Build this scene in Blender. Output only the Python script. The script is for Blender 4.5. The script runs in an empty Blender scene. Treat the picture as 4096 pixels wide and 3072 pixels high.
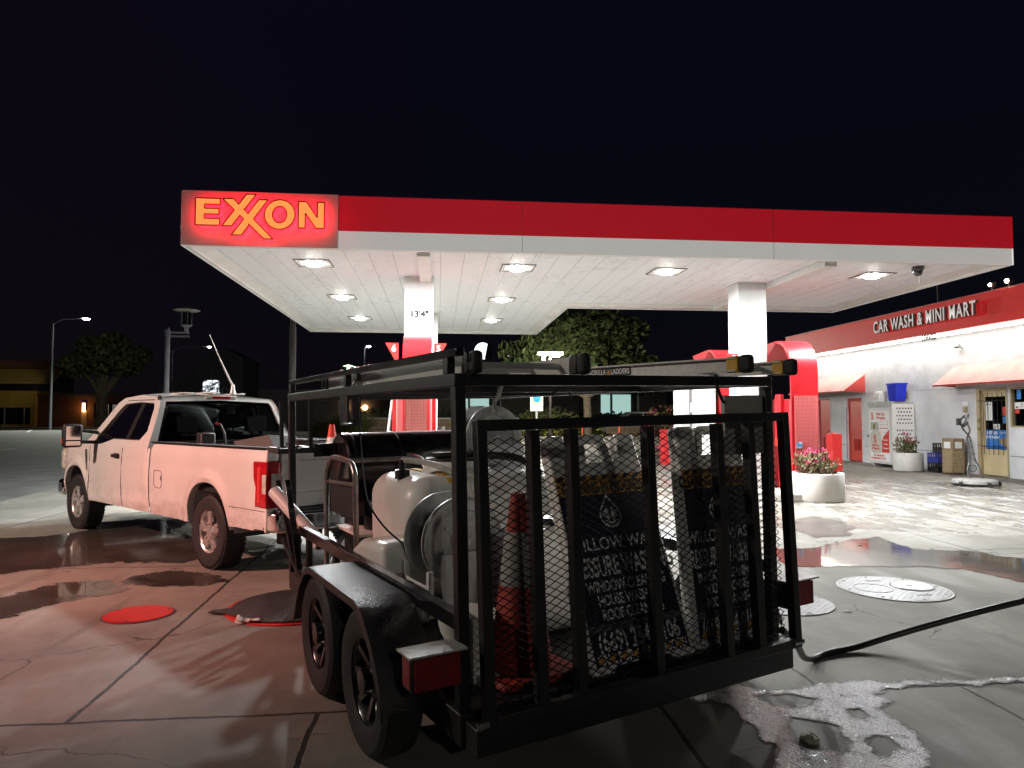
import bpy, bmesh, math, random
from mathutils import Vector, Matrix, noise as mnoise
from mathutils.geometry import tessellate_polygon

random.seed(7)
R = math.radians
PI = math.pi
scene = bpy.context.scene
COL = scene.collection

# ------------------------------------------------------------------ camera
cam_d = bpy.data.cameras.new("camera")
cam = bpy.data.objects.new("camera", cam_d)
COL.objects.link(cam)
cam.location = (0.0, 0.0, 1.6)
cam.rotation_euler = (R(90 + 2.628), 0.0, R(-5.94))
cam_d.sensor_width = 36.0
cam_d.lens = 25.0
cam_d.clip_start = 0.05
cam_d.clip_end = 2000.0
scene.camera = cam

# ------------------------------------------------------------------ night sky
world = bpy.data.worlds.new("World")
scene.world = world
world.use_nodes = True
wn = world.node_tree.nodes
wn.clear()
w_out = wn.new("ShaderNodeOutputWorld")
w_bg = wn.new("ShaderNodeBackground")
w_sky = wn.new("ShaderNodeTexSky")
w_sky.sky_type = 'NISHITA'
w_sky.sun_disc = False
w_sky.sun_elevation = R(24)
w_sky.sun_rotation = R(-105)
w_mix = wn.new("ShaderNodeMix")
w_mix.data_type = 'RGBA'
w_mix.inputs[0].default_value = 0.9988
# town glow: a little lighter and redder near the horizon and towards the left, deep navy overhead
w_tc = wn.new("ShaderNodeTexCoord"); w_sp = wn.new("ShaderNodeSeparateXYZ")
world.node_tree.links.new(w_tc.outputs['Generated'], w_sp.inputs[0])
w_ra = wn.new("ShaderNodeValToRGB"); w_ra.color_ramp.elements[0].position = 0.0; w_ra.color_ramp.elements[1].position = 0.55
w_ra.color_ramp.elements[0].color = (.014, .013, .024, 1); w_ra.color_ramp.elements[1].color = (.012, .013, .040, 1)
world.node_tree.links.new(w_sp.outputs[2], w_ra.inputs[0])
w_rb = wn.new("ShaderNodeValToRGB"); w_rb.color_ramp.elements[0].position = 0.0; w_rb.color_ramp.elements[1].position = 0.95
w_rb.color_ramp.elements[0].color = (0, 0, 0, 1); w_rb.color_ramp.elements[1].color = (.016, .002, .005, 1)
w_mm = wn.new("ShaderNodeMath"); w_mm.operation = 'MULTIPLY_ADD'; w_mm.inputs[1].default_value = -1.2; w_mm.inputs[2].default_value = .1
world.node_tree.links.new(w_sp.outputs[0], w_mm.inputs[0]); world.node_tree.links.new(w_mm.outputs[0], w_rb.inputs[0])
w_ad = wn.new("ShaderNodeMix"); w_ad.data_type = 'RGBA'; w_ad.blend_type = 'ADD'; w_ad.inputs[0].default_value = 1.0
world.node_tree.links.new(w_ra.outputs[0], w_ad.inputs[6]); world.node_tree.links.new(w_rb.outputs[0], w_ad.inputs[7])
world.node_tree.links.new(w_ad.outputs[2], w_mix.inputs[7])
world.node_tree.links.new(w_sky.outputs[0], w_mix.inputs[6])
world.node_tree.links.new(w_mix.outputs[2], w_bg.inputs[0])
w_bg.inputs[1].default_value = 0.12
world.node_tree.links.new(w_bg.outputs[0], w_out.inputs[0])

vs = scene.view_settings
vs.view_transform = 'Standard'
vs.look = 'None'
vs.exposure = 0.22
vs.gamma = 1.0
vs.use_curve_mapping = False
scene.cycles.max_bounces = 7
scene.cycles.diffuse_bounces = 3
scene.cycles.glossy_bounces = 4
scene.cycles.transparent_max_bounces = 12
scene.cycles.transmission_bounces = 6
scene.cycles.sample_clamp_indirect = 4.0
scene.cycles.caustics_reflective = False
scene.cycles.caustics_refractive = False
scene.cycles.use_denoising = True
scene.cycles.use_light_tree = True


# ------------------------------------------------------------------ shader helpers
class Sx:
    """tiny wrapper: arithmetic on shader sockets"""
    def __init__(s, nt, k): s.nt, s.k = nt, k
    def _m(s, op, o=None, o2=None, clamp=False):
        n = s.nt.nodes.new("ShaderNodeMath"); n.operation = op; n.use_clamp = clamp
        for i, v in enumerate((s, o, o2)):
            if v is None: continue
            if isinstance(v, Sx): s.nt.links.new(v.k, n.inputs[i])
            else: n.inputs[i].default_value = v
        return Sx(s.nt, n.outputs[0])
    def __add__(s, o): return s._m('ADD', o)
    def __sub__(s, o): return s._m('SUBTRACT', o)
    def __mul__(s, o): return s._m('MULTIPLY', o)
    def __truediv__(s, o): return s._m('DIVIDE', o)
    def __rsub__(s, o): return (s * -1.0) + o
    __radd__ = __add__
    __rmul__ = __mul__
    def abs(s): return s._m('ABSOLUTE')
    def fract(s): return s._m('FRACT')
    def sqrt(s): return s._m('SQRT')
    def min(s, o): return s._m('MINIMUM', o)
    def max(s, o): return s._m('MAXIMUM', o)
    def lt(s, o): return s._m('LESS_THAN', o)
    def gt(s, o): return s._m('GREATER_THAN', o)
    def clamp(s): return s._m('ADD', 0.0, clamp=True)
    def ramp(s, a, b):
        n = s.nt.nodes.new("ShaderNodeMapRange"); n.interpolation_type = 'SMOOTHSTEP'
        s.nt.links.new(s.k, n.inputs[0]); n.inputs[1].default_value = a; n.inputs[2].default_value = b
        return Sx(s.nt, n.outputs[0])


def new_mat(name):
    m = bpy.data.materials.new(name); m.use_nodes = True
    nt = m.node_tree
    return m, nt, nt.nodes["Principled BSDF"]


def coords(nt, which="Object"):
    tc = nt.nodes.new("ShaderNodeTexCoord")
    sp = nt.nodes.new("ShaderNodeSeparateXYZ")
    nt.links.new(tc.outputs[which], sp.inputs[0])
    return tc.outputs[which], Sx(nt, sp.outputs[0]), Sx(nt, sp.outputs[1]), Sx(nt, sp.outputs[2])


def noise_tex(nt, vec, scale, detail=4, rough=0.55, stretch=None):
    n = nt.nodes.new("ShaderNodeTexNoise")
    n.inputs['Scale'].default_value = scale; n.inputs['Detail'].default_value = detail
    n.inputs['Roughness'].default_value = rough
    if stretch:
        mp = nt.nodes.new("ShaderNodeMapping"); mp.inputs['Scale'].default_value = stretch
        nt.links.new(vec, mp.inputs[0]); vec = mp.outputs[0]
    nt.links.new(vec, n.inputs['Vector'])
    return Sx(nt, n.outputs['Fac'])


def mixc(nt, f, a, b):
    n = nt.nodes.new("ShaderNodeMix"); n.data_type = 'RGBA'
    if isinstance(f, Sx): nt.links.new(f.k, n.inputs[0])
    else: n.inputs[0].default_value = f
    for v, i in ((a, 6), (b, 7)):
        if isinstance(v, (tuple, list)): n.inputs[i].default_value = (*v[:3], 1)
        else: nt.links.new(v, n.inputs[i])
    return n.outputs[2]


def setbump(nt, bs, h, strength, dist=0.02):
    b = nt.nodes.new("ShaderNodeBump"); b.inputs['Strength'].default_value = strength
    b.inputs['Distance'].default_value = dist
    nt.links.new(h.k, b.inputs['Height']); nt.links.new(b.outputs[0], bs.inputs['Normal'])


def simple(name, col, rough=0.5, metal=0.0, var=0.15, nscale=6.0, bump=0.0, bscale=80.0, coat=0.0, spec=None, stretch=None, rvar=0.15):
    m, nt, bs = new_mat(name)
    vec, x, y, z = coords(nt)
    n = noise_tex(nt, vec, nscale, 5, 0.6, stretch)
    f = n.ramp(0.3, 0.7)
    nt.links.new(mixc(nt, f, tuple(c * (1 - var) for c in col), tuple(min(1, c * (1 + var * .6)) for c in col)), bs.inputs['Base Color'])
    r = n * rvar + (rough - rvar * .5)
    nt.links.new(r.clamp().k, bs.inputs['Roughness'])
    bs.inputs['Metallic'].default_value = metal
    bs.inputs['Coat Weight'].default_value = coat
    bs.inputs['Coat Roughness'].default_value = 0.06
    if spec is not None: bs.inputs['Specular IOR Level'].default_value = spec
    if bump: setbump(nt, bs, noise_tex(nt, vec, bscale, 3), bump, 0.01)
    return m


def emit(name, col, strength, base=None):
    m, nt, bs = new_mat(name)
    bs.inputs['Base Color'].default_value = (*(base or col), 1)
    bs.inputs['Emission Color'].default_value = (*col, 1)
    bs.inputs['Emission Strength'].default_value = strength
    bs.inputs['Roughness'].default_value = 0.35
    return m


def glass_mat(name, tint=(0.5, 0.55, 0.55), rough=0.0, refl=1.0):
    """thin pane: see-through, tinted, with a mirror-like skin"""
    m, nt, bs = new_mat(name)
    nt.nodes.remove(bs)
    out = nt.nodes["Material Output"]
    tr = nt.nodes.new("ShaderNodeBsdfTransparent"); tr.inputs[0].default_value = (*tint, 1)
    gl = nt.nodes.new("ShaderNodeBsdfGlossy"); gl.inputs['Roughness'].default_value = rough
    fr = nt.nodes.new("ShaderNodeFresnel"); fr.inputs[0].default_value = 1.5
    mx = nt.nodes.new("ShaderNodeMixShader")
    nt.links.new((Sx(nt, fr.outputs[0]) * refl).clamp().k, mx.inputs[0])
    nt.links.new(tr.outputs[0], mx.inputs[1]); nt.links.new(gl.outputs[0], mx.inputs[2])
    nt.links.new(mx.outputs[0], out.inputs[0])
    return m


# ------------------------------------------------------------------ mesh helpers
class MB:
    def __init__(s): s.v, s.f, s.m = [], [], []
    def add(s, vs, fs, m=0):
        o = len(s.v); s.v += [tuple(p) for p in vs]
        for q in fs: s.f.append([o + i for i in q]); s.m.append(m)
        return s
    def box(s, x0, x1, y0, y1, z0, z1, m=0):
        return s.add([(x0, y0, z0), (x1, y0, z0), (x1, y1, z0), (x0, y1, z0), (x0, y0, z1), (x1, y0, z1), (x1, y1, z1), (x0, y1, z1)],
                     [(0, 3, 2, 1), (4, 5, 6, 7), (0, 1, 5, 4), (1, 2, 6, 5), (2, 3, 7, 6), (3, 0, 4, 7)], m)
    def bar(s, p, q, w, h, up=(0, 0, 1), m=0):
        p, q = Vector(p), Vector(q); d = (q - p).normalized(); u = Vector(up)
        if abs(d.dot(u)) > .98: u = Vector((0, 1, 0))
        a = d.cross(u).normalized() * w / 2; b = a.cross(d).normalized() * h / 2
        vs = [p - a - b, p + a - b, p + a + b, p - a + b, q - a - b, q + a - b, q + a + b, q - a + b]
        return s.add(vs, [(0, 1, 2, 3), (7, 6, 5, 4), (0, 4, 5, 1), (1, 5, 6, 2), (2, 6, 7, 3), (3, 7, 4, 0)], m)
    def tube(s, pts, r, n=10, m=0, cap=True):
        pts = [Vector(p) for p in pts]; rr = r if isinstance(r, (list, tuple)) else [r] * len(pts)
        t = (pts[1] - pts[0]).normalized(); a = t.orthogonal().normalized(); vs, fs = [], []
        for i, p in enumerate(pts):
            t2 = (pts[min(i + 1, len(pts) - 1)] - pts[max(i - 1, 0)]).normalized()
            a = (a - t2 * a.dot(t2)).normalized(); b = t2.cross(a)
            vs += [p + (a * math.cos(2 * PI * k / n) + b * math.sin(2 * PI * k / n)) * rr[i] for k in range(n)]
        for i in range(len(pts) - 1):
            for k in range(n):
                k2 = (k + 1) % n; fs.append((i * n + k, i * n + k2, (i + 1) * n + k2, (i + 1) * n + k))
        if cap: fs += [tuple(range(n))[::-1], tuple((len(pts) - 1) * n + k for k in range(n))]
        return s.add(vs, fs, m)
    def lathe(s, prof, n=24, c=(0, 0, 0), axis='z', m=0, closed=False, cap=True):
        vs, fs = [], []; c = Vector(c)
        for (r, h) in prof:
            for k in range(n):
                x, y = r * math.cos(2 * PI * k / n), r * math.sin(2 * PI * k / n)
                vs.append(c + Vector({'z': (x, y, h), 'x': (h, x, y), 'y': (y, h, x)}[axis]))
        np_ = len(prof)
        for i in range(np_ - 1 + (1 if closed else 0)):
            j = (i + 1) % np_
            for k in range(n):
                k2 = (k + 1) % n; fs.append((i * n + k, i * n + k2, j * n + k2, j * n + k))
        if not closed and cap:
            if prof[0][0] > 1e-5: fs.append(tuple(range(n))[::-1])
            if prof[-1][0] > 1e-5: fs.append(tuple((np_ - 1) * n + k for k in range(n)))
        return s.add(vs, fs, m)
    def prism(s, poly, f, d0, d1, m=0, ms=None):
        """poly (2-D) pushed from depth d0 to d1; f(a, b, d) -> point"""
        n = len(poly); ms = m if ms is None else ms
        vs = [f(a, b, d0) for a, b in poly] + [f(a, b, d1) for a, b in poly]
        s.add(vs, [tuple(range(n))[::-1]], m)
        o = len(s.v) - 2 * n
        s.f.append([o + n + i for i in range(n)]); s.m.append(m)
        for i in range(n):
            j = (i + 1) % n; s.f.append([o + i, o + j, o + n + j, o + n + i]); s.m.append(ms)
        return s
    def grid(s, fn, nu, nv, m=0, flip=False):
        vs = [fn(i / nu, j / nv) for i in range(nu + 1) for j in range(nv + 1)]; w = nv + 1; fs = []
        for i in range(nu):
            for j in range(nv):
                q = (i * w + j, (i + 1) * w + j, (i + 1) * w + j + 1, i * w + j + 1)
                fs.append(q[::-1] if flip else q)
        return s.add(vs, fs, m)
    def bridge(s, a, b, m=0, close=True):
        n = len(a); fs = []
        for i in range(n if close else n - 1):
            j = (i + 1) % n; fs.append((i, j, n + j, n + i))
        return s.add(list(a) + list(b), fs, m)
    def build(s, name, mats, parent=None, bevel=0.0, smooth=False, ang=40, seg=2, solid=0.0):
        me = bpy.data.meshes.new(name); me.from_pydata(s.v, [], s.f); me.validate()
        mats = mats if isinstance(mats, (list, tuple)) else [mats]
        for mm in mats: me.materials.append(mm)
        if len(me.polygons) == len(s.m): me.polygons.foreach_set('material_index', s.m)
        bm = bmesh.new(); bm.from_mesh(me)
        bmesh.ops.remove_doubles(bm, verts=bm.verts, dist=1e-5)
        bmesh.ops.recalc_face_normals(bm, faces=bm.faces); bm.to_mesh(me); bm.free()
        if smooth:
            me.shade_smooth(); me.set_sharp_from_angle(angle=R(ang))
        o = bpy.data.objects.new(name, me); COL.objects.link(o)
        if parent: o.parent = parent
        if solid:
            md = o.modifiers.new("thickness", 'SOLIDIFY'); md.thickness = solid; md.offset = 0
        if bevel:
            md = o.modifiers.new("bevel", 'BEVEL'); md.width = bevel; md.segments = seg; md.limit_method = 'ANGLE'; md.angle_limit = R(35)
            if not smooth: me.shade_smooth(); me.set_sharp_from_angle(angle=R(50))
        return o


def tag(o, label=None, cat=None, group=None, kind=None):
    if label: o['label'] = label
    if cat: o['category'] = cat
    if group: o['group'] = group
    if kind: o['kind'] = kind
    return o


def thing(name, label, cat, loc=(0, 0, 0), rz=0.0, group=None, mat4=None):
    o = bpy.data.objects.new(name, None); COL.objects.link(o); o.empty_display_size = 0.1
    if mat4 is not None: o.matrix_world = mat4
    else: o.location = loc; o.rotation_euler = (0, 0, rz)
    return tag(o, label, cat, group)


def dup(root, label=None, mat4=None, loc=None, rz=None):
    r = root.copy(); COL.objects.link(r)
    if mat4 is not None: r.matrix_world = mat4
    if loc is not None: r.location = loc
    if rz is not None: r.rotation_euler = (0, 0, rz)
    if label: r['label'] = label
    for ch in list(root.children):
        c = ch.copy(); COL.objects.link(c); c.parent = r
        for g in list(ch.children):
            d = g.copy(); COL.objects.link(d); d.parent = c
    return r


def text_mb(txt, size, depth=0.002, bold=0.0, sx=1.0, align='CENTER', spacing=1.0):
    """flat lettering as mesh data in the XY plane (x right, y up, z towards the reader)"""
    cu = bpy.data.curves.new("txt", 'FONT'); cu.body = txt; cu.size = size; cu.extrude = depth / 2
    cu.offset = bold; cu.align_x = align; cu.align_y = 'CENTER'; cu.space_character = spacing; cu.resolution_u = 3
    ob = bpy.data.objects.new("txt", cu); COL.objects.link(ob)
    dg = bpy.context.evaluated_depsgraph_get(); dg.update()
    me = bpy.data.meshes.new_from_object(ob.evaluated_get(dg))
    vs = [(v.co.x * sx, v.co.y, v.co.z + depth / 2) for v in me.vertices]
    fs = [tuple(p.vertices) for p in me.polygons]
    bpy.data.objects.remove(ob); bpy.data.curves.remove(cu); bpy.data.meshes.remove(me)
    return vs, fs


def put_text(mb, txt, size, org, xa, ya, za, m=0, **kw):
    vs, fs = text_mb(txt, size, **kw)
    o, xa, ya, za = Vector(org), Vector(xa), Vector(ya), Vector(za)
    mb.add([o + xa * a + ya * b + za * c for a, b, c in vs], fs, m)
    return mb


def rag(poly, seed, step=0.12, amp=0.05, fr=3.0):
    """outline with a ragged, natural edge"""
    out = []; n = len(poly)
    for i in range(n):
        p, q = Vector((*poly[i], 0)), Vector((*poly[(i + 1) % n], 0)); L = (q - p).length; k = max(1, int(L / step))
        for j in range(k):
            a = p.lerp(q, j / k)
            d = mnoise.noise_vector(Vector((a.x * fr, a.y * fr, seed))) * amp + mnoise.noise_vector(Vector((a.x * fr * 3.1, a.y * fr * 3.1, seed + 9))) * amp * .45
            out.append((a.x + d.x, a.y + d.y))
    return out


def sheet(name, outer, z, mat, holes=(), kind='structure', parent=None):
    loops = [[Vector((x, y, 0)) for x, y in outer]] + [[Vector((x, y, 0)) for x, y in h] for h in holes]
    tris = tessellate_polygon(loops); pts = [p for l in loops for p in l]
    mb = MB(); mb.add([(p.x, p.y, z) for p in pts], tris)
    o = mb.build(name, mat, parent)
    for p in o.data.polygons:
        if p.normal.z < 0: p.flip()
    if kind: tag(o, kind=kind)
    return o


def seg_dist(p, poly):
    best = 1e9
    for (x1, y1), (x2, y2) in zip(poly, poly[1:] + poly[:1]):
        dx, dy = x2 - x1, y2 - y1; u = max(0, min(1, ((p[0] - x1) * dx + (p[1] - y1) * dy) / (dx * dx + dy * dy + 1e-12)))
        best = min(best, math.hypot(p[0] - x1 - u * dx, p[1] - y1 - u * dy))
    return best


def in_poly(p, poly):
    c = False
    for (x1, y1), (x2, y2) in zip(poly, poly[1:] + poly[:1]):
        if (y1 > p[1]) != (y2 > p[1]) and p[0] < (x2 - x1) * (p[1] - y1) / (y2 - y1) + x1: c = not c
    return c


def water_sheet(name, outer, z, mat, holes=(), cell=.05, margin=.12):
    """water lying on the concrete: each vertex keeps its distance to the outline so that the edge can thin out"""
    x0, x1 = min(p[0] for p in outer) - margin, max(p[0] for p in outer) + margin
    y0, y1 = min(p[1] for p in outer) - margin, max(p[1] for p in outer) + margin
    nx, ny = int((x1 - x0) / cell) + 1, int((y1 - y0) / cell) + 1; idx = {}; vs, fs, sd = [], [], []
    def val(i, j):
        p = (x0 + i * cell, y0 + j * cell); d = seg_dist(p, outer) * (1 if in_poly(p, outer) else -1)
        for h in holes: d = min(d, seg_dist(p, h) * (-1 if in_poly(p, h) else 1))
        return d
    g = [[val(i, j) for j in range(ny + 1)] for i in range(nx + 1)]
    def vid(i, j):
        if (i, j) not in idx: idx[(i, j)] = len(vs); vs.append((x0 + i * cell, y0 + j * cell, z)); sd.append(g[i][j])
        return idx[(i, j)]
    for i in range(nx):
        for j in range(ny):
            if max(g[i][j], g[i + 1][j], g[i][j + 1], g[i + 1][j + 1]) > -margin: fs.append((vid(i, j), vid(i + 1, j), vid(i + 1, j + 1), vid(i, j + 1)))
    me = bpy.data.meshes.new(name); me.from_pydata(vs, [], fs); me.materials.append(mat)
    at = me.attributes.new("depth", 'FLOAT', 'POINT'); at.data.foreach_set('value', sd)
    o = bpy.data.objects.new(name, me); COL.objects.link(o); return tag(o, kind='structure')


def circ(c, r, n=24, ry=None, rot=0.0):
    ry = ry or r
    return [(c[0] + r * math.cos(2 * PI * k / n) * math.cos(rot) - ry * math.sin(2 * PI * k / n) * math.sin(rot),
             c[1] + r * math.cos(2 * PI * k / n) * math.sin(rot) + ry * math.sin(2 * PI * k / n) * math.cos(rot)) for k in range(n)]


def leaf_cloud(mb, blobs, n, size, seed, m=(0,), shell=0.35, squash=1.0, gap=-0.22, gf=1.6):
    """small folded leaf faces scattered through overlapping lumps"""
    rd = random.Random(seed)
    wts = [b[3] ** 2 for b in blobs]
    for _ in range(n):
        b = rd.choices(blobs, wts)[0]
        d = Vector((rd.gauss(0, 1), rd.gauss(0, 1), rd.gauss(0, 1))).normalized()
        rr = b[3] * (shell + (1 - shell) * rd.random() ** .6)
        c = Vector(b[:3]) + Vector((d.x * rr, d.y * rr, d.z * rr * squash))
        if mnoise.noise(c * (gf / max(b[3], .15) ** .5)) < gap: continue
        s = size * rd.uniform(.6, 1.35)
        a = Vector((rd.gauss(0, 1), rd.gauss(0, 1), rd.gauss(0, 1))).normalized(); e = a.orthogonal().normalized() * s * .5
        a *= s; k = rd.choice(m)
        mb.add([c - a, c + e, c + a, c - e + a * .2], [(0, 1, 2, 3)], k)
    return mb
# ------------------------------------------------------------------ materials
def concrete_mat():
    m, nt, bs = new_mat("forecourt_concrete")
    vec, x, y, z = coords(nt)
    big = noise_tex(nt, vec, 0.55, 6, 0.62); mid = noise_tex(nt, vec, 3.1, 6, 0.65); fine = noise_tex(nt, vec, 95, 3, 0.7)
    streak = noise_tex(nt, vec, 1.3, 6, 0.6, (1.0, 0.28, 1.0))
    wob = (noise_tex(nt, vec, 2.2, 4) - 0.5) * 0.05 + (noise_tex(nt, vec, 21, 3) - 0.5) * 0.014
    jx, jy = x + wob, y + wob
    def ln(v, c, w): return 1.0 - ((v - c).abs() / w).ramp(0.55, 1.0)
    back = (y - 4.0).gt(0.0); front = 1.0 - back
    joints = ln(jy, 4.01, .016).max(ln(jy, 8.02, .016)).max(ln(jy, 12.1, .016)).max(ln(jy, 16.3, .018)).max(ln(jy, 20.5, .02)).max(ln(jy, 28, .03)).max(ln(jy, 36, .04))
    lx = jx + (y - 4.0) * 0.028
    jb = ln(lx, -1.92, .017).max(ln(jx, 2.25, .016)).max(ln(jx - (y - 7.2) * .055, 6.36, .016)).max(ln(jx, 10.6, .018)).max(ln(jx, -6.2, .018))
    jf = ln(jx, -.635, .017).max(ln(jx, 1.225, .017)).max(ln(jx, 3.09, .013)).max(ln(jx, -2.5, .014)).max(ln(jx, 4.95, .014))
    joints = joints.max(jb * back).max(jf * front)
    # hairline cracks
    vo = nt.nodes.new("ShaderNodeTexVoronoi"); vo.feature = 'DISTANCE_TO_EDGE'; vo.inputs['Scale'].default_value = 0.42
    mp = nt.nodes.new("ShaderNodeMixRGB") if False else None
    wv = nt.nodes.new("ShaderNodeVectorMath"); wv.operation = 'ADD'
    ns = nt.nodes.new("ShaderNodeTexNoise"); ns.inputs['Scale'].default_value = 1.7; ns.inputs['Detail'].default_value = 6
    nt.links.new(vec, ns.inputs['Vector']); nt.links.new(vec, wv.inputs[0]); nt.links.new(ns.outputs['Color'], wv.inputs[1])
    nt.links.new(wv.outputs[0], vo.inputs['Vector'])
    crack = (1.0 - Sx(nt, vo.outputs['Distance']).ramp(0.0, 0.007)) * big.ramp(.44, .56) * 0.8
    c1 = mixc(nt, big.ramp(.3, .72), (.165, .153, .128), (.275, .257, .218))
    c2 = mixc(nt, mid.ramp(.42, .75) * .5, c1, (.125, .118, .104))
    c3 = mixc(nt, streak.ramp(.5, .72) * .4, c2, (.33, .32, .29))
    c4 = mixc(nt, fine.ramp(.35, .75) * .25, c3, (.12, .11, .095))
    tyre = (noise_tex(nt, vec, 1.0, 5, .6, (2.6, .22, 1)).ramp(.56, .70) * big.ramp(.42, .6)) * .5
    c4 = mixc(nt, tyre, c4, (.075, .07, .062))
    grit = nt.nodes.new("ShaderNodeTexVoronoi"); grit.inputs['Scale'].default_value = 150; nt.links.new(vec, grit.inputs['Vector'])
    c4 = mixc(nt, (1.0 - Sx(nt, grit.outputs['Distance']).ramp(.1, .3)) * fine.ramp(.5, .62) * .5, c4, (.40, .39, .36))
    # small dark oil spots and gum
    v2 = nt.nodes.new("ShaderNodeTexVoronoi"); v2.inputs['Scale'].default_value = 2.6; nt.links.new(vec, v2.inputs['Vector'])
    spots = (1.0 - Sx(nt, v2.outputs['Distance']).ramp(.02, .055)) * mid.ramp(.5, .56) * .55
    c5 = mixc(nt, spots, c4, (.07, .065, .06))
    c6 = mixc(nt, joints.max(crack), c5, (.022, .02, .018))
    # washed strip in front of the shop: still damp
    def blob(cx, cy, rx, ry): return 1.0 - ((((x - cx) / rx) * ((x - cx) / rx) + ((y - cy) / ry) * ((y - cy) / ry)).sqrt() + (mid - .5) * .9 + (big - .5) * .8).ramp(.75, 1.12)
    wet = blob(10.6, 13.6, 3.4, 4.6).max(blob(7.6, 10.2, 2.0, 1.3)).max(blob(4, 15, 6, 5.5)).max(blob(0.5, 26, 9, 8))
    ws = noise_tex(nt, vec, 1.5, 7, .68, (1.25, .45, 1)).ramp(.34, .52)
    film = (wet * ws).clamp()
    damp = (streak.ramp(.52, .6) * .55)
    wet_glare = (wet * noise_tex(nt, vec, 2.6, 7, .7, (1.6, .4, 1)).ramp(.50, .62) * blob(10.4, 13.0, 4.2, 4.6)).clamp()  # white streaks painted in for glare on the wet concrete
    c7 = mixc(nt, wet_glare * .8, mixc(nt, film * .25, c6, (.16, .15, .135)), (.62, .62, .61))
    nt.links.new(c7, bs.inputs['Base Color'])
    rough = (0.78 - damp * .18 + (fine - .5) * .2) * (1.0 - film) + film * (0.20 + (fine - .4).max(0.0) * .35)
    nt.links.new(rough.clamp().k, bs.inputs['Roughness'])
    bs.inputs['Specular IOR Level'].default_value = 0.5
    h = fine * .35 * (1.0 - film * .6) + mid * .35 - joints * 1.6 - crack * .6 + noise_tex(nt, vec, 330, 2) * .25 * (1.0 - film)
    setbump(nt, bs, h, .45, .008)
    return m


def water_mat(name, bumpiness, bscale, base=(.075, .068, .058), second=0.0, dist=.02, rough=.03, ragged=.10, bubbles=0.0):
    m, nt, bs = new_mat(name)
    vec, x, y, z = coords(nt)
    n = noise_tex(nt, vec, 2.3, 5); at = nt.nodes.new("ShaderNodeAttribute"); at.attribute_name = "depth"; d = Sx(nt, at.outputs['Fac'])
    edge = d + (noise_tex(nt, vec, 7, 6, .65) - .5) * ragged * 2 + (noise_tex(nt, vec, 48, 3, .6) - .5) * .05
    cover = edge.ramp(-.012, .022)
    nt.links.new(mixc(nt, n.ramp(.35, .65), base, tuple(min(1, c * 1.5) for c in base)), bs.inputs['Base Color'])
    bs.inputs['IOR'].default_value = 1.36
    bs.inputs['Specular IOR Level'].default_value = .62
    lumps = noise_tex(nt, vec, bscale, 3, .5)
    calm = noise_tex(nt, vec, 1.4, 4).ramp(.42, .6).max(1.0 - edge.ramp(.02, .16))
    h = lumps * (calm * (1 - second) + second) + noise_tex(nt, vec, bscale * .24, 3) * .25
    if bubbles:
        vo = nt.nodes.new("ShaderNodeTexVoronoi"); vo.inputs['Scale'].default_value = bscale * 1.3; nt.links.new(vec, vo.inputs['Vector'])
        h = h + (1.0 - Sx(nt, vo.outputs['Distance'])) * bubbles
    if bubbles:
        froth_sparkle = (noise_tex(nt, vec, 120, 4, .7).ramp(.34, .50) * noise_tex(nt, vec, 9, 5, .65).ramp(.22, .50) * edge.ramp(-.01, .05)).clamp()  # white speckles: suds foam with lamp sparkle painted into the colour
        nt.links.new(mixc(nt, froth_sparkle, (.13, .125, .12), (.86, .86, .88)), bs.inputs['Base Color'])
    nt.links.new((rough + noise_tex(nt, vec, 30, 3) * .05).clamp().k, bs.inputs['Roughness'])
    setbump(nt, bs, h, bumpiness, dist)
    tr = nt.nodes.new("ShaderNodeBsdfTransparent"); mx = nt.nodes.new("ShaderNodeMixShader")
    nt.links.new(cover.k, mx.inputs[0]); nt.links.new(tr.outputs[0], mx.inputs[1]); nt.links.new(bs.outputs[0], mx.inputs[2])
    nt.links.new(mx.outputs[0], nt.nodes["Material Output"].inputs[0])
    return m


M = {}
M['concrete'] = concrete_mat()
M['puddle'] = water_mat("still_water", .03, 26)
M['puddle_dark'] = water_mat("thin_water_film", .07, 18, base=(.05, .043, .036), ragged=.2)
M['suds'] = water_mat("sudsy_water", .9, 75, base=(.66, .66, .665), second=.9, dist=.008, rough=.10, ragged=.075, bubbles=.7)
M['ripple'] = water_mat("rippled_water", .6, 55, base=(.12, .11, .1), second=.8, rough=.08, ragged=.12)
M['asphalt'] = simple("asphalt", (.13, .13, .122), .8, var=.35, nscale=1.2, bump=.4, bscale=160)
M['paveslab'] = simple("pavement_slab", (.3, .285, .25), .8, var=.2, nscale=1.2, bump=.3, bscale=120)
M['kerb'] = simple("kerb_concrete", (.42, .4, .36), .8, var=.2, nscale=2, bump=.3)
M['roadpaint'] = simple("road_paint", (.7, .7, .66), .6, var=.3, nscale=5)
M['earth'] = simple("bare_soil", (.07, .05, .035), .9, var=.4, nscale=4, bump=.6, bscale=40)
M['white_metal'] = simple("white_painted_metal", (.66, .655, .64), .42, var=.10, nscale=1.6, stretch=(1, 1, .3))
M['fascia_white'] = simple("fascia_white", (.70, .68, .64), .45, var=.06, nscale=1.0)


def glow_sheet(name, base, glow, k):
    """sign sheet with a faint glow added to lift its brightness"""
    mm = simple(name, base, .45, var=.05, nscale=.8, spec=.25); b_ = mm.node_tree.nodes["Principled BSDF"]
    b_.inputs['Emission Color'].default_value = (*glow, 1); b_.inputs['Emission Strength'].default_value = k; return mm


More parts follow.
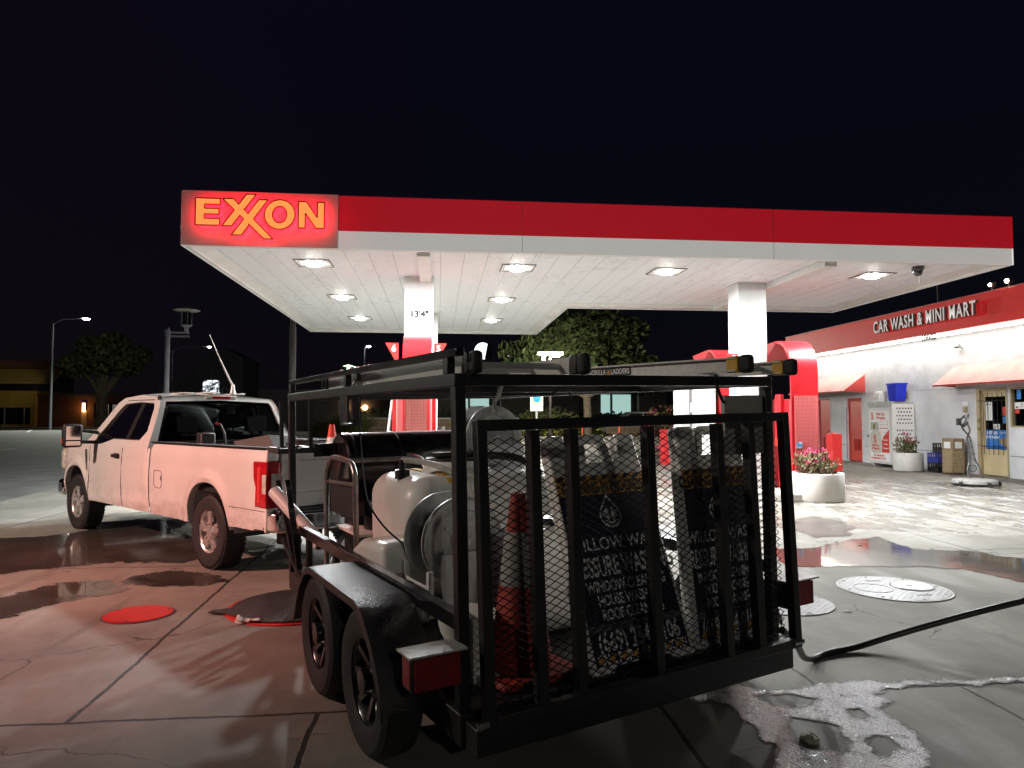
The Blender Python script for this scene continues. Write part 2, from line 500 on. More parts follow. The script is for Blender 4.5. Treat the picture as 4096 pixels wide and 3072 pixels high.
M['fascia_red_shop'] = glow_sheet("glow_shop_fascia", (.66, .03, .032), (1, .03, .03), .13)  # glow added to brighten the shop fascia
M['sign_white_letters'] = glow_sheet("glow_letter_white", (.84, .84, .82), (1, .98, .95), .24)  # glow added to brighten the shop lettering
M['band_white'] = glow_sheet("glow_white_band", (.68, .66, .63), (1, .98, .95), .26)
M['band_red'] = glow_sheet("glow_red_band", (.46, .012, .022), (1, .02, .04), .20)
M['fascia_red'] = simple("fascia_red", (.46, .012, .022), .35, var=.10, nscale=.9, coat=.2)
M['pump_red'] = simple("pump_red", (.44, .012, .018), .32, var=.10, nscale=2, coat=.3)
M['pump_pink'] = simple("faded_red_panel", (.62, .16, .16), .45, var=.10, nscale=2)
M['flag_red'] = simple("flag_red", (.62, .03, .025), .4, var=.05)
M['white_paint'] = simple("sign_white", (.82, .82, .80), .5, var=.04)
M['black_paint'] = simple("black_lettering", (.015, .015, .015), .5, var=.1)
M['black_steel'] = simple("black_powder_coat", (.012, .011, .012), .42, var=.35, nscale=7, bump=.12, bscale=220, rvar=.25)
M['black_gloss'] = simple("black_gloss_paint", (.012, .011, .012), .22, var=.3, nscale=5, coat=.3)
M['rubber'] = simple("tyre_rubber", (.011, .0105, .0105), .72, var=.35, nscale=9, bump=.25, bscale=90)
M['plastic_black'] = simple("black_plastic", (.014, .014, .015), .45, var=.25, nscale=10)
M['galv'] = simple("galvanised_steel", (.50, .50, .485), .40, .30, var=.22, nscale=14, rvar=.3)
M['alu'] = simple("brushed_aluminium", (.58, .57, .55), .36, .25, var=.12, nscale=4, stretch=(1, 12, 12), rvar=.25)
M['chrome'] = simple("chrome", (.78, .77, .75), .08, 1.0, var=.05, nscale=9, rvar=.06)
M['steel'] = simple("worn_steel", (.34, .33, .31), .35, .9, var=.3, nscale=12)
M['truck_white'] = simple("truck_white_paint", (.70, .685, .65), .34, var=.05, nscale=1.3, coat=.9)


def road_grime(m):
    """dried spray low on the body panels"""
    nt = m.node_tree; bs = nt.nodes["Principled BSDF"]; vec, x, y, z = coords(nt)
    n = noise_tex(nt, vec, 4.5, 7, .7, (1, 1, 2)); f = (1.0 - z.ramp(.42, .95)) * n.ramp(.40, .66) * .38
    src = bs.inputs['Base Color'].links[0].from_socket
    nt.links.new(mixc(nt, f, src, (.24, .20, .155)), bs.inputs['Base Color'])


road_grime(M['truck_white'])
M['seam'] = simple("panel_gap", (.02, .018, .016), .8, var=.1)
M['poly_white'] = simple("white_polyethylene", (.74, .72, .67), .38, var=.12, nscale=3, coat=.1)
M['pvc'] = simple("white_pvc_pipe", (.72, .68, .64), .4, var=.12, nscale=5)
M['tape_yellow'] = simple("yellow_strap", (.62, .36, .04), .55, var=.2)
M['cone_red'] = simple("cone_orange", (.72, .055, .025), .5, var=.15, nscale=8)
M['cone_white'] = simple("reflective_collar", (.85, .84, .82), .45, var=.2, nscale=9)
M['stucco'] = simple("grey_white_stucco", (.63, .64, .67), .85, var=.12, nscale=1.6, bump=1.0, bscale=4.5, stretch=(1, 1.4, 2.2))
M['stucco_low'] = simple("smooth_stucco", (.66, .67, .69), .8, var=.14, nscale=1.1, bump=.35, bscale=14)
M['awning'] = simple("red_canvas", (.52, .055, .045), .75, var=.18, nscale=1.8, bump=.5, bscale=3)
M['awning_top'] = simple("faded_red_canvas", (.74, .40, .375), .8, var=.16, nscale=1.4, bump=.55, bscale=2.4, stretch=(1, 2.5, 1))
M['door_red'] = simple("red_door_paint", (.58, .028, .016), .42, var=.08, nscale=2)
M['door_red_dark'] = simple("louver_recess", (.2, .012, .01), .6, var=.1)
M['cream'] = simple("cream_door_paint", (.57, .46, .27), .5, var=.1, nscale=2)
M['tan_frame'] = simple("tan_frame", (.37, .29, .16), .5, var=.12)
M['aggregate'] = simple("exposed_aggregate", (.36, .27, .15), .85, var=.6, nscale=55, bump=.8, bscale=60)
M['brown_frame'] = simple("brown_plastic", (.25, .17, .09), .5, var=.15)
M['blue_plastic'] = simple("blue_plastic", (.012, .03, .62), .38, var=.1, nscale=4)
M['blue_dark'] = simple("dark_blue_plastic", (.04, .05, .28), .45, var=.15)
M['planter'] = simple("white_cast_planter", (.66, .64, .60), .7, var=.12, nscale=3, bump=.25, bscale=60)
M['leaf'] = simple("leaf_green", (.075, .105, .03), .55, var=.4, nscale=20)
M['leaf_olive'] = simple("leaf_olive", (.13, .105, .04), .6, var=.4, nscale=18)
M['leaf_brown'] = simple("dry_leaf", (.16, .075, .035), .7, var=.4, nscale=18)
M['petal'] = simple("pink_petal", (.62, .045, .17), .6, var=.25, nscale=20)
M['petal_dark'] = simple("magenta_petal", (.42, .02, .10), .6, var=.25, nscale=20)
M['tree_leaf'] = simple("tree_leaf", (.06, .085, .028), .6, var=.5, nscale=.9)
M['tree_leaf_paler'] = simple("tree_leaf_pale", (.10, .115, .04), .6, var=.5, nscale=.9)  # paler leaf tone, mixed at random through the crowns
M['hedge'] = simple("hedge_leaf", (.05, .07, .028), .6, var=.5, nscale=2)
M['yellow_leaf'] = simple("yellow_green_leaf", (.24, .25, .04), .6, var=.3, nscale=3)
M['bark'] = simple("bark", (.14, .11, .08), .9, var=.35, nscale=5, bump=.7, bscale=14)
M['lens_dull'] = simple("dull_red_lens", (.20, .006, .01), .25, var=.25, nscale=14)
M['black_gloss_rough'] = simple("textured_black_fender", (.016, .014, .015), .40, var=.3, nscale=9, bump=.55, bscale=170, spec=.7)
M['mesh_steel'] = simple("mesh_black", (.014, .013, .014), .7, var=.2, spec=.15)
M['rim_bright'] = simple("polished_rim", (.78, .76, .73), .26, .75, var=.1, nscale=9)
M['plate_grey'] = simple("grey_plate", (.36, .34, .31), .6, var=.1)
M['webbing'] = simple("black_webbing", (.008, .008, .008), .95, var=.2, spec=.05)
M['cap_black'] = simple("matt_black_trim", (.012, .012, .012), .85, var=.2, spec=.15)
M['letter_side_grey'] = simple("letter_return_grey", (.20, .19, .18), .6, var=.1)
M['cone_shaded'] = simple("shaded_cone", (.30, .028, .018), .65, var=.35, nscale=9)  # darker copies of the cone colours: shade behind the gate is painted in
M['collar_shaded'] = simple("shaded_collar", (.30, .28, .26), .6, var=.35, nscale=9)
M['handle_steel'] = simple("scuffed_handle_steel", (.17, .165, .16), .28, .6, var=.3, nscale=14)
M['block'] = None
M['orange_post'] = simple("orange_post", (.82, .11, .03), .5, var=.1)
M['amber'] = simple("amber_lens", (.55, .10, .02), .2, var=.1)
M['lens_red'] = simple("red_lens", (.42, .008, .016), .12, var=.25, nscale=14, coat=.6)
M['lens_clear'] = simple("clear_lens", (.55, .52, .45), .12, var=.3, nscale=24, coat=.6)
M['seat'] = simple("seat_fabric", (.006, .006, .007), .9, var=.2, spec=.08)
M['dash'] = simple("dashboard", (.03, .03, .03), .7, var=.2)
M['navy'] = simple("navy_print", (.010, .013, .034), .5, var=.1, nscale=3)
M['gold_print'] = simple("yellow_print", (.50, .27, .05), .55, var=.1)
M['grey_print'] = simple("grey_print", (.10, .11, .12), .55, var=.1)
M['grey_board'] = simple("grey_board", (.10, .095, .09), .7, var=.08)
M['hose'] = simple("black_rubber_hose", (.016, .015, .014), .38, var=.3, nscale=12)
M['hose_clear'] = simple("braided_hose", (.55, .53, .49), .35, var=.2, nscale=30)
M['red_plastic'] = simple("red_plastic", (.55, .02, .02), .4, var=.12)
M['red_metal'] = simple("red_painted_metal", (.55, .02, .02), .45, var=.14)
M['brass'] = simple("brass", (.45, .27, .08), .3, .9, var=.2)
M['pole_grey'] = simple("grey_painted_pole", (.30, .31, .34), .5, var=.12, nscale=3)
M['pole_dark'] = simple("dark_painted_pole", (.10, .085, .085), .6, var=.15)
M['pole_blue'] = simple("blue_cap", (.10, .12, .35), .5)
M['window_dark'] = simple("dark_glazing", (.012, .012, .014), .08, var=.2, nscale=2)
M['ochre_wall'] = simple("ochre_wall", (.50, .33, .05), .8, var=.15, nscale=.5)
M['ochre_awning'] = simple("ochre_awning", (.48, .33, .08), .8, var=.12, nscale=.5)
M['brown_wall'] = simple("brown_wall", (.15, .065, .03), .85, var=.2, nscale=.4)
M['grey_wall'] = simple("dark_house_wall", (.10, .09, .10), .85, var=.2, nscale=.4)
M['paper'] = simple("crumpled_paper", (.68, .65, .6), .7, var=.1)
M['stone'] = simple("pale_stone", (.5, .47, .38), .9, var=.3, nscale=40, bump=.7, bscale=50)
M['green_can'] = simple("green_plastic", (.02, .30, .11), .35, var=.1)
M['steel_drum'] = simple("grey_drum", (.42, .42, .41), .5, var=.2, nscale=4)
M['van_white'] = simple("van_paint", (.5, .5, .49), .35, coat=.5)
M['lens_dark'] = simple("camera_dome", (.05, .05, .055), .1)
M['lamp_lit'] = emit("lamp_lens", (1.0, .98, .90), 75)
M['tube_lit'] = emit("light_strip", (1.0, .96, .86), 9)
M['street_lit'] = emit("street_light_lens", (1.0, 1.0, .92), 60)
M['flood_lit'] = emit("floodlight_lens", (1.0, .93, .66), 40)
M['warm_lit'] = emit("warm_lamp", (1.0, .50, .16), 14)
M['amber_lit'] = emit("amber_lamp", (1.0, .55, .15), 9)
M['window_lit'] = emit("lit_window", (.75, .72, .66), .10)
M['teal_lit'] = emit("lit_bank_window", (.55, .85, .78), .55)
M['sign_lit'] = emit("lit_sign_face", (.80, .92, 1.0), 1.6)
M['sign_blue_lit'] = emit("lit_blue_sign", (.12, .30, 1.0), 1.5)
M['letter_face'] = emit("letter_face_lit", (1.0, .29, .07), .92)
M['letter_side'] = emit("letter_return_lit", (1.0, .012, .025), 4.2)
M['letter_back'] = emit("letter_halo_lit", (1.0, .012, .03), 9.0)
M['lamp_glow'] = emit("lit_shade", (.85, 1.0, .72), 1.4)
M['glass'] = glass_mat("window_glass", (.55, .58, .58))
M['truck_glass'] = glass_mat("truck_glass", (.58, .62, .60), refl=1.0)
M['shop_glass'] = glass_mat("shop_glass", (.7, .72, .72), refl=.8)


def block_mat():
    m, nt, bs = new_mat("tan_block_wall")
    vec, x, y, z = coords(nt)
    br = nt.nodes.new("ShaderNodeTexBrick")
    mp = nt.nodes.new("ShaderNodeCombineXYZ"); nt.links.new(x.k, mp.inputs[0]); nt.links.new(z.k, mp.inputs[1])
    nt.links.new(mp.outputs[0], br.inputs['Vector'])
    br.inputs['Scale'].default_value = 1.0; br.inputs['Brick Width'].default_value = .8; br.inputs['Row Height'].default_value = .4
    br.inputs['Mortar Size'].default_value = .018; br.inputs['Color1'].default_value = (.19, .13, .085, 1); br.inputs['Color2'].default_value = (.16, .11, .075, 1)
    br.inputs['Mortar'].default_value = (.3, .26, .2, 1)
    nt.links.new(br.outputs[0], bs.inputs['Base Color']); bs.inputs['Roughness'].default_value = .9
    return m


M['block'] = block_mat()


def brick_mat():
    m, nt, bs = new_mat("pale_brick")
    vec, x, y, z = coords(nt)
    br = nt.nodes.new("ShaderNodeTexBrick")
    mp = nt.nodes.new("ShaderNodeCombineXYZ"); nt.links.new(x.k, mp.inputs[0]); nt.links.new(z.k, mp.inputs[1])
    nt.links.new(mp.outputs[0], br.inputs['Vector'])
    br.inputs['Brick Width'].default_value = .5; br.inputs['Row Height'].default_value = .17; br.inputs['Mortar Size'].default_value = .02
    br.inputs['Color1'].default_value = (.48, .42, .33, 1); br.inputs['Color2'].default_value = (.38, .32, .25, 1); br.inputs['Mortar'].default_value = (.3, .27, .23, 1)
    nt.links.new(br.outputs[0], bs.inputs['Base Color']); bs.inputs['Roughness'].default_value = .9
    return m


M['brick'] = brick_mat()


def soffit_mat():
    """white ribbed canopy ceiling: plank seams along y, peeling paint patches"""
    m, nt, bs = new_mat("canopy_soffit")
    vec, x, y, z = coords(nt)
    seam = 1.0 - (((x + 100.0) / .405).fract() - .5).abs().ramp(.478, .492)
    seam = 1.0 - seam
    big = noise_tex(nt, vec, .8, 5, .6, (1.6, .7, 1)); peel = noise_tex(nt, vec, 5.5, 7, .72, (1.3, .6, 1))
    f = (peel.ramp(.50, .60) * big.ramp(.42, .6)).clamp()
    c = mixc(nt, f, (.80, .83, .86), (.64, .665, .69))
    rust = noise_tex(nt, vec, 3.0, 6, .7).ramp(.68, .76) * .4
    c = mixc(nt, rust, c, (.58, .55, .52))
    c = mixc(nt, seam * .6, c, (.22, .215, .21))
    nt.links.new(c, bs.inputs['Base Color']); bs.inputs['Roughness'].default_value = .55
    setbump(nt, bs, f * -.3 - seam, .5, .01)
    return m


M['soffit'] = soffit_mat()


def perf_mat(name, base, hole, pitch=.03):
    """perforated steel sheet"""
    m, nt, bs = new_mat(name)
    vec, x, y, z = coords(nt)
    u = (x / pitch); v = (z / pitch)
    a = u.fract() - .5; b = (v).fract() - .5
    d = (a * a + b * b).sqrt()
    holes = 1.0 - d.ramp(.22, .30)
    nt.links.new(mixc(nt, holes, base, hole), bs.inputs['Base Color'])
    bs.inputs['Roughness'].default_value = .45
    setbump(nt, bs, holes * -1.0, .5, .01)
    return m


M['perf_pink'] = perf_mat("perforated_pink", (.60, .19, .17), (.10, .01, .01), .027)
M['perf_red'] = perf_mat("perforated_red", (.52, .10, .10), (.16, .01, .01), .027)


def plate_mat(name, col, pitch=.035):
    """raised tread pattern on a steel cover"""
    m, nt, bs = new_mat(name)
    vec, x, y, z = coords(nt)
    a = ((x + y) / pitch).fract() - .5; b = ((x - y) / pitch).fract() - .5
    d = (a * a + b * b * 3.0).sqrt(); h = 1.0 - d.ramp(.18, .42)
    n = noise_tex(nt, vec, 9, 5)
    nt.links.new(mixc(nt, h * .8, tuple(c * .55 for c in col), tuple(min(1, c * 1.3) for c in col)), bs.inputs['Base Color'])
    nt.links.new((.3 + n * .3).k, bs.inputs['Roughness']); setbump(nt, bs, h, .7, .008)
    return m


M['tread_white'] = plate_mat("white_tread_cover", (.36, .365, .375), .06)
M['tread_dark'] = plate_mat("dark_tread_cover", (.05, .045, .045), .05)

# ------------------------------------------------------------------ ground, road, pavements, puddles
def ground_grid():
    mb = MB(); mb.add([(-900, -60, 0), (900, -60, 0), (900, 900, 0), (-900, 900, 0)], [(0, 1, 2, 3)])
    return tag(mb.build("ground", M['concrete']), kind='structure')


ground_grid()
sheet("road", [(-8.4, -60), (-8.2, 14.5), (-8.6, 19), (-11, 30), (-11, 46), (60, 46.0), (60, 0 + 57.6), (200, 60), (200, 66), (-16, 66), (-18, 95), (-140, 122), (-140, -60)][:0] or
      [(-8.4, -60), (-8.2, 14.5), (-8.8, 19), (-10.5, 26), (-10.5, 61), (-24, 96), (-150, 112), (-150, -60)], .004, M['asphalt'])
sheet("rear_street", [(-10.4, 54.6), (160, 54.6), (160, 66), (-10.4, 62)], .004, M['asphalt'])
mbp = MB(); mbp.box(-150, -24, 97.5, 101.5, 0, .14)
tag(mbp.build("pavement", M['paveslab'], bevel=.03), kind='structure')
mbk = MB(); mbk.box(-10.2, 16, 50.6, 51.0, 0, .16); mbk.box(-10.2, -9.8, 28, 50.6, 0, .15)
tag(mbk.build("kerb", M['kerb'], bevel=.04), kind='structure')
mbe = MB(); mbe.box(-9.8, 30, 51.0, 54.4, 0, .10)
tag(mbe.build("planting_strip", M['earth']), kind='structure')
mrl = MB()
for (a, b) in (((-42, 78), (-56, 106)), ((-24, 60), (-30, 72)), ((-19.5, 30), (-21, 38)), ((-15.5, 34.3), (-16.7, 40))):
    d = Vector((b[0] - a[0], b[1] - a[1], 0)).normalized(); w = Vector((-d.y, d.x, 0)) * .09
    A, B = Vector((*a, .008)), Vector((*b, .008)); mrl.add([A - w, A + w, B + w, B - w], [(0, 1, 2, 3)])
o = mrl.build("road_markings", M['roadpaint'])
for p in o.data.polygons:
    if p.normal.z < 0: p.flip()
tag(o, kind='structure')

R1 = [(3.75, 7.29), (4.51, 7.25), (5.01, 7.16), (5.49, 6.96), (5.63, 6.39), (6.3, 5.9), (7.4, 7.0), (6.44, 7.6), (6.37, 7.97), (5.81, 8.07), (5.68, 8.46), (5.9, 9.0), (5.29, 8.85), (4.51, 8.35), (3.9, 8.3)]
R2 = [(1.42, 4.0), (1.57, 4.12), (1.79, 4.17), (1.89, 4.07), (2.14, 4.07), (2.3, 4.12), (2.6, 4.13), (3.24, 4.1), (3.9, 4.13), (3.85, 4.01), (3.1, 4.02), (2.62, 4.01), (2.5, 3.96), (2.54, 3.84), (2.42, 3.73), (2.43, 3.56), (2.37, 3.27), (2.2, 3.05), (1.97, 2.75), (1.40, 2.75), (1.52, 3.22), (1.63, 3.32), (1.60, 3.6), (1.6, 3.86)]
H1 = [(1.85, 3.64), (1.89, 3.67), (2.01, 3.64), (2.05, 3.56), (2.0, 3.39), (1.93, 3.3), (1.86, 3.34), (1.77, 3.40), (1.78, 3.55)]
H2 = [(2.12, 3.35), (2.19, 3.44), (2.25, 3.40), (2.23, 3.31), (2.09, 3.22), (2.06, 3.25)]
H3 = [(2.24, 3.75), (2.31, 3.75), (2.30, 3.66), (2.23, 3.64)]
H4 = [(1.80, 3.98), (2.0, 4.0), (2.14, 3.90), (2.0, 3.80), (1.86, 3.84)]
L1 = [(-3.87, 6.85), (-3.59, 7.37), (-3.46, 7.43), (-3.12, 7.43), (-2.85, 7.03), (-3.14, 6.68), (-3.28, 6.53), (-3.42, 6.06), (-4.4, 5.8), (-4.6, 6.6)]
L2 = [(-3.1, 7.36), (-2.78, 7.82), (-2.19, 7.48), (-1.99, 7.21), (-2.21, 7.09), (-2.68, 7.13), (-2.93, 7.2)]
L3 = [(-6.6, 9.9), (-5.02, 10.4), (-5.06, 11.55), (-4.67, 11.88), (-3.93, 11.43), (-3.23, 9.84), (-2.67, 8.63), (-2.7, 8.08), (-3.09, 8.2), (-3.46, 8.42), (-3.92, 8.28), (-4.5, 7.85), (-5.3, 8.5), (-6.4, 8.4)]
water_sheet("puddle", rag(R1, 1, .06, .10, 2.2), .005, M['puddle'], cell=.06)
water_sheet("wet_patch", rag([(5.66, 10.75), (6.1, 10.9), (6.0, 9.85), (5.5, 9.1), (5.0, 9.0), (4.9, 9.9)], 2, .06, .1, 2), .004, M['ripple'], cell=.06)
water_sheet("sudsy_puddle", rag(R2, 3, .04, .05, 6), .005, M['suds'], [rag(h, 4 + i, .03, .02, 9) for i, h in enumerate((H1, H2, H3, H4))], cell=.02, margin=.08)
water_sheet("wet_film", rag(L1, 8, .1, .09, 2), .004, M['puddle_dark'], cell=.06, margin=.25)
water_sheet("wet_streak", rag(L2, 9, .1, .09, 2.4), .004, M['puddle_dark'], cell=.05, margin=.2)
water_sheet("wet_run", rag(L3, 10, .12, .22, 1.3), .004, M['puddle_dark'], cell=.07, margin=.3)
# ------------------------------------------------------------------ petrol station canopy
X0, X1, Y0, YR, YL, XN = -3.97, 10.0, 11.35, 17.1, 22.7, 3.15
ZB, ZT = 4.25, 5.10
canopy = thing("station_canopy", "large white petrol station canopy with red band and lit sign panel on two white columns", "canopy", (0, 0, 0))
ring = [(X0, Y0), (X1, Y0), (X1, YR), (XN, YR), (XN, YL), (X0, YL)]


def inset(poly, d):
    n = len(poly); out = []
    for i in range(n):
        p0, p1, p2 = (Vector((*poly[(i + k) % n], 0)) for k in (-1, 0, 1))
        a = (p1 - p0).normalized(); b = (p2 - p1).normalized(); na = Vector((-a.y, a.x, 0)); nb = Vector((-b.y, b.x, 0))
        out.append(tuple((p1 + (na + nb) / (1 + na.dot(nb)) * d)[:2]))
    return out


ring_in = inset(ring, .30)
sheet("soffit", ring_in, ZB + .10, M['soffit'], kind=None, parent=canopy)
m = MB()   # sloped trim between fascia and soffit
r1, r2, r3 = inset(ring, .004), inset(ring, .10), inset(ring, .30)
lip = [[(x, y, ZB) for x, y in r1], [(x, y, ZB) for x, y in r2], [(x, y, ZB + .035) for x, y in r2], [(x, y, ZB + .102) for x, y in r3]]
for a, b in zip(lip, lip[1:]): m.bridge(a, b)
m.build("edge_trim", M['white_metal'], canopy)
XS = -1.585
m = MB()
for a, b in zip(ring, ring[1:] + ring[:1]):
    A, B = Vector((*a, 0)), Vector((*b, 0)); d = (B - A).normalized(); nrm = Vector((d.y, -d.x, 0)) * .0
    if a == ring[0]: A = Vector((XS + .006, Y0, 0))
    for z0, z1, mi in ((ZB, ZB + .285, 0), (ZB + .285, ZT, 1)):
        t = Vector((d.y, -d.x, 0)) * -.03
        m.add([(A.x, A.y, z0), (B.x, B.y, z0), (B.x, B.y, z1), (A.x, A.y, z1), (A.x + t.x, A.y + t.y, z0), (B.x + t.x, B.y + t.y, z0), (B.x + t.x, B.y + t.y, z1), (A.x + t.x, A.y + t.y, z1)],
              [(0, 1, 2, 3), (7, 6, 5, 4), (3, 2, 6, 7), (0, 4, 5, 1), (0, 3, 7, 4), (1, 5, 6, 2)], mi)
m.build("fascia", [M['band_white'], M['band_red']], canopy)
m = MB()
for x in (1.35, 5.62): m.box(x - .0025, x + .0025, Y0 - .0025, Y0 + .004, ZB + .002, ZT - .002)
m.build("panel_joint", M['pole_dark'], canopy)
m = MB(); m.box(X0 + .002, XS, Y0 - .02, Y0 + .03, ZB - .004, ZT + .012)
panel = m.build("sign_panel", M['fascia_white'], canopy, bevel=.008)
sheet("roof_deck", inset(ring, .06), ZT - .12, M['grey_wall'], kind=None, parent=canopy)

K = .00206


def zl3(px, py):
    q = (X0 + (px - 230) * K, ZT - (py - (px - 230) * .033 - 110) * .0021)
    return (q[0] * .985, 1.6 + (q[1] - 1.6) * .985)


def inside(p, poly):
    c = False
    for (x1, y1), (x2, y2) in zip(poly, poly[1:] + poly[:1]):
        if (y1 > p[1]) != (y2 > p[1]) and p[0] < (x2 - x1) * (p[1] - y1) / (y2 - y1) + x1: c = not c
    return c


def letter(polys, holes=()):
    """lit channel letter: bright face, red glowing returns and back"""
    mb = MB()
    for k, pl in enumerate(polys):
        pts = [zl3(*p) for p in pl]; off = .0035 * k
        y1 = Y0 - .185 + off; y0 = Y0 - .075 + off
        hl = [[zl3(*p) for p in h] for h in holes]
        loops = [[Vector((a, b, 0)) for a, b in pts]] + [[Vector((a, b, 0)) for a, b in h] for h in hl]
        tri = tessellate_polygon(loops); fl = [p for l in loops for p in l]
        mb.add([(p.x, y1, p.y) for p in fl], tri, 0)
        mb.add([(p.x, y0, p.y) for p in fl], [t[::-1] for t in tri], 2)
        for l in loops:
            n = len(l)
            for i in range(n):
                a, b = l[i], l[(i + 1) % n]
                mb.add([(a.x, y0, a.y), (b.x, y0, b.y), (b.x, y1, b.y), (a.x, y1, a.y)], [(0, 1, 2, 3)], 1)
                # thin dark trim cap round the face, broken where another stroke crosses
                N_ = 24; others = [[zl3(*p) for p in q] for kk, q in enumerate(polys) if kk != k]
                for u in range(N_):
                    pa, pb = a.lerp(b, u / N_), a.lerp(b, (u + 1) / N_); mid_ = pa.lerp(pb, .5)
                    if any(inside((mid_.x, mid_.y), q) for q in others): continue
                    mb.bar((pa.x, y1 - .003, pa.y), (pb.x, y1 - .003, pb.y), .018, .009, (0, 1, 0), 3)
    return mb.build("sign_letter", [M['letter_face'], M['letter_side'], M['letter_back'], M['lens_red']], canopy)


letter([[(335, 165), (516, 171), (516, 217), (402, 213), (402, 243), (508, 247), (508, 290), (401, 287), (401, 318), (514, 322), (514, 373), (335, 368)]])
letter([[(530, 170), (612, 173), (906, 478), (838, 477)],
        [(706, 138), (778, 140), (600, 377), (528, 375)],
        [(795, 180), (866, 180), (672, 446), (597, 444)]])
oc = (952, 294)
letter([[(oc[0] + 114 * math.cos(t), oc[1] + 112 * math.sin(t)) for t in [2 * PI * k / 40 for k in range(40)]]],
       [[(oc[0] + 52 * math.cos(t), oc[1] + 62 * math.sin(t)) for t in [2 * PI * k / 32 for k in range(32)]][::-1]])
letter([[(1090, 195), (1150, 197), (1232, 318), (1232, 202), (1285, 203), (1285, 402), (1222, 400), (1143, 285), (1143, 398), (1090, 396)]])

# columns: white boxed steel, with the beam they carry
def column(x0, x1, y0, y1, zt):
    mb = MB(); mb.box(x0, x1, y0, y1, 0, zt)
    return mb.build("column", M['white_metal'], canopy, bevel=.012)


c1 = column(-.66, -.10, 13.95, 14.5, ZB + .098)
column(6.10, 6.70, 13.9, 14.42, ZB + .098)
column(-.45, -.02, 18.9, 19.4, ZB + .098)
m = MB(); m.box(-.36, -.14, Y0 + .32, 13.945, ZB - .02, ZB + .099); m.box(-.36, -.14, 14.505, 18.895, ZB - .02, ZB + .099)
m.build("beam", M['white_metal'], canopy, bevel=.006)
m = MB(); m.box(6.705, 6.93, Y0 + .32, YR - .32, ZB - .03, ZB + .099)
m.build("beam", M['white_metal'], canopy, bevel=.006)
m = MB()
put_text(m, "13'4\"", .17, (-.375, 13.945, 3.60), (1, 0, 0), (0, 0, 1), (0, -1, 0), bold=.007, sx=1.05)
m.build("clearance_mark", M['black_paint'], canopy)
m = MB(); m.box(-.52, -.23, 13.9475, 13.9495, 3.50, 3.70); m.build("clearance_plate", M['white_paint'], canopy)

LAMPS = [(-2.22, 12.92), (1.45, 12.95), (4.29, 12.98), (8.41, 12.95), (-2.20, 16.52), (1.47, 16.52), (-2.17, 20.05), (1.50, 20.1)]
LN = ["at the left front corner beside the lit sign", "at the front just right of the first column", "at the front midway between the two columns", "at the right front corner beyond the second column",
      "second from the front in the left row", "second from the front in the middle row", "rearmost in the left row", "rearmost in the middle row"]


def canopy_light():
    t = thing("canopy_light", "square flush canopy light " + LN[0], "ceiling light", (0, 0, 0), 0, "lights set in the canopy ceiling")
    mb = MB(); w = .31
    for (a, b, c, d) in ((-w, w, -w, -w + .022), (-w, w, w - .022, w), (-w, -w + .022, -w + .022, w - .022), (w - .022, w, -w + .022, w - .022)): mb.box(a, b, c, d, -.012, 0)
    mb.build("frame", M['pole_dark'], t)
    mb = MB(); mb.box(-w + .024, w - .024, -w + .024, w - .024, -.006, 0)
    mb.box(-.25, -.15, -.25, -.235, -.009, -.0065, 1); mb.box(.16, .25, -.2, -.185, -.009, -.0065, 1); mb.box(.16, .175, -.16, .2, -.009, -.0065, 1); mb.box(-.25, -.235, -.2, .2, -.009, -.0065, 1)
    mb.build("plate", [M['white_metal'], M['pole_grey']], t)
    mb = MB(); mb.lathe([(.15, -.0062), (.148, -.03), (.12, -.05), (.06, -.062), (0, -.065)], 24)
    mb.build("lens", M['lamp_lit'], t, smooth=True)
    ld = bpy.data.lights.new("canopy_lamp", 'AREA'); ld.shape = 'DISK'; ld.size = .28; ld.energy = 390; ld.color = (.94, .985, 1.0)
    lo = bpy.data.objects.new("canopy_lamp", ld); COL.objects.link(lo); lo.parent = t; lo.location = (0, 0, -.075)
    ld = bpy.data.lights.new("canopy_lamp_wide", 'SPOT'); ld.energy = 520; ld.color = (.94, .985, 1.0); ld.spot_size = R(164); ld.spot_blend = .25; ld.shadow_soft_size = .12
    lo = bpy.data.objects.new("canopy_lamp_wide", ld); COL.objects.link(lo); lo.parent = t; lo.location = (0, 0, -.08)
    return t


cl = canopy_light()
for i, (x, y) in enumerate(LAMPS):
    t = cl if i == 0 else dup(cl, "square flush canopy light " + LN[i])
    t.location = (x, y, ZB + .098)
cam_o = thing("camera_dome", "small dark dome camera hanging under the right end of the canopy", "camera", (8.75, Y0 + .75, ZB + .10))
m = MB(); m.lathe([(.10, 0), (.11, -.06), (.085, -.085), (.085, -.12), (.05, -.165), (0, -.18)], 16); m.build("dome", M['lens_dark'], cam_o, smooth=True)
m = MB(); m.tube([(.03, 0, -.178), (.035, 0, -.26), (.02, .01, -.30)], .012, 6); m.build("cable_tail", M['pole_grey'], cam_o, smooth=True)


# ------------------------------------------------------------------ pump islands and dispensers
def island(name, label, x0, x1, y0, y1):
    mb = MB(); r = (x1 - x0) / 2; cx_ = (x0 + x1) / 2
    poly = [(cx_ + r * math.cos(t), y0 + r + r * math.sin(t)) for t in [PI + PI * k / 12 for k in range(13)]] + [(cx_ + r * math.cos(t), y1 - r + r * math.sin(t)) for t in [PI * k / 12 for k in range(13)]]
    mb.prism(poly, lambda a, b, d: (a, b, d), 0.0, .15)
    return tag(mb.build(name, M['kerb'], bevel=.02), label, "island", "raised kerb islands under the pumps")


island("pump_island", "raised concrete pump island round the first column", -.85, -.05 + .1, 12.3, 20.6)
island("pump_island", "raised concrete pump island round the second column", 5.9, 7.9, 12.75, 17.2)


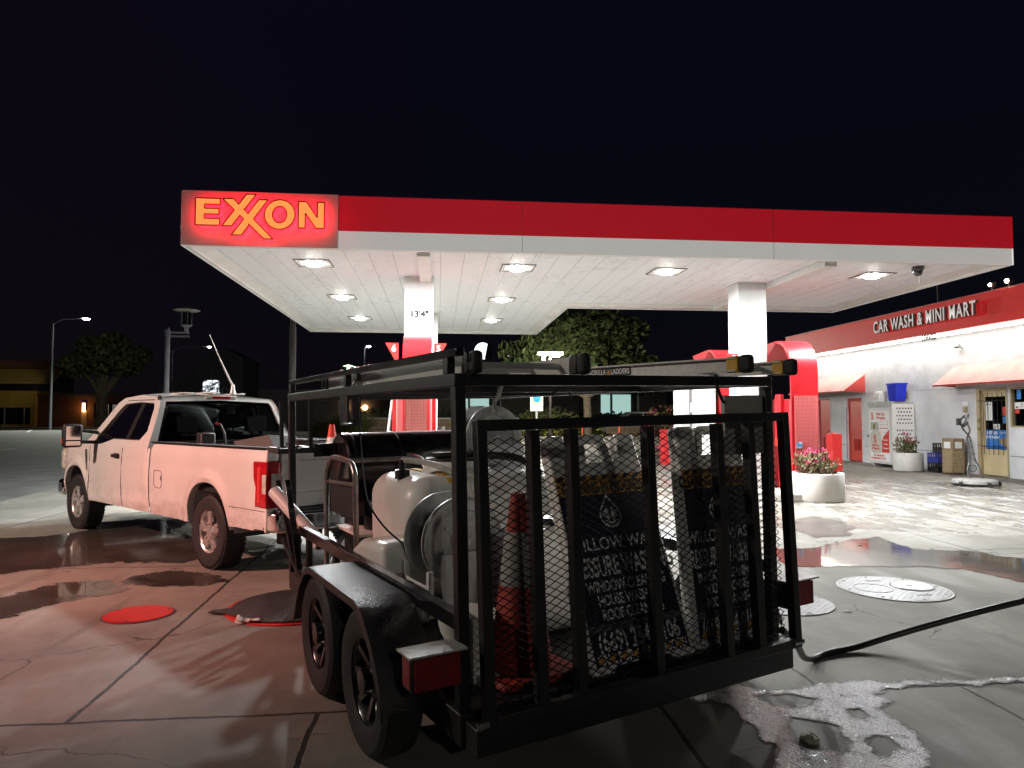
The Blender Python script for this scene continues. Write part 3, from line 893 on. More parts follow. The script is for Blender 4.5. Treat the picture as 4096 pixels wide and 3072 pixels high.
def hood_profile(y0, zt, depth, th):
    """side outline (y, z): upright front sheet that curls back over the pump and ends in a raised wing"""
    r = .62; out = [(y0, .2)]
    for k in range(11):
        a = PI / 2 * k / 10; out.append((y0 + r - r * math.cos(a), zt - r + r * math.sin(a)))
    out += [(y0 + depth, zt - .06)]
    return out


def pump(name, label, x0, x1, y0, zt, w_up, mats, flags, rear=True, faded=False):
    t = thing(name, label, "fuel pump", ((x0 + x1) / 2, y0, 0), 0, "fuel pumps under the canopy")
    w = (x1 - x0) / 2; uw = w_up / 2; ox = .055 if faded else 0
    pr = hood_profile(0, zt, 1.6, .05)
    mb = MB()       # curled hood sheet
    inner = [(p[0] + (.05 if i < 7 else .02), p[1] - (.0 if i < 3 else .05)) for i, p in enumerate(pr)]
    inner[-1] = (pr[-1][0] - .35, pr[-1][1] - .42)
    poly = pr[1 if faded else 0:] + inner[1 if faded else 0:][::-1]
    mb.prism([(a + .10, b) for a, b in poly], lambda a, b, d: (d, a, b), ox - uw, ox + uw)
    mb.build("hood", M['pump_red'], t, smooth=True, ang=35)
    mb = MB(); mb.box(-w, w, .16, .92, .15, 1.95 if not faded else 2.32)
    mb.build("cabinet", M['pump_red'] if not faded else M['pump_pink'], t, bevel=.02)
    if faded:
        mb = MB(); mb.box(-w + .12, -w + .155, .09, .158, .2, 2.30); mb.box(w - .075, w - .04, .09, .158, .2, 2.30); mb.build("panel_edge", M['pump_red'], t, bevel=.008)
        mb = MB(); mb.box(-w + .157, w - .077, .12, .157, .25, 2.30); mb.build("perforated_panel", M['perf_pink'], t)
    else:
        mb = MB(); mb.box(-w + .05, w - .02, .075, .096, .45, 2.02); mb.build("perforated_panel", M['perf_red'], t)
        mb = MB(); mb.box(-w + .07, -w + .19, .068, .074, .98, 1.10); mb.build("sticker", M['sign_sticker'], t)
    # hanging nozzle boots at the sides
    for sx in (-1, 1):
        mb = MB(); xx = sx * (w + .045)
        mb.prism([(.42, 2.05), (.62, 2.05), (.66, 1.95), (.66, 1.15), (.60, .98), (.48, .98), (.42, 1.15)], lambda a, b, d: (d, a, b), xx - .04, xx + .04)
        bo = mb.build("nozzle_boot", M['pump_red'], t, bevel=.012)
        mb = MB(); mb.tube([(xx, .5, 1.25), (xx + sx * .07, .46, 1.3), (xx + sx * .09, .40, 1.1), (xx + sx * .08, .38, .6), (xx + sx * .03, .46, .3)], .017, 8); mb.build("fuel_hose", M['hose'], bo, smooth=True)
        mb = MB(); mb.box(xx - .055 * 1, xx + .055, .44, .64, 1.0, 1.16); mb.build("nozzle_guard", M['flag_red'], bo, bevel=.02)
    for (fx, fz, txt, sgn, fy) in flags:
        fb = MB(); s = .24
        tri = [(0, .15), (sgn * s, .15), (sgn * s * .98, .13), (0 + sgn * .01, -.28), (0, -.28)]
        fb.prism(tri, lambda a, b, d: (fx + a, fy + d, fz + b), 0, .02)
        fo = fb.build("number_flag", M['flag_red'], t)
        tb = MB(); put_text(tb, txt, .17, (fx + sgn * .085, fy - .003, fz + .04), (1, 0, 0), (0, 0, 1), (0, -1, 0), bold=.006)
        tb.build("number", M['white_paint'], fo)
    return t


def sticker_mat():
    m, nt, bs = new_mat("blue_white_sticker")
    vec, x, y, z = coords(nt); n = noise_tex(nt, vec, 14, 3).ramp(.45, .55)
    nt.links.new(mixc(nt, n, (.6, .68, .72), (.10, .22, .40)), bs.inputs['Base Color']); return m


M['sign_sticker'] = sticker_mat()
pump("fuel_pump", "fuel pump with faded pink perforated front and curled red hood by the column marked 13'4\"", -.76, -.12, 13.0, 3.14, .53, None,
     [(-.32, 2.86, "6", -1, .72), (.36, 2.86, "5", 1, .72), (.36, 2.52, "7", 1, 1.4)], faded=True)
pump("fuel_pump", "glossy red fuel pump with curled hood behind the nearer flower planter", 6.95, 7.50, 13.3, 3.16, .56, None, [])
p3 = pump("fuel_pump", "red fuel pump behind the second column bearing the flag with 2", 6.12, 6.62, 14.9, 3.12, .5, None, [(-.30, 2.74, "2", -1, -1.02)])
t = thing("fuel_dispenser", "plain white fuel dispenser left of the second canopy column", "fuel dispenser", (5.62, 14.9, .15))
m = MB(); m.box(-.16, .38, 0, .55, 0, 2.15); m.build("side_panel", M['white_metal'], t, bevel=.015)
m = MB(); m.box(-.38, -.20, .02, .56, 0, 2.15); m.build("front_panel", M['galv'], t, bevel=.01)
m = MB(); m.box(-.198, -.162, -.02, .03, .0, 2.1); m.box(-.196, -.166, -.03, -.022, 1.55, 1.75, 1); m.build("hose_channel", [M['pole_dark'], M['white_paint']], t)
m = MB(); m.box(-.36, -.24, -.005, .018, .85, 1.1); m.build("card_reader", M['blue_plastic'], t)
sq = thing("squeegee_pole", "leaning pole with a silver sleeve left of the pink fuel pump", "pole", (-1.3, 17.2, 0))
m = MB(); m.tube([(0, 0, .04), (.22, 0, 2.1)], .028, 8); m.build("shaft", M['pole_dark'], sq, smooth=True)
m = MB(); m.tube([(.02, -.03, .5), (.20, -.03, 1.98)], .02, 8); m.build("sleeve", M['galv'], sq, smooth=True)
m = MB(); m.lathe([(.22, 0), (.18, .05), (.05, .09)], 16); m.build("foot", M['red_metal'], sq, smooth=True)
# ------------------------------------------------------------------ car wash and mini mart building
WX = 14.85
FX = 14.0
YE0, YE1 = 6.0, 27.4
shop = thing("shop_building", "grey stucco shop with a red fascia reading CAR WASH & MINI MART", "building", (0, 0, 0))
# openings in the front wall (y0, y1, z0, z1)
OPEN = [(25.62, 26.62, 0, 2.31), (23.60, 24.62, 0, 2.31), (17.2, 18.27, 0, 2.36), (12.2, 17.12, 1.32, 2.36), (19.65, 22.2, 2.12, 2.40)]
ys = sorted({YE0, YE1, *[o[0] for o in OPEN], *[o[1] for o in OPEN]}); zs = sorted({0, 4.6, 2.41, .57, *[o[2] for o in OPEN], *[o[3] for o in OPEN]})
m = MB()
for a, b in zip(ys, ys[1:]):
    for c, d in zip(zs, zs[1:]):
        if any(o[0] - 1e-6 <= a and b <= o[1] + 1e-6 and o[2] - 1e-6 <= c and d <= o[3] + 1e-6 for o in OPEN[:4]): continue
        m.add([(WX, a, c), (WX, b, c), (WX, b, d), (WX, a, d)], [(0, 3, 2, 1)], 1 if d <= 2.41 else 0)
for o in OPEN[:4]:      # reveals
    y0, y1, z0, z1 = o
    for q in ([(y0, z0), (y0, z1)], [(y0, z1), (y1, z1)], [(y1, z1), (y1, z0)], [(y1, z0), (y0, z0)]):
        (a, c), (b, d) = q
        if c == 0 and d == 0: continue
        m.add([(WX, a, c), (WX, b, d), (WX + .13, b, d), (WX + .13, a, c)], [(0, 1, 2, 3)], 1)
m.add([(WX, YE1, 0), (26, YE1, 0), (26, YE1, 4.6), (WX, YE1, 4.6)], [(0, 1, 2, 3)]); m.add([(WX, YE0, 0), (26, YE0, 0), (26, YE0, 4.6), (WX, YE0, 4.6)], [(0, 3, 2, 1)])
m.add([(26, YE0, 0), (26, YE1, 0), (26, YE1, 4.6), (26, YE0, 4.6)], [(0, 3, 2, 1)])
m.build("wall", [M['stucco'], M['stucco_low']], shop)
m = MB(); m.box(WX + .002, 26.1, YE0 - .1, YE1 + .1, 4.6, 4.7); m.build("roof", M['grey_wall'], shop)
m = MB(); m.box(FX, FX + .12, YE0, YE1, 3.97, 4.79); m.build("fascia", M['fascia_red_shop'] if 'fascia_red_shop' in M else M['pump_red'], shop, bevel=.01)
m = MB(); m.box(FX - .012, FX + .16, YE0, YE1, 4.792, 4.815); m.build("coping", M['pump_pink'], shop)
m = MB(); m.box(FX + .122, WX - .002, YE0, YE1, 3.97, 4.02); m.build("soffit", M['fascia_white'], shop)
strip = None
m = MB(); m.box(FX + .30, FX + .52, YE0 + .2, YE1 - .4, 3.925, 3.968); st = m.build("light_strip", M['tube_lit'], shop)
for k in range(4):
    ld = bpy.data.lights.new("strip_lamp", 'AREA'); ld.shape = 'RECTANGLE'; ld.size = .2; ld.size_y = 4.6; ld.energy = 21; ld.color = (1, .965, .88)
    lo = bpy.data.objects.new("strip_lamp", ld); COL.objects.link(lo); lo.parent = st; lo.location = (FX + .41, 9.2 + 5.1 * k, 3.90)
for nm, z, h in (("upper_groove", 2.41, .012), ("base_groove", .57, .03)):
    for a, b in ((YE0, 17.17), (18.35, 20.8), (22.2, 23.5), (24.72, 25.5)):
        m = MB(); m.box(WX - .004, WX + .002, a, b, z - h / 2, z + h / 2); m.build(nm, M['pole_grey'], shop)
# raised fascia lettering
m = MB()
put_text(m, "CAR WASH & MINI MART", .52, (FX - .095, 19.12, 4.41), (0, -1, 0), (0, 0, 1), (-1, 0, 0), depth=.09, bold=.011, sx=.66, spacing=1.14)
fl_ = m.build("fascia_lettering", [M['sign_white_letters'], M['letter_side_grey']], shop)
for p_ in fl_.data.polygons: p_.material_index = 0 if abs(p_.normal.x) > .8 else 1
m = MB()
put_text(m, "10602", .26, (FX - .03, 18.95, 3.865), (0, -1, 0), (0, 0, 1), (-1, 0, 0), depth=.012, bold=.005, sx=.95)
m.build("street_number", M['black_paint'], shop)


def red_door(y0, y1, name="red_door", label=None):
    mb = MB(); mb.box(WX + .05, WX + .095, y0 + .06, y1 - .06, .02, 2.26); d = mb.build(name, M['door_red'], shop, bevel=.006)
    mb = MB()
    for a, b, c, e in ((y0, y0 + .058, 0, 2.31), (y1 - .058, y1, 0, 2.31), (y0 + .058, y1 - .058, 2.262, 2.31)): mb.box(WX - .012, WX + .10, a + .002, b - .002, c, e - .002)
    mb.build("door_frame", M['stucco_low'], d)
    mb = MB(); mb.box(WX + .028, WX + .049, y0 + .28, y0 + .62, .40, .80)
    for k in range(9): mb.bar((WX + .022, y0 + .28, .43 + k * .042), (WX + .022, y0 + .62, .43 + k * .042), .02, .022, (1, 0, 1), 1)
    mb.build("louver", [M['door_red_dark'], M['door_red']], d)
    mb = MB(); mb.tube([(WX + .05, y0 + .15, 1.02), (WX - .005, y0 + .15, 1.02), (WX - .01, y0 + .27, 1.02)], .013, 8); mb.lathe([(.03, .0), (.026, -.02), (0, -.022)], 12, (WX + .05, y0 + .15, 1.30), 'x')
    mb.build("handle", M['chrome'], d, smooth=True)
    return d


red_door(25.62, 26.62); red_door(23.60, 24.62)
m = MB(); m.box(WX - .016, WX - .013, 24.565, 24.60, .05, 1.95); m.build("masking_tape", M['blue_dark'], shop)

# cream entrance door with bars
y0, y1 = 17.2, 18.27
m = MB()
for a, b, c, e in ((y0 + .05, y0 + .12, .02, 2.30), (y1 - .22, y1 - .12, .02, 2.30), (y0 + .122, y1 - .222, .02, .72), (y0 + .122, y1 - .222, 2.14, 2.30)): m.box(WX + .05, WX + .095, a, b, c, e)
cd = m.build("entrance_door", M['cream'], shop, bevel=.005)
m = MB(); m.box(WX - .02, WX + .10, y0 + .002, y0 + .048, 0, 2.358); m.box(WX - .02, WX + .10, y1 - .118, y1 - .002, 0, 2.358); m.box(WX - .02, WX + .10, y0 + .05, y1 - .12, 2.303, 2.358); m.build("door_frame", M['tan_frame'], cd, bevel=.004)
m = MB(); m.add([(WX + .07, y0 + .12, .72), (WX + .07, y1 - .22, .72), (WX + .07, y1 - .22, 2.14), (WX + .07, y0 + .12, 2.14)], [(0, 1, 2, 3)]); m.build("pane", M['shop_glass'], cd)
m = MB()
for k in range(5):
    yy = y0 + .15 + k * .165; m.tube([(WX - .03, yy, .58), (WX - .03, yy, 2.24 + .03 * (k % 2))], .009, 6)
for z in (.80, 2.03): m.tube([(WX - .018, y0 + .05, z), (WX - .018, y1 - .03, z)], .011, 6)
for s, cy in ((1, y1 - .1), (-1, y0 + .44)):
    for cz in (1.25, 1.48):
        m.tube([(WX - .03, cy + s * .055 * (1 - k / 16) * math.cos(k * .8), cz + .07 * (1 - k / 16) * math.sin(k * .8)) for k in range(14)], .005, 5)
m.build("security_bars", M['black_steel'], cd, smooth=True)
def poster(parent, ya, yb, za, zb, col, name="poster", texts=(), xx=WX + .058):
    mb = MB(); mb.box(xx, xx + .003, min(ya, yb), max(ya, yb), za, zb)
    p = mb.build(name, col, parent)
    for txt, sz, yy, zz, mt, kw in texts:
        tb = MB(); put_text(tb, txt, sz, (xx - .0025, yy, zz), (0, -1, 0), (0, 0, 1), (-1, 0, 0), **kw); tb.build("lettering", mt, p)
    return p


M['poster_blue'] = simple("blue_poster", (.02, .20, .62), .4, var=.25, nscale=5)
M['poster_red'] = simple("red_poster", (.6, .04, .04), .4, var=.15, nscale=6)
poster(cd, y0 + .13, y1 - .23, .735, 1.24, M['poster_blue'], texts=[("GET $25", .10, y0 + .62, 1.16, M['white_paint'], dict(bold=.004)), ("OFF NOW", .10, y0 + .60, 1.04, M['white_paint'], dict(bold=.004)), ("CARD", .07, y0 + .26, 1.17, M['white_paint'], dict())])
m = MB(); m.prism([(y0 + .14, .80), (y0 + .36, .88), (y0 + .36, 1.0), (y0 + .14, 1.06)], lambda a, b, d: (WX + .054 + d, a, b), 0, .003); m.build("poster_picture", M['brown_frame'], cd)
poster(cd, y1 - .24, y1 - .48, 1.50, 2.0, M['white_paint'], texts=[("NOW 2/$1", .055, y1 - .36, 1.93, M['black_paint'], dict(sx=.7))])
poster(cd, y1 - .50, y1 - .72, 1.26, 1.40, M['white_paint'], texts=[("2/.79", .075, y1 - .61, 1.33, M['black_paint'], dict())])
poster(cd, y0 + .13, y0 + .26, 1.62, 1.86, M['poster_red']); poster(cd, y0 + .13, y0 + .24, 1.42, 1.60, M['poster_blue'])
# shop window
m = MB()
for a, b, c, e in ((12.205, 17.115, 1.322, 1.365), (12.205, 17.115, 2.315, 2.358), (17.06, 17.115, 1.367, 2.313), (14.6, 14.65, 1.367, 2.313), (12.205, 12.25, 1.367, 2.313)): m.box(WX - .01, WX + .10, a, b, c, e)
wf = m.build("shop_window", M['tan_frame'], shop, bevel=.004)
m = MB(); m.add([(WX + .06, 12.25, 1.365), (WX + .06, 17.06, 1.365), (WX + .06, 17.06, 2.315), (WX + .06, 12.25, 2.315)], [(0, 1, 2, 3)]); m.build("pane", M['shop_glass'], wf)
poster(wf, 16.95, 16.82, 2.05, 2.30, M['poster_blue'], xx=WX + .05)
poster(wf, 17.03, 16.72, 1.80, 1.97, M['white_paint'], xx=WX + .05, texts=[("$4", .07, 16.79, 1.92, M['black_paint'], dict()), ("2/.99", .06, 16.81, 1.85, M['black_paint'], dict()), ("-", .2, 16.95, 1.86, M['black_paint'], dict(bold=.01))])
poster(wf, 17.02, 16.88, 1.68, 1.79, M['poster_red'], xx=WX + .05)
# inside: dim shelves behind the glass
m = MB(); m.box(WX + 1.6, WX + 1.66, 9.0, 19.0, 0, 3.2); m.box(WX + .14, WX + 1.6, 9.0, 19, 3.2, 3.26); m.box(WX + .14, WX + 1.6, 18.94, 19, 0, 3.2); m.build("interior", M['dash'], shop)
rd = random.Random(5); m = MB()
for k in range(40):
    yy = rd.uniform(12.5, 17.0); zz = rd.choice([1.40, 1.40, 1.75]); m.box(WX + .3 + rd.random() * .5, WX + .42 + rd.random() * .5 + .5, yy, yy + .1, zz, zz + rd.uniform(.12, .28), k % 3)
m.build("goods", [M['leaf_olive'], M['steel_drum'], M['poster_blue']], shop)
# small fittings
m = MB(); m.box(WX - .05, WX - .002, 18.62, 18.74, 1.72, 1.88); m.box(WX - .012, WX - .002, 18.60, 18.80, 1.92, 2.02, 1); m.build("night_bell", [M['tan_frame'], M['white_paint']], shop)
m = MB(); m.tube([(WX, 18.75, 3.56), (WX - .12, 18.75, 3.58)], .022, 8); m.lathe([(.0, -.13), (.055, -.11), (.06, .06), (.04, .09), (0, .1)], 14, (WX - .15, 18.78, 3.60), 'y'); m.build("security_camera", M['steel'], shop, smooth=True)
m = MB(); m.tube([(FX + .4, 19.1, 4.8), (FX + .4, 19.12, 6.1)], .012, 6); m.build("roof_mast", M['pole_grey'], shop, smooth=True)


def awning(ya, yb, zt, zb, px, name="awning"):
    mb = MB(); n = 34
    def top(u, v):
        yy = ya + (yb - ya) * u; k = math.sin(PI * v)
        sag = .018 * math.sin(u * (yb - ya) * 5.3 + v * 2.2) * k + .014 * math.sin(u * (yb - ya) * 11 - 3 * v) * k
        return (WX - .004 - px * v, yy, zt + (zb - zt) * v + sag)
    mb.grid(top, n, 8, 0)
    for yy in (ya, yb):
        mb.add([(WX - .004, yy, zt), (WX - .004, yy, zb - .06), (WX - .004 - px, yy, zb - .02), (WX - .004 - px, yy, zb)], [(0, 1, 2, 3)], 1)
    mb.add([(WX - .004 - px, ya, zb), (WX - .004 - px, yb, zb), (WX - .004 - px, yb, zb - .05), (WX - .004 - px, ya, zb - .05)], [(0, 1, 2, 3)], 1)
    return mb.build(name, [M['awning_top'], M['awning']], shop, smooth=True, ang=30)


awning(23.43, 27.35, 3.08, 2.50, .80); awning(9.0, 19.05, 3.07, 2.50, .72)

# roof floodlights
for i, (yy, lab) in enumerate(((16.7, "warm white floodlight on the shop roof at the picture edge"), (17.25, "smaller cool floodlight on the shop roof left of the warm one"))):
    t = thing("floodlight", lab, "floodlight", (FX + .3, yy - .3, 4.82), 0, "floodlights on the shop roof")
    m = MB(); m.tube([(0, 0, 0), (0, 0, .14)], .02, 8); m.build("bracket", M['pole_dark'], t)
    m = MB(); m.box(-.05, .06, -.07, .07, .14, .26); m.build("housing", M['pole_dark'], t, bevel=.01)
    m = MB(); r = .055 if i == 0 else .035; m.lathe([(r, 0), (r * .8, -.03), (0, -.04)], 14, (-.051, 0, .20), 'x'); m.build("lens", M['flood_lit'] if i == 0 else M['street_lit'], t, smooth=True)
    fl_ = bpy.data.lights.new("flood_lamp", 'SPOT'); fl_.energy = 380 if i == 0 else 240; fl_.color = (1, .95, .82) if i == 0 else (.93, .97, 1); fl_.spot_size = R(95); fl_.spot_blend = .5; fl_.shadow_soft_size = .06
    fo_ = bpy.data.objects.new("flood_lamp", fl_); COL.objects.link(fo_); fo_.parent = t; fo_.location = (-.11, 0, .20); fo_.rotation_euler = Vector((-5.5, -2.5 + i * .8, -5.0)).to_track_quat('-Z', 'Y').to_euler()

# ------------------------------------------------------------------ things in front of the shop
t = thing("propane_cabinet", "white propane exchange cabinet with Pick Up Propane poster and perforated end wall", "propane cabinet", (14.08, 20.86, 0))
m = MB(); m.box(.022, .74, .02, 1.30, .10, 1.90); m.box(.10, .66, .1, .16, .0, .1); m.box(.10, .66, 1.15, 1.2, .0, .1); m.build("body", M['white_metal'], t, bevel=.01)
m = MB(); m.box(.02, .74, .022, 1.28, 1.902, 2.08); m.build("header", M['galv_light'] if 'galv_light' in M else M['steel_drum'], t, bevel=.01)
m = MB(); m.box(0, .02, .06, 1.25, .14, 1.87); dr = m.build("door", M['white_metal'], t, bevel=.008)
m = MB(); m.tube([(-.03, 1.20, .92), (-.03, 1.20, 1.02)], .02, 8); m.build("latch", M['chrome'], dr, smooth=True)
m = MB(); m.box(-.004, .0, .14, 1.14, .20, 1.78); ps = m.build("poster", M['white_paint'], t)
m = MB(); m.prism([(.145, .46), (.60, .46), (.56, .75), (.42, .98), (.28, 1.08), (.145, 1.20)], lambda a, b, d: (-.0062 + d, a, b), 0, .002); m.build("poster_swoosh", M['flag_red'], ps)
M['poster_tank'] = simple("tank_picture", (.58, .55, .48), .5, var=.12); M['poster_grey'] = simple("grey_picture", (.42, .42, .41), .5)
m = MB(); m.prism([(.52, .48), (.66, .42), (.95, .42), (1.09, .50), (1.125, .70), (1.125, .98), (1.06, 1.10), (.93, 1.16), (.72, 1.16), (.58, 1.08), (.52, .95), (.50, .7)], lambda a, b, d: (-.0092 + d, a, b), 0, .002); m.build("poster_tank", M['poster_tank'], ps)
m = MB(); m.prism([(.66, 1.165), (.70, 1.42), (1.08, 1.42), (1.10, 1.165)], lambda a, b, d: (-.0092 + d, a, b), 0, .002); m.build("poster_collar", M['poster_grey'], ps)
m = MB(); m.prism([(.85, 1.2), (.95, 1.2), (.97, 1.32), (.90, 1.39), (.83, 1.32)], lambda a, b, d: (-.0122 + d, a, b), 0, .002); m.build("poster_valve", M['yellow_leaf'], ps)
for (fy, fz, s, dx) in ((1.0, 1.62, 1.0, -.0062), (.86, .88, 1.1, -.0122)):
    m = MB()
    m.tube([(dx, fy + s * q[0], fz + s * q[1]) for q in ((-.03, -.07), (.02, -.02), (.055, .04), (.045, .10), (0, .13), (-.02, .09), (.0, .05), (-.035, .02), (-.05, -.02), (-.01, -.07))], .011, 6)
    m.tube([(dx, fy + .07 * s * math.cos(a), fz - .09 * s + .025 * s * math.sin(a)) for a in [2 * PI * k / 14 for k in range(15)]], .009, 6)
    m.build("flame_mark", M['flag_red'], ps, smooth=True)
m = MB()
put_text(m, "Pick Up", .125, (-.007, .57, 1.68), (0, -1, 0), (0, 0, 1), (-1, 0, 0), bold=.004, sx=1.05)
put_text(m, "Propane", .125, (-.007, .54, 1.56), (0, -1, 0), (0, 0, 1), (-1, 0, 0), bold=.004, sx=1.05)
put_text(m, "Pick Up", .105, (-.0135, .83, .68), (0, -1, 0), (0, 0, 1), (-1, 0, 0), bold=.003, sx=1.05)
put_text(m, "Propane", .105, (-.0135, .83, .58), (0, -1, 0), (0, 0, 1), (-1, 0, 0), bold=.003, sx=1.05)
put_text(m, "NO SMOKING", .085, (-.0062, .68, .355), (0, -1, 0), (0, 0, 1), (-1, 0, 0), bold=.003)
put_text(m, "FLAMMABLE LP GAS", .085, (-.0062, .70, .265), (0, -1, 0), (0, 0, 1), (-1, 0, 0), bold=.003)
m.build("poster_lettering", M['flag_red'], ps)
m = MB()
for zz in (1.10, 1.22, 1.34, 1.46): m.box(-.0062, -.004, .20, .60, zz, zz + (.022 if zz == 1.22 else .008))
for yy in (.20, .592): m.box(-.0062, -.004, yy, yy + .008, 1.108, 1.46)
m.build("price_box", M['flag_red'], ps)
m = MB()
for k in range(3): put_text(m, ("Safety First", "Exchange", "Fill Inspected")[k], .05, (-.0085, .32, .86 - .13 * k), (0, -1, 0), (0, 0, 1), (-1, 0, 0), bold=.002)
m.build("swoosh_lettering", M['white_paint'], ps)
m = MB(); m.box(.0, .74, -.028, .0, .06, 2.0); ew = m.build("end_wall", M['white_paint'], t, bevel=.008)
m = MB()
for r in range(11):
    zz = 1.86 - r * .115
    if r in (5,): continue
    for c in range(6 if r % 2 == 0 else 5):
        xx = .16 + c * .095 + (.045 if r % 2 else 0); m.lathe([(.024, -.0315), (.024, -.0285)], 10, (xx, 0, zz), 'y')
m.build("vent_hole", M['window_dark'], ew)

t = thing("recycling_bin", "bright blue plastic bin standing on top of the propane cabinet", "bin", (14.38, 21.02, 2.082))
m = MB()
def bl(r, z): return [(r * a * .78, r * b, z) for a, b in ((-1, -.8), (-.8, -1), (.8, -1), (1, -.8), (1, .8), (.8, 1), (-.8, 1), (-1, .8))]
rings = [bl(.21, 0), bl(.235, .28), bl(.255, .52), bl(.285, .53), bl(.288, .57), bl(.262, .57), bl(.22, .03)]
for a, b in zip(rings, rings[1:]): m.bridge(a, b)
m.add(rings[0], [tuple(range(8))]); m.add(rings[-1], [tuple(range(8))]); m.build("body", M['blue_plastic'], t, bevel=.006)
t = thing("white_jug", "white plastic jug with handle on top of the propane cabinet", "jug", (14.30, 21.85, 2.082))
m = MB(); m.prism([(-.16, 0), (.16, 0), (.16, .215), (.10, .34), (.03, .34), (.02, .28), (-.05, .28), (-.06, .34), (-.12, .34), (-.16, .215)], lambda a, b, d: (d, a, b), -.08, .08); m.build("body", M['white_paint'], t, bevel=.02)
m = MB(); m.lathe([(.03, .335), (.03, .375), (0, .38)], 12, (0, .065, 0)); m.build("cap", M['white_metal'], t, smooth=True)
m = MB(); m.box(-.102, -.1005, -.05, .10, .05, .15); m.build("label", M['paper'], t)
t = thing("white_bottle", "slim white bottle between the jug and the blue bin", "bottle", (14.22, 21.36, 2.082))
m = MB(); m.lathe([(.05, 0), (.052, .03), (.052, .26), (.02, .31), (.02, .35), (0, .355)], 14); m.build("body", M['hose_clear'], t, smooth=True)
t = thing("vent_window", "narrow dusty window above the propane cabinet", "window", (WX - .012, 21.9, 2.16))
m = MB(); m.box(-.0, .01, -.75, .0, 0, .27); m.build("frame", M['tan_frame'], t); m = MB(); m.box(-.004, -.001, -.70, -.05, .035, .235); m.build("pane", M['window_dark'], t)


def flowers(name, parent, r, h, seed, n, dry):
    rd = random.Random(seed); st = MB(); lf = MB(); fl = MB()
    for k in range(n):
        a = rd.uniform(0, 2 * PI); q = r * math.sqrt(rd.random()) * .85; hh = h * rd.uniform(.45, 1.0) * (1.1 - .35 * q / r)
        b = Vector((q * math.cos(a), q * math.sin(a), 0)); tip = b * rd.uniform(1.0, 1.35) + Vector((rd.gauss(0, .06), rd.gauss(0, .06), hh))
        mid = b.lerp(tip, .5) + Vector((rd.gauss(0, .03), rd.gauss(0, .03), 0)); st.tube([b, mid, tip], [.008, .006, .004], 5, 0)
        for _ in range(rd.randint(6, 12)):
            c = b.lerp(tip, rd.uniform(.12, .95)) + Vector((rd.gauss(0, .055), rd.gauss(0, .055), rd.gauss(0, .03)))
            s = rd.uniform(.02, .045); u = Vector((rd.gauss(0, 1), rd.gauss(0, 1), rd.gauss(.4, .7))).normalized(); e = u.orthogonal().normalized()
            f = u.cross(e); lf.add([c + (e * math.cos(t_) + f * math.sin(t_)) * s + u * (.008 if j % 2 else 0) for j, t_ in enumerate([2 * PI * i / 6 for i in range(6)])], [tuple(range(6))], rd.choices((0, 1, 2), (4 - 2 * dry, 3, 1 + 2 * dry))[0])
        if rd.random() < (.30 if dry else .5):
            for _ in range(rd.randint(9, 16)):
                c = tip + Vector((rd.gauss(0, .022), rd.gauss(0, .022), rd.gauss(.01, .018))); s = rd.uniform(.012, .022)
                u = Vector((rd.gauss(0, 1), rd.gauss(0, 1), rd.gauss(.5, .7))).normalized(); e = u.orthogonal().normalized(); f = u.cross(e)
                fl.add([c + (e * math.cos(t_) + f * math.sin(t_)) * s for t_ in [2 * PI * i / 5 for i in range(5)]], [tuple(range(5))], 0 if rd.random() < .7 else 1)
    st.build("stems", M['leaf_brown'] if dry else M['leaf_olive'], parent); lf.build("foliage", [M['leaf'], M['leaf_olive'], M['leaf_brown']], parent); fl.build("blossoms", [M['petal'], M['petal_dark']], parent)


def planter(loc, r, h, label, seed, n, fh, dry):
    t = thing("flower_planter", label, "planter", loc, 0, "round white planters with pink flowers")
    m = MB(); m.lathe([(r * .93, 0), (r, .05), (r * .985, h - .03), (r * .965, h), (r * .85, h), (r * .84, h - .06), (0, h - .06)], 40); m.build("pot", M['planter'], t, smooth=True)
    m = MB(); m.lathe([(r * .838, h - .055), (0, h - .02)], 24); m.build("soil", M['earth'], t)
    e = thing("geranium", label.replace("white round planter", "pink geranium plant").replace("flowers", "blooms"), "plant", (loc[0], loc[1], loc[2] + h - .04))
    e['label'] = ("half dried pink geranium in the planter before the red pump" if dry else "leggy pink geranium in the planter beside the propane cabinet")
    flowers("geranium", e, r * .8, fh, seed, n, dry)
    return t


planter((7.22, 13.0, 0), .49, .53, "large white round planter at the foot of the glossy red pump", 3, 54, .58, True)
planter((13.82, 19.75, 0), .40, .54, "smaller white round planter in front of the perforated cabinet wall", 8, 30, .70, False)
t = thing("floor_mat", "thin dark mat on the ground under the farther planter", "mat", (13.85, 19.55, .004))
m = MB(); m.box(-.75, .75, -.30, .45, 0, .012); m.build("mat", M['pole_dark'], t)

# crates, litter bin
def crate(loc, label, mat, seed):
    t = thing("milk_crate", label, "crate", loc, 0, "stacked plastic crates by the wall")
    m = MB(); L, W, H = .19, .22, .27
    m.box(-L, L, -W, W, 0, .015)
    for z in (.012, .12, .245):
        for a, b, c, d in ((-L, L, -W, -W + .015), (-L, L, W - .015, W), (-L, -L + .015, -W + .016, W - .016), (L - .015, L, -W + .016, W - .016)): m.box(a, b, c, d, z, z + (.1 if z < .1 else .03))
    for k in range(6):
        y = -W + .02 + k * (2 * W - .05) / 5; m.box(-L, -L + .015, y, y + .022, .112, .245); m.box(L - .015, L, y, y + .022, .112, .245)
    for k in range(5):
        x = -L + .02 + k * (2 * L - .05) / 4; m.box(x, x + .022, -W, -W + .015, .112, .245); m.box(x, x + .022, W - .015, W, .112, .245)
    m.build("body", mat, t); return t


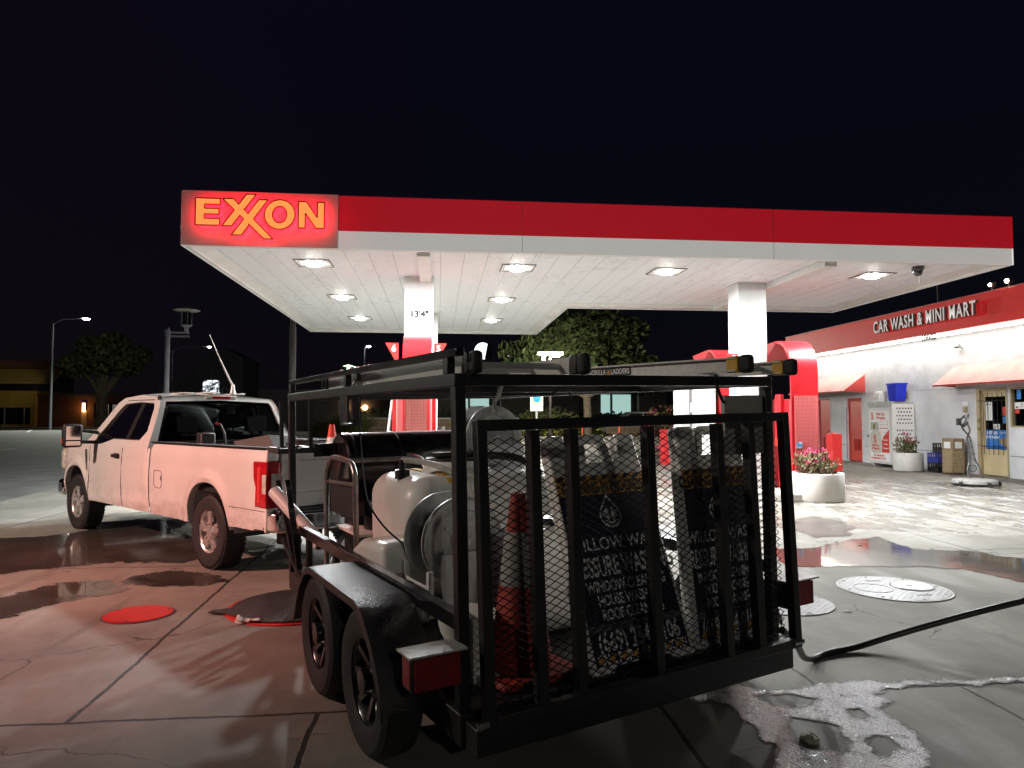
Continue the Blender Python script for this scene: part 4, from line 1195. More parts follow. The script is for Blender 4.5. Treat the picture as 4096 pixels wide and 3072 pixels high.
crate((14.38, 19.22, 0), "black crate at the bottom of the stack beside the litter bin", M['plastic_black'], 1)
crate((14.38, 19.22, .28), "blue crate in the middle of the stack by the litter bin", M['blue_dark'], 2)
crate((14.55, 19.22, .56), "black crate on top of the blue one by the wall", M['plastic_black'], 3)
t = thing("litter_bin", "tan pebble-faced six sided litter bin near the cream door", "litter bin", (14.38, 18.62, 0), R(20))
m = MB(); hexp = [(.30 * math.cos(PI / 3 * k + PI / 6), .30 * math.sin(PI / 3 * k + PI / 6)) for k in range(6)]
m.prism(hexp, lambda a, b, d: (a, b, d), .03, .99); m.build("body", M['brown_frame'], t, bevel=.01)
for k in range(6):
    a = PI / 3 * k + PI / 3; n = Vector((math.cos(a), math.sin(a), 0)); s = Vector((-n.y, n.x, 0)); c = n * .262
    for z0, z1, mt, nm, w in ((.07, .66, M['aggregate'], "pebble_panel", .125), (.72, .90, M['white_paint'], "deposit_flap", .09)):
        m = MB(); p = [c - s * w + Vector((0, 0, z0)), c + s * w + Vector((0, 0, z0)), c + s * w + Vector((0, 0, z1)), c - s * w + Vector((0, 0, z1))]
        m.add([q for q in p] + [q + n * .008 for q in p], [(3, 2, 1, 0), (4, 5, 6, 7), (0, 1, 5, 4), (1, 2, 6, 5), (2, 3, 7, 6), (3, 0, 4, 7)]); m.build(nm, mt, t)

# surface cleaner
t = thing("surface_cleaner", "round steel surface cleaner with tall bent handlebars standing before the shop", "surface cleaner", (12.42, 15.42, 0))
m = MB(); m.lathe([(.44, .05), (.46, .06), (.46, .13), (.43, .145), (.20, .165), (.0, .17)], 40); m.build("deck", M['galv'], t, smooth=True, ang=25)
m = MB(); m.lathe([(.462, .035), (.47, .035), (.47, .06), (.462, .06)], 40, closed=True); m.build("skirt", M['plastic_black'], t, smooth=True)
for a in (200, 265, 345, 95):
    c = Vector((.53 * math.cos(R(a)), .53 * math.sin(R(a)), 0)); m = MB(); m.bar(c * .84 + Vector((0, 0, .11)), c + Vector((0, 0, .11)), .05, .02); m.bar(c + Vector((0, 0, .11)), c + Vector((0, 0, .055)), .03, .03); cs = m.build("caster_fork", M['steel'], t)
    m = MB(); m.lathe([(.022, -.016), (.05, -.016), (.05, .016), (.022, .016)], 16, (c.x, c.y, .05), 'x'); m.build("caster_wheel", M['rubber'], cs, smooth=True)
m = MB()
def hb(pts, r=.016):
    out = []; P_ = [Vector(p) for p in pts]
    for i in range(len(P_) - 1):
        p0, p1, p2, p3 = P_[max(i - 1, 0)], P_[i], P_[i + 1], P_[min(i + 2, len(P_) - 1)]
        for k in range(5):
            s = k / 5; out.append(.5 * ((2 * p1) + (-p0 + p2) * s + (2 * p0 - 5 * p1 + 4 * p2 - p3) * s * s + (-p0 + 3 * p1 - 3 * p2 + p3) * s ** 3))
    return out + [P_[-1]]
m.tube(hb([(.16, -.05, .15), (.10, -.05, .40), (-.02, -.05, .62), (-.10, -.06, .95), (-.16, -.06, 1.15), (-.33, -.08, 1.33), (-.40, -.10, 1.5)]), .021, 8)
m.tube(hb([(-.06, .06, .15), (-.12, .06, .35), (-.06, .05, .62), (-.12, .02, .95), (-.16, .0, 1.10), (-.05, .04, 1.28), (-.08, .10, 1.50), (.02, .18, 1.60)]), .021, 8)
m.build("handlebar", M['handle_steel'], t, smooth=True)
m = MB(); m.tube([(-.44, -.14, 1.52), (-.22, -.02, 1.62)], .024, 8); m.build("grip", M['plastic_black'], t, smooth=True)
m = MB(); m.tube([(-.02, .14, 1.57), (.10, .26, 1.65)], .024, 8); m.build("grip", M['plastic_black'], t, smooth=True)
m = MB(); m.tube([(-.34, -.12, 1.38), (-.16, -.02, 1.46)], .034, 8); m.build("gun_sleeve", M['plastic_black'], t, smooth=True)
m = MB(); m.box(-.47, -.39, -.14, -.06, 1.40, 1.56); m.tube(hb([(-.42, -.1, 1.42), (-.28, -.06, 1.44), (-.20, -.03, 1.55), (-.25, -.03, 1.60)]), .012, 6); m.build("spray_gun", M['plastic_black'], t, bevel=.01)
m = MB(); m.tube([(-.04 + .10 * math.cos(k * .45), 0, .40 + .08 * math.sin(k * .45)) for k in range(16)], .010, 6); m.build("swivel_hose", M['hose'], t, smooth=True)

# bollards by the shop and pumps
def bollard(loc, h, w, label, mat=None, name="red_bollard", grp="square red bollards"):
    t = thing(name, label, "bollard", loc, 0, grp)
    m = MB(); m.box(-w, w, -w, w, 0, h); m.add([(-w, -w, h), (w, -w, h), (w, w, h), (-w, w, h), (0, 0, h + w * .35)], [(0, 1, 4), (1, 2, 4), (2, 3, 4), (3, 0, 4)]); m.build("post", mat or M['red_metal'], t, bevel=.012); return t


bollard((10.9, 18.7, 0), 1.12, .15, "square red bollard before the red toilet doors")
bollard((7.6, 23.3, 0), 1.15, .15, "square red bollard seen through the trailer gate between the two boards")
# ------------------------------------------------------------------ pickup truck
TRM = Matrix.Translation((-1.64, 8.46, 0)) @ Matrix.Rotation(R(42.5), 4, 'Z')
truck = thing("pickup_truck", "white extended cab pickup truck with a long bed hitched to the black trailer", "pickup truck", mat4=TRM)
BW = [(.40, .955), (.47, .975), (.60, .995), (.80, 1.003), (.98, 1.004), (1.02, .997), (1.12, .995), (1.20, .988), (1.24, .975), (1.285, .945)]


def bw(z):
    for (a, b), (c, d) in zip(BW, BW[1:]):
        if z <= c: return b + (d - b) * max(0, (z - a)) / (c - a)
    return BW[-1][1]


def arch(y, c, ry=.475, rz=.52, z0=.39):
    u = abs(y - c) / ry
    return z0 + rz * (max(0, 1 - u ** 2.3)) ** (1 / 2.3) if u < 1 else None


def zbot(y):
    for c in (.06, 4.08):
        a = arch(y, c)
        if a is not None: return max(a, .44)
    if y < -.4: return .50 + (.02 if y < -.9 else 0)
    return .45 if y < 4.5 else .60


def body_x(y, z):
    x = bw(z)
    for c in (.06, 4.08):               # flared arches
        d = math.hypot((y - c) / .56, (z - .39) / .60)
        x += .03 * max(0, 1 - abs(d - .95) / .16)
    if 1.585 < y < 1.625: x -= .02      # gap between cab and bed
    if y > 4.4: x -= (y - 4.4) ** 2 * .55
    if .60 < z < .70 and 1.63 < y < 3.6: x -= .012
    return x


def side_panel(y0, y1, ztop, s, ny, nz=16, extra=None):
    mb = MB()
    ys = [y0 + (y1 - y0) * i / ny for i in range(ny + 1)]
    for c in (.06, 4.08):
        for e in (-.475, .475):
            if y0 < c + e < y1: ys += [c + e - .0015, c + e + .0015]
    ys = sorted(ys)
    cols = []
    for y in ys:
        b = zbot(y); t_ = ztop(y); cols.append([(s * body_x(y, b + (t_ - b) * j / nz), y, b + (t_ - b) * j / nz) for j in range(nz + 1)])
    for a, b in zip(cols, cols[1:]): mb.bridge(a, b, close=False)
    for a, b in zip(cols, cols[1:]):        # rolled lower lip
        mb.bridge([a[0], (a[0][0] - s * .07, a[0][1], a[0][2] + .01)], [b[0], (b[0][0] - s * .07, b[0][1], b[0][2] + .01)], close=False)
    return mb


for s, nm in ((-1, "left"), (1, "right")):
    side_panel(-1.14, 1.59, lambda y: 1.285, s, 60).build("bed_side", M['truck_white'], truck, smooth=True, ang=28)
    side_panel(1.62, 3.62, lambda y: 1.215, s, 30).build("cab_side", M['truck_white'], truck, smooth=True, ang=28)
    side_panel(3.628, 4.95, lambda y: 1.215 - .05 * max(0, (y - 4.3)), s, 40).build("front_wing", M['truck_white'], truck, smooth=True, ang=28)

OUT = [(1.66, 1.215), (1.70, 1.42), (1.78, 1.72), (1.87, 1.845), (2.45, 1.885), (2.98, 1.855), (3.16, 1.79), (3.52, 1.45), (3.84, 1.215), (3.10, 1.215), (2.45, 1.215)]
INN = [(2.0, 1.305), (1.865, 1.42), (1.93, 1.71), (1.985, 1.77), (2.45, 1.79), (2.90, 1.772), (3.0, 1.715), (3.34, 1.42), (3.54, 1.235), (3.22, 1.232), (2.86, 1.305)]


def gx(z): return .985 - max(0, z - 1.215) * .355


for s in (-1, 1):
    m = MB(); a = [(s * gx(z), y, z) for y, z in OUT]; b = [(s * (gx(z) - .004), y, z) for y, z in INN]; c = [(s * (gx(z) - .028), y, z) for y, z in INN]
    m.bridge(a, b); m.bridge(b, c); m.build("window_surround", M['truck_white'], truck, smooth=True, ang=30)
    m = MB(); m.add(c, [tuple(range(len(c)))]); sg = m.build("side_window", M['truck_glass'], truck)
    m = MB(); fr2 = [(s * (gx(z) - .022), y + (0.0), z) for y, z in INN]; cx_, cz_ = 2.5, 1.5
    inn2 = [(p[0], p[1] + (cx_ - p[1]) * .035, p[2] + (cz_ - p[2]) * .07) for p in fr2]; m.bridge(fr2, inn2); m.build("window_seal", M['plastic_black'], sg)
    m = MB(); m.prism([(2.38, 1.30), (2.50, 1.30), (2.40, 1.782), (2.28, 1.78)], lambda a_, b_, d: (s * (gx(b_) - .019 - d), a_, b_), 0, .006); m.build("door_pillar", M['plastic_black'], sg)
    # drip line and door seams
    m = MB(); zq = [1.20, 1.0, .8, .6, .47]
    for yy in (2.42, 3.56):
        m.tube([(s * (body_x(yy, z) + .001), yy, z) for z in zq], .0045, 4)
    m.tube([(s * (body_x(y, .985) + .0005), y, .985) for y in [1.64 + .1 * k for k in range(20)]][:0] or [(s * (body_x(1.7, .62) + .001), 1.7, .62), (s * (body_x(2.4, .62) + .001), 2.4, .62)], .003, 4)
    m.tube([(s * (gx(1.815) + .004), y, 1.815) for y in (2.0, 2.4, 2.85)], .005, 4)
    m.tube([(s * (body_x(y, .70) + .001), y, .70) for y in (-1.12, -.9, -.6, -.44)], .003, 4)
    m.build("panel_seam", M['seam'], truck)
    m = MB(); m.box(s * 1.0 - .012, s * 1.0 + .018 * s + .012 * (1 if s > 0 else 1) - (.0 if s > 0 else 0), 2.50, 2.66, 1.065, 1.13); m.tube([(s * 1.02, 2.72, 1.095), (s * .99, 2.72, 1.095)], .022, 10); m.build("door_handle", M['plastic_black'], truck, bevel=.012)
    m = MB(); m.prism([(3.635, .86), (3.665, .86), (3.70, 1.06), (3.71, 1.15), (3.66, 1.15), (3.64, 1.05)], lambda a_, b_, d: (s * (1.0 + d), a_, b_), -.01, .012); m.build("wing_vent", M['chrome'], truck, bevel=.004)

m = MB()   # fuel flap outline on the left bed side
m.tube([(-body_x(y, z) - .001, y, z) for y, z in ((1.40, .97), (1.22, .97), (1.19, .94), (1.19, .80), (1.22, .77), (1.36, .77), (1.40, .80), (1.40, .97))], .0035, 4)
m.box(-1.008, -1.0, 1.195, 1.215, .86, .91); m.build("fuel_flap", M['seam'], truck)

# roof, windscreen, rear wall
m = MB(); n = 12; rows = []
for (y, z) in OUT[3:7]:
    rows.append([(gx(z) * (2 * k / n - 1), y, z + .045 * (1 - (2 * k / n - 1) ** 2)) for k in range(n + 1)])
for a, b in zip(rows, rows[1:]): m.bridge(a, b, close=False)
m.build("roof", M['truck_white'], truck, smooth=True, ang=50)
m = MB()
for sx in (-.36, 0, .36): m.box(sx - .05, sx + .05, 1.95, 2.95, 1.918 - abs(sx) * .04, 1.932 - abs(sx) * .04)
m.build("roof_rib", M['truck_white'], truck, bevel=.006)
m = MB(); a, b = rows[-1], [(gx(1.215) * (2 * k / n - 1), 3.84 + .1 * (1 - (2 * k / n - 1) ** 2), 1.215) for k in range(n + 1)]
m.bridge(a, b, close=False); m.build("windscreen", M['truck_glass'], truck, smooth=True)


def yrear(z): return 1.66 + (z - 1.215) * .26 + max(0, z - 1.72) * .5


RO = [(-.985, 1.215), (-.912, 1.42), (-.806, 1.72), (-.761, 1.845), (0, 1.895), (.761, 1.845), (.806, 1.72), (.912, 1.42), (.985, 1.215), (0, 1.215)]
RI = [(-.87, 1.265), (-.825, 1.42), (-.735, 1.72), (-.705, 1.79), (0, 1.815), (.705, 1.79), (.735, 1.72), (.825, 1.42), (.87, 1.265), (0, 1.26)]
m = MB(); a = [(x, yrear(z), z) for x, z in RO]; b = [(x, yrear(z) - .006, z) for x, z in RI]; c = [(x, yrear(z) + .03, z) for x, z in RI]
m.bridge(a, b); m.bridge(b, c); m.add([(-.95, 1.66, .55), (.95, 1.66, .55), (.985, 1.66, 1.215), (-.985, 1.66, 1.215)], [(0, 1, 2, 3)]); m.build("cab_rear", M['truck_white'], truck, smooth=True, ang=30)
m = MB(); m.add(c, [tuple(range(len(c)))]); rw = m.build("rear_window", M['truck_glass'], truck)
m = MB(); inn2 = [(p[0] * .94, p[1], 1.52 + (p[2] - 1.52) * .88) for p in c]; m.bridge([(p[0], p[1] - .004, p[2]) for p in c], [(p[0], p[1] - .004, p[2]) for p in inn2]); m.build("window_border", M['window_dark'], rw)
m = MB(); m.box(-.21, .21, 1.80, 1.84, 1.825, 1.878); cl_ = m.build("brake_light", M['lens_clear'], truck, bevel=.015)
m = MB(); m.box(-.12, .12, 1.794, 1.7995, 1.838, 1.866); m.build("red_lens", M['lens_red'], cl_)
m = MB(); m.box(-.775, -.74, 1.86, 1.92, 1.80, 1.865); m.build("roof_molding_end", M['plastic_black'], truck, bevel=.008)
ant = MB(); ant.lathe([(.05, 1.91), (.03, 1.96), (.022, 2.03), (.018, 2.05)], 12, (.33, 2.15, 0)); ant.tube([(.33, 2.15, 2.03), (.30, 2.20, 2.13), (.21, 2.34, 2.45), (.13, 2.46, 2.76)], [.014, .012, .007, .003], 8); ant.build("aerial", M['alu'], truck, smooth=True)

# bonnet and front end
m = MB(); m.grid(lambda u, v: ((v * 2 - 1) * (.93 - .12 * u * u), 3.8 + 1.15 * u, 1.20 - .06 * u * u + .05 * (1 - (v * 2 - 1) ** 2)), 12, 12); m.build("bonnet", M['truck_white'], truck, smooth=True)
m = MB(); m.box(-.82, .82, 4.86, 4.97, .62, 1.14); m.build("grille", M['chrome'], truck, bevel=.03)
m = MB(); m.box(-.96, .96, 4.78, 5.03, .42, .66); m.build("front_bumper", M['chrome'], truck, bevel=.05)
for s in (-1, 1):
    m = MB(); m.box(s * .86 - .09, s * .86 + .09, 4.80, 4.93, .82, 1.12); m.build("headlight", M['lens_clear'], truck, bevel=.03)
m = MB(); m.box(-.92, .92, 1.70, 4.75, .50, .60); m.box(-.45, -.35, -1.1, 4.6, .40, .52); m.box(.35, .45, -1.1, 4.6, .40, .52); m.box(-.7, .7, -.02, .12, .30, .42); m.box(-.75, .75, 4.0, 4.12, .3, .42)
m.lathe([(.0, -.2), (.16, -.12), (.16, .12), (0, .2)], 14, (0, .05, .37), 'x'); m.build("chassis", M['black_steel'], truck)
for c in (.06, 4.08):           # inner wheel housings
    m = MB(); 
    for s in (-1, 1):
        m.grid(lambda u, v, s=s: (s * (.55 + .40 * v), c + .50 * math.cos(PI * u), .42 + .52 * math.sin(PI * u)), 16, 2)
        m.add([(s * .55, c + .5 * math.cos(PI * k / 12), .42 + .52 * math.sin(PI * k / 12)) for k in range(13)], [tuple(range(13))])
    m.build("wheel_housing", M['grey_wall'] if c > 1 else M['truck_inner'] if 'truck_inner' in M else M['steel_drum'], truck, smooth=True)

# bed
m = MB(); m.box(-.94, .94, -1.08, 1.56, .80, .85)
for s in (-1, 1):
    m.box(min(s * .80, s * .86), max(s * .80, s * .86), -1.08, 1.56, .85, 1.275); m.box(min(s * .52, s * .80), max(s * .52, s * .80), -.45, .6, .85, 1.02)
m.box(-.86, .86, 1.50, 1.57, .85, 1.275); m.build("bed_liner", M['plastic_black'], truck)
m = MB()
for s in (-1, 1): m.box(min(s * .84, s * .975), max(s * .84, s * .975), -1.14, 1.58, 1.284, 1.302)
m.box(-.839, .839, 1.49, 1.58, 1.276, 1.298); m.build("bed_rail_cap", M['cap_black'], truck, bevel=.006)
tg = MB(); tg.box(-.855, .855, -1.15, -1.085, .715, 1.285); tg_ = tg.build("tailgate", M['truck_white'], truck, bevel=.012)
m = MB(); m.box(-.80, .80, -1.158, -1.151, 1.17, 1.18); m.box(-.80, .80, -1.156, -1.151, .86, .868); m.build("tailgate_crease", M['truck_white'], tg_, bevel=.003)
m = MB(); m.box(-.13, .13, -1.165, -1.152, 1.10, 1.20); m.build("tailgate_handle", M['plastic_black'], tg_, bevel=.01)
m = MB(); m.box(-.86, .86, -1.16, -1.08, 1.286, 1.30); m.build("tailgate_cap", M['cap_black'], tg_, bevel=.005)
for s in (-1, 1):
    def bx(a, b): return (min(s * a, s * b), max(s * a, s * b))
    m = MB(); m.prism([(-.905, 1.17), (-.915, 1.0), (-.955, .92), (-.945, .735), (-1.165, .735), (-1.165, 1.17)], lambda a, b, d: (s * d, a, b), .872, 1.014); tl = m.build("tail_light", M['lens_red'], truck, bevel=.014)
    m = MB(); m.box(*bx(.874, .965), -1.173, -1.166, .86, 1.06); m.box(*bx(1.0145, 1.0185), -1.16, -1.09, .87, 1.05); m.build("reversing_lens", M['lens_clear'], tl, bevel=.004)
    m = MB(); m.box(*bx(1.0148, 1.0168), -1.05, -1.0, .78, 1.12); m.build("inner_reflector", M['flag_red'], tl, bevel=.003)
m = MB(); m.prism([(-.985, -1.04), (-.99, -1.16), (-.95, -1.27), (-.55, -1.34), (.55, -1.34), (.95, -1.27), (.99, -1.16), (.985, -1.04)], lambda a, b, d: (a, b, d), .505, .695)
rb = m.build("rear_bumper", M['chrome'], truck, bevel=.03, seg=3)
m = MB(); m.box(-.93, .93, -1.27, -1.05, .697, .712); m.box(-.30, .30, -1.35, -1.27, .60, .70); m.build("step_pad", M['plastic_black'], rb, bevel=.006)
m = MB(); m.box(-1.0, -.875, -1.15, -1.10, 1.172, 1.284); m.box(-1.0, -.875, -1.15, -1.10, .50, .733); m.box(.875, 1.0, -1.15, -1.10, 1.172, 1.284); m.box(.875, 1.0, -1.15, -1.10, .50, .733); m.build("bed_corner", M['truck_white'], truck, bevel=.015)
m = MB(); m.box(-.16, .16, -1.349, -1.342, .565, .675); m.build("number_plate", M['white_paint'], rb)
hitch = MB(); hitch.box(-.04, .04, -1.55, -1.0, .40, .47); hitch.lathe([(.0, .47), (.015, .47), (.015, .50), (.03, .52), (.03, .54), (0, .56)], 12, (0, -1.5, 0)); hitch.build("tow_hitch", M['black_steel'], truck)
m = MB(); m.box(.50, .58, -1.05, -.95, .30, .46); m.build("underbody_bracket", M['black_steel'], truck)
m = MB(); m.box(-.72, -.60, -.95, -.86, .34, .46); m.build("underbody_bracket", M['black_steel'], truck)
m = MB(); m.tube([(-.62, -.80, .40), (-.62, -1.1, .37)], .04, 10); m.build("exhaust_pipe", M['steel'], truck, smooth=True, ang=40)

# cabin
m = MB(); m.box(-.9, .9, 1.72, 3.7, .6, .66); m.box(-.88, .88, 3.35, 3.75, .95, 1.20); m.build("dashboard", M['dash'], truck, bevel=.03)
m = MB(); m.lathe([(.185, -.015), (.20, 0), (.185, .015), (.17, 0)], 24, (0, 0, 0), 'y', closed=True); m.box(-.17, .17, -.012, .012, -.02, .02)
sw = m.build("steering_wheel", M['plastic_black'], truck, smooth=True); sw.location = (-.42, 3.10, 1.18); sw.rotation_euler = (R(25), 0, 0)
for y, xs, hz in ((2.62, (-.45, .45), 1.40), (1.92, (-.48, .48), 1.36)):
    for x in xs:
        m = MB(); m.box(x - .25, x + .25, y - .08, y + .55, .72, .92); m.prism([(x - .26, .9), (x + .26, .9), (x + .21, hz), (x - .21, hz)], lambda a, b, d: (a, y - .12 * (b - .9) / .5 + d, b), -.10, .06)
        se = m.build("cab_seat", M['seat'], truck, bevel=.05, seg=3)
        m = MB(); m.box(x - .13, x + .13, y - .20, y - .08, hz + .04, hz + .24); m.tube([(x - .06, y - .14, hz - .05), (x - .06, y - .14, hz + .08)], .01, 6); m.tube([(x + .06, y - .14, hz - .05), (x + .06, y - .14, hz + .08)], .01, 6); m.build("headrest", M['seat'], se, bevel=.04, seg=3)
m = MB(); m.box(-.09, .09, 3.18, 3.22, 1.60, 1.67); m.build("cabin_mirror", M['plastic_black'], truck, bevel=.015)
for s in (-1, 1):       # towing mirrors
    def bx(a, b): return (min(s * a, s * b), max(s * a, s * b))
    m = MB(); m.box(*bx(1.17, 1.40), 3.30, 3.42, 1.19, 1.50); mi = m.build("door_mirror", M['plastic_black'], truck, bevel=.035, seg=3)
    m = MB(); m.box(*bx(1.20, 1.375), 3.293, 3.2985, 1.29, 1.475); m.box(*bx(1.20, 1.375), 3.294, 3.2985, 1.215, 1.275); m.build("mirror_glass", M['chrome'], mi, bevel=.004)
    m = MB(); m.bar((s * 1.20, 3.40, 1.42), (s * .94, 3.44, 1.38), .05, .045); m.bar((s * 1.20, 3.40, 1.26), (s * .95, 3.44, 1.25), .05, .045); m.build("mirror_arm", M['plastic_black'], mi, bevel=.01)
    m = MB(); m.box(*bx(1.402, 1.408), 3.33, 3.38, 1.25, 1.31); m.build("side_repeater", M['amber'], mi)


def truck_wheel(x, y, s, steer=0):
    rt = .39; w = .125
    m = MB(); prof = [(.225, -w * .9), (.30, -w), (.355, -w * .96), (.378, -w * .80), (.388, -w * .55), (.39, 0), (.388, w * .55), (.378, w * .80), (.355, w * .96), (.30, w), (.225, w * .9)]
    m.lathe(prof, 48, axis='x', cap=False)
    for k in range(48):             # tread lugs
        a = 2 * PI * k / 48
        for q in (-1, 1):
            c = Vector((q * .085, .388 * math.cos(a + q * .03), .388 * math.sin(a + q * .03))); t_ = Vector((0, -math.sin(a), math.cos(a))); m.bar(c - t_ * .017, c + t_ * .017, .05, .014, (0, math.cos(a), math.sin(a)))
    ty = m.build("wheel", M['rubber'], truck, smooth=True, ang=30)
    ty.location = (x, y, .39); ty.rotation_euler = (0, 0, steer)
    m = MB(); o = s * (w * .88); m.lathe([(.232, o), (.226, o - s * .006), (.207, o - s * .02), (.198, o - s * .10), (.19, o - s * .11)], 40, axis='x', cap=False)
    m.lathe([(.075, o - s * .10), (.075, o - s * .03), (.06, o - s * .005), (0, o)], 24, axis='x')
    for k in range(5):
        a = 2 * PI * k / 5 + .3
        for e in (-.13, .13):
            p = Vector((o - s * .030, .06 * math.cos(a + e * 2), .06 * math.sin(a + e * 2))); q = Vector((o - s * .018, .205 * math.cos(a + e), .205 * math.sin(a + e))); m.bar(p, q, .042, .03, (1, 0, 0))
    for k in range(8):
        a = 2 * PI * k / 8; m.lathe([(.011, o - s * .012), (.010, o + s * .012), (0, o + s * .016)], 8, (0, .088 * math.cos(a), .088 * math.sin(a)), 'x')
    rm = m.build("rim", M['rim_bright'], ty, smooth=True, ang=35)
    m = MB(); m.lathe([(.185, o - s * .125), (0, o - s * .13)], 24, axis='x'); m.build("brake_disc", M['black_steel'], ty)


truck_wheel(-.865, .06, -1); truck_wheel(.865, .06, 1); truck_wheel(-.865, 4.08, -1, R(3)); truck_wheel(.865, 4.08, 1, R(3))


# things carried in the truck bed
def at_truck(x, y, z, rz=0): return TRM @ Matrix.Translation((x, y, z)) @ Matrix.Rotation(rz, 4, 'Z')


def cone(label, m4, h=.72, shaded=False):
    cr, cw = (M['cone_shaded'], M['collar_shaded']) if shaded else (M['cone_red'], M['cone_white'])
    t = thing("traffic_cone", label, "traffic cone", mat4=m4, group="orange traffic cones")
    s = h / .72; m = MB(); m.box(-.18 * s, .18 * s, -.18 * s, .18 * s, 0, .03 * s); m.build("base", cr, t, bevel=.012)
    m = MB(); rr = lambda z: (.135 - (.135 - .03) * z / .72) * s
    m.lathe([(rr(.03), .031 * s), (rr(.36), .36 * s)], 24); m.lathe([(rr(.56), .56 * s), (rr(.70), .70 * s), (rr(.70) * .9, .72 * s), (rr(.70) * .7, .72 * s), (rr(.70) * .7, .6 * s)], 24); m.build("body", cr, t, smooth=True)
    m = MB(); m.lathe([(rr(.36) + .002, .355 * s), (rr(.56) + .002, .565 * s)], 24); m.build("reflective_collar", cw, t, smooth=True)
    return t


cone("orange cone with a white collar standing in the truck bed", at_truck(.12, -.55, .852), .66)
t = thing("grey_sheet", "grey flat board lying slanted on the truck bed rails", "board", mat4=at_truck(-.25, .0, 1.0))
m = MB(); m.add([(-.17, .96, .27), (.25, .85, .22), (.25, -.02, .37), (-.13, -.07, .40), (-.17, .90, .15), (.25, .80, .12), (.25, -.12, .24), (-.13, -.22, .25)], [(0, 1, 2, 3), (7, 6, 5, 4), (0, 4, 5, 1), (1, 5, 6, 2), (2, 6, 7, 3), (3, 7, 4, 0)]); m.build("panel", M['grey_board'], t)
t = thing("black_bucket", "black bucket in the truck bed beside the cone", "bucket", mat4=at_truck(.02, -.18, .852))
m = MB(); m.lathe([(.11, 0), (.14, .46), (.15, .47), (.15, .49), (.135, .49), (.11, .03), (0, .03)], 24); m.build("body", M['plastic_black'], t, smooth=True)
t = thing("tool_handle", "dark tool with a red tip leaning in the truck bed", "tool", mat4=at_truck(-.42, .75, .852))
m = MB(); m.tube([(0, 0, 0), (-.03, .05, .55), (-.06, .10, .66)], .014, 8); m.build("shaft", M['plastic_black'], t); m = MB(); m.bar((-.06, .10, .665), (-.11, .12, .665), .03, .02); m.build("tip", M['red_plastic'], t); m = MB(); m.box(-.35, -.18, -.05, .1, .0, .56); m.build("case", M['plastic_black'], t, bevel=.02)
# ------------------------------------------------------------------ utility trailer
TLM = Matrix.Translation((.105, 3.035, 0)) @ Matrix.Rotation(R(23.7), 4, 'Z') @ Matrix.Rotation(R(-1.2), 4, 'Y')
TW, TL = 1.95, 3.21
trailer = thing("utility_trailer", "black tandem axle utility trailer with roof rack and mesh tailgate", "trailer", mat4=TLM)


def at_tl(x, y, z, rz=0): return TLM @ Matrix.Translation((x, y, z)) @ Matrix.Rotation(rz, 4, 'Z')


BS = M['black_steel']
m = MB(); m.box(.052, TW - .052, .0, TL, .325, .36); m.build("deck", M['deck'] if 'deck' in M else BS, trailer)
m = MB(); m.box(0, .05, 0, TL, .22, .355); m.box(TW - .05, TW, 0, TL, .22, .355); m.box(.052, TW - .052, TL - .05, TL, .22, .322)
for y in (.8, 1.6, 2.4): m.box(.052, TW - .052, y, y + .05, .24, .322)
m.bar((.25, TL, .27), (TW / 2 - .04, 4.62, .40), .06, .10); m.bar((TW - .25, TL, .27), (TW / 2 + .04, 4.62, .40), .06, .10); m.box(TW / 2 - .05, TW / 2 + .05, 4.55, 4.75, .42, .52)
m.tube([(TW / 2, 4.3, .1), (TW / 2, 4.3, .75)], .03, 10); m.build("chassis", BS, trailer, bevel=.004)
m = MB(); m.box(.02, TW - .03, -.115, -.003, .215, .33); m.build("rear_bumper", BS, trailer, bevel=.006)
for x0 in (0, TW - .05):
    m = MB(); m.box(x0, x0 + .05, .052, TL - .052, .695, .765); m.build("side_rail", M['black_gloss'], trailer, bevel=.004)
    for y in (.95, 1.9, 2.62, 2.98):
        m = MB(); m.box(x0 + .005, x0 + .045, y, y + .05, .357, .693); m.build("rail_upright", BS, trailer, bevel=.003)
    for y in (0, TL - .05):
        m = MB(); m.box(x0 - .001, x0 + .051, y, y + .05, .357 if y < 1 else .30, 1.728); m.build("corner_post", BS, trailer, bevel=.004)
    m = MB(); m.box(x0 - .002, x0 + .052, 0, TL, 1.73, 1.785); m.build("rack_rail", BS, trailer, bevel=.004)
    m = MB(); m.box(x0 + .004, x0 + .046, .0, TL - .03, 1.86, 1.893); m.build("guard_rail", M['black_gloss'], trailer, bevel=.003) if x0 == 0 else None
    if x0 == 0:
        for y in (.09, 1.61, TL - .08):
            m = MB(); m.box(x0 + .006, x0 + .044, y, y + .05, 1.786, 1.859); m.build("guard_post", BS, trailer, bevel=.003)
for y in (0, 1.08, 2.2, TL - .05):
    m = MB(); m.box(.053, TW - .053, y, y + .05, 1.732, 1.783); m.build("rack_crossbar", BS, trailer, bevel=.004)
m = MB(); m.box(.0, .012, 1.56, 1.72, 1.56, 1.729); m.box(.075, .087, 1.56, 1.72, 1.56, 1.729); m.box(.0, .087, 1.56, 1.72, 1.545, 1.559); m.build("hanging_bracket", BS, trailer)
m = MB()     # basket frame at the front corner
for a, b in (((-.06, 3.22), (.20, 3.22)), ((.20, 3.22), (.20, 3.66)), ((.20, 3.66), (-.06, 3.66)), ((-.06, 3.66), (-.06, 3.22))): m.bar((*a, 1.32), (*b, 1.32), .03, .045)
m.bar((.19, 3.24, 1.34), (.19, 3.24, 1.73), .03, .03); m.bar((.03, 3.60, 1.34), (.03, 3.60, 1.73), .03, .03); m.box(.22, .86, 3.25, 3.27, 1.26, 1.37)
m.build("side_basket", BS, trailer)
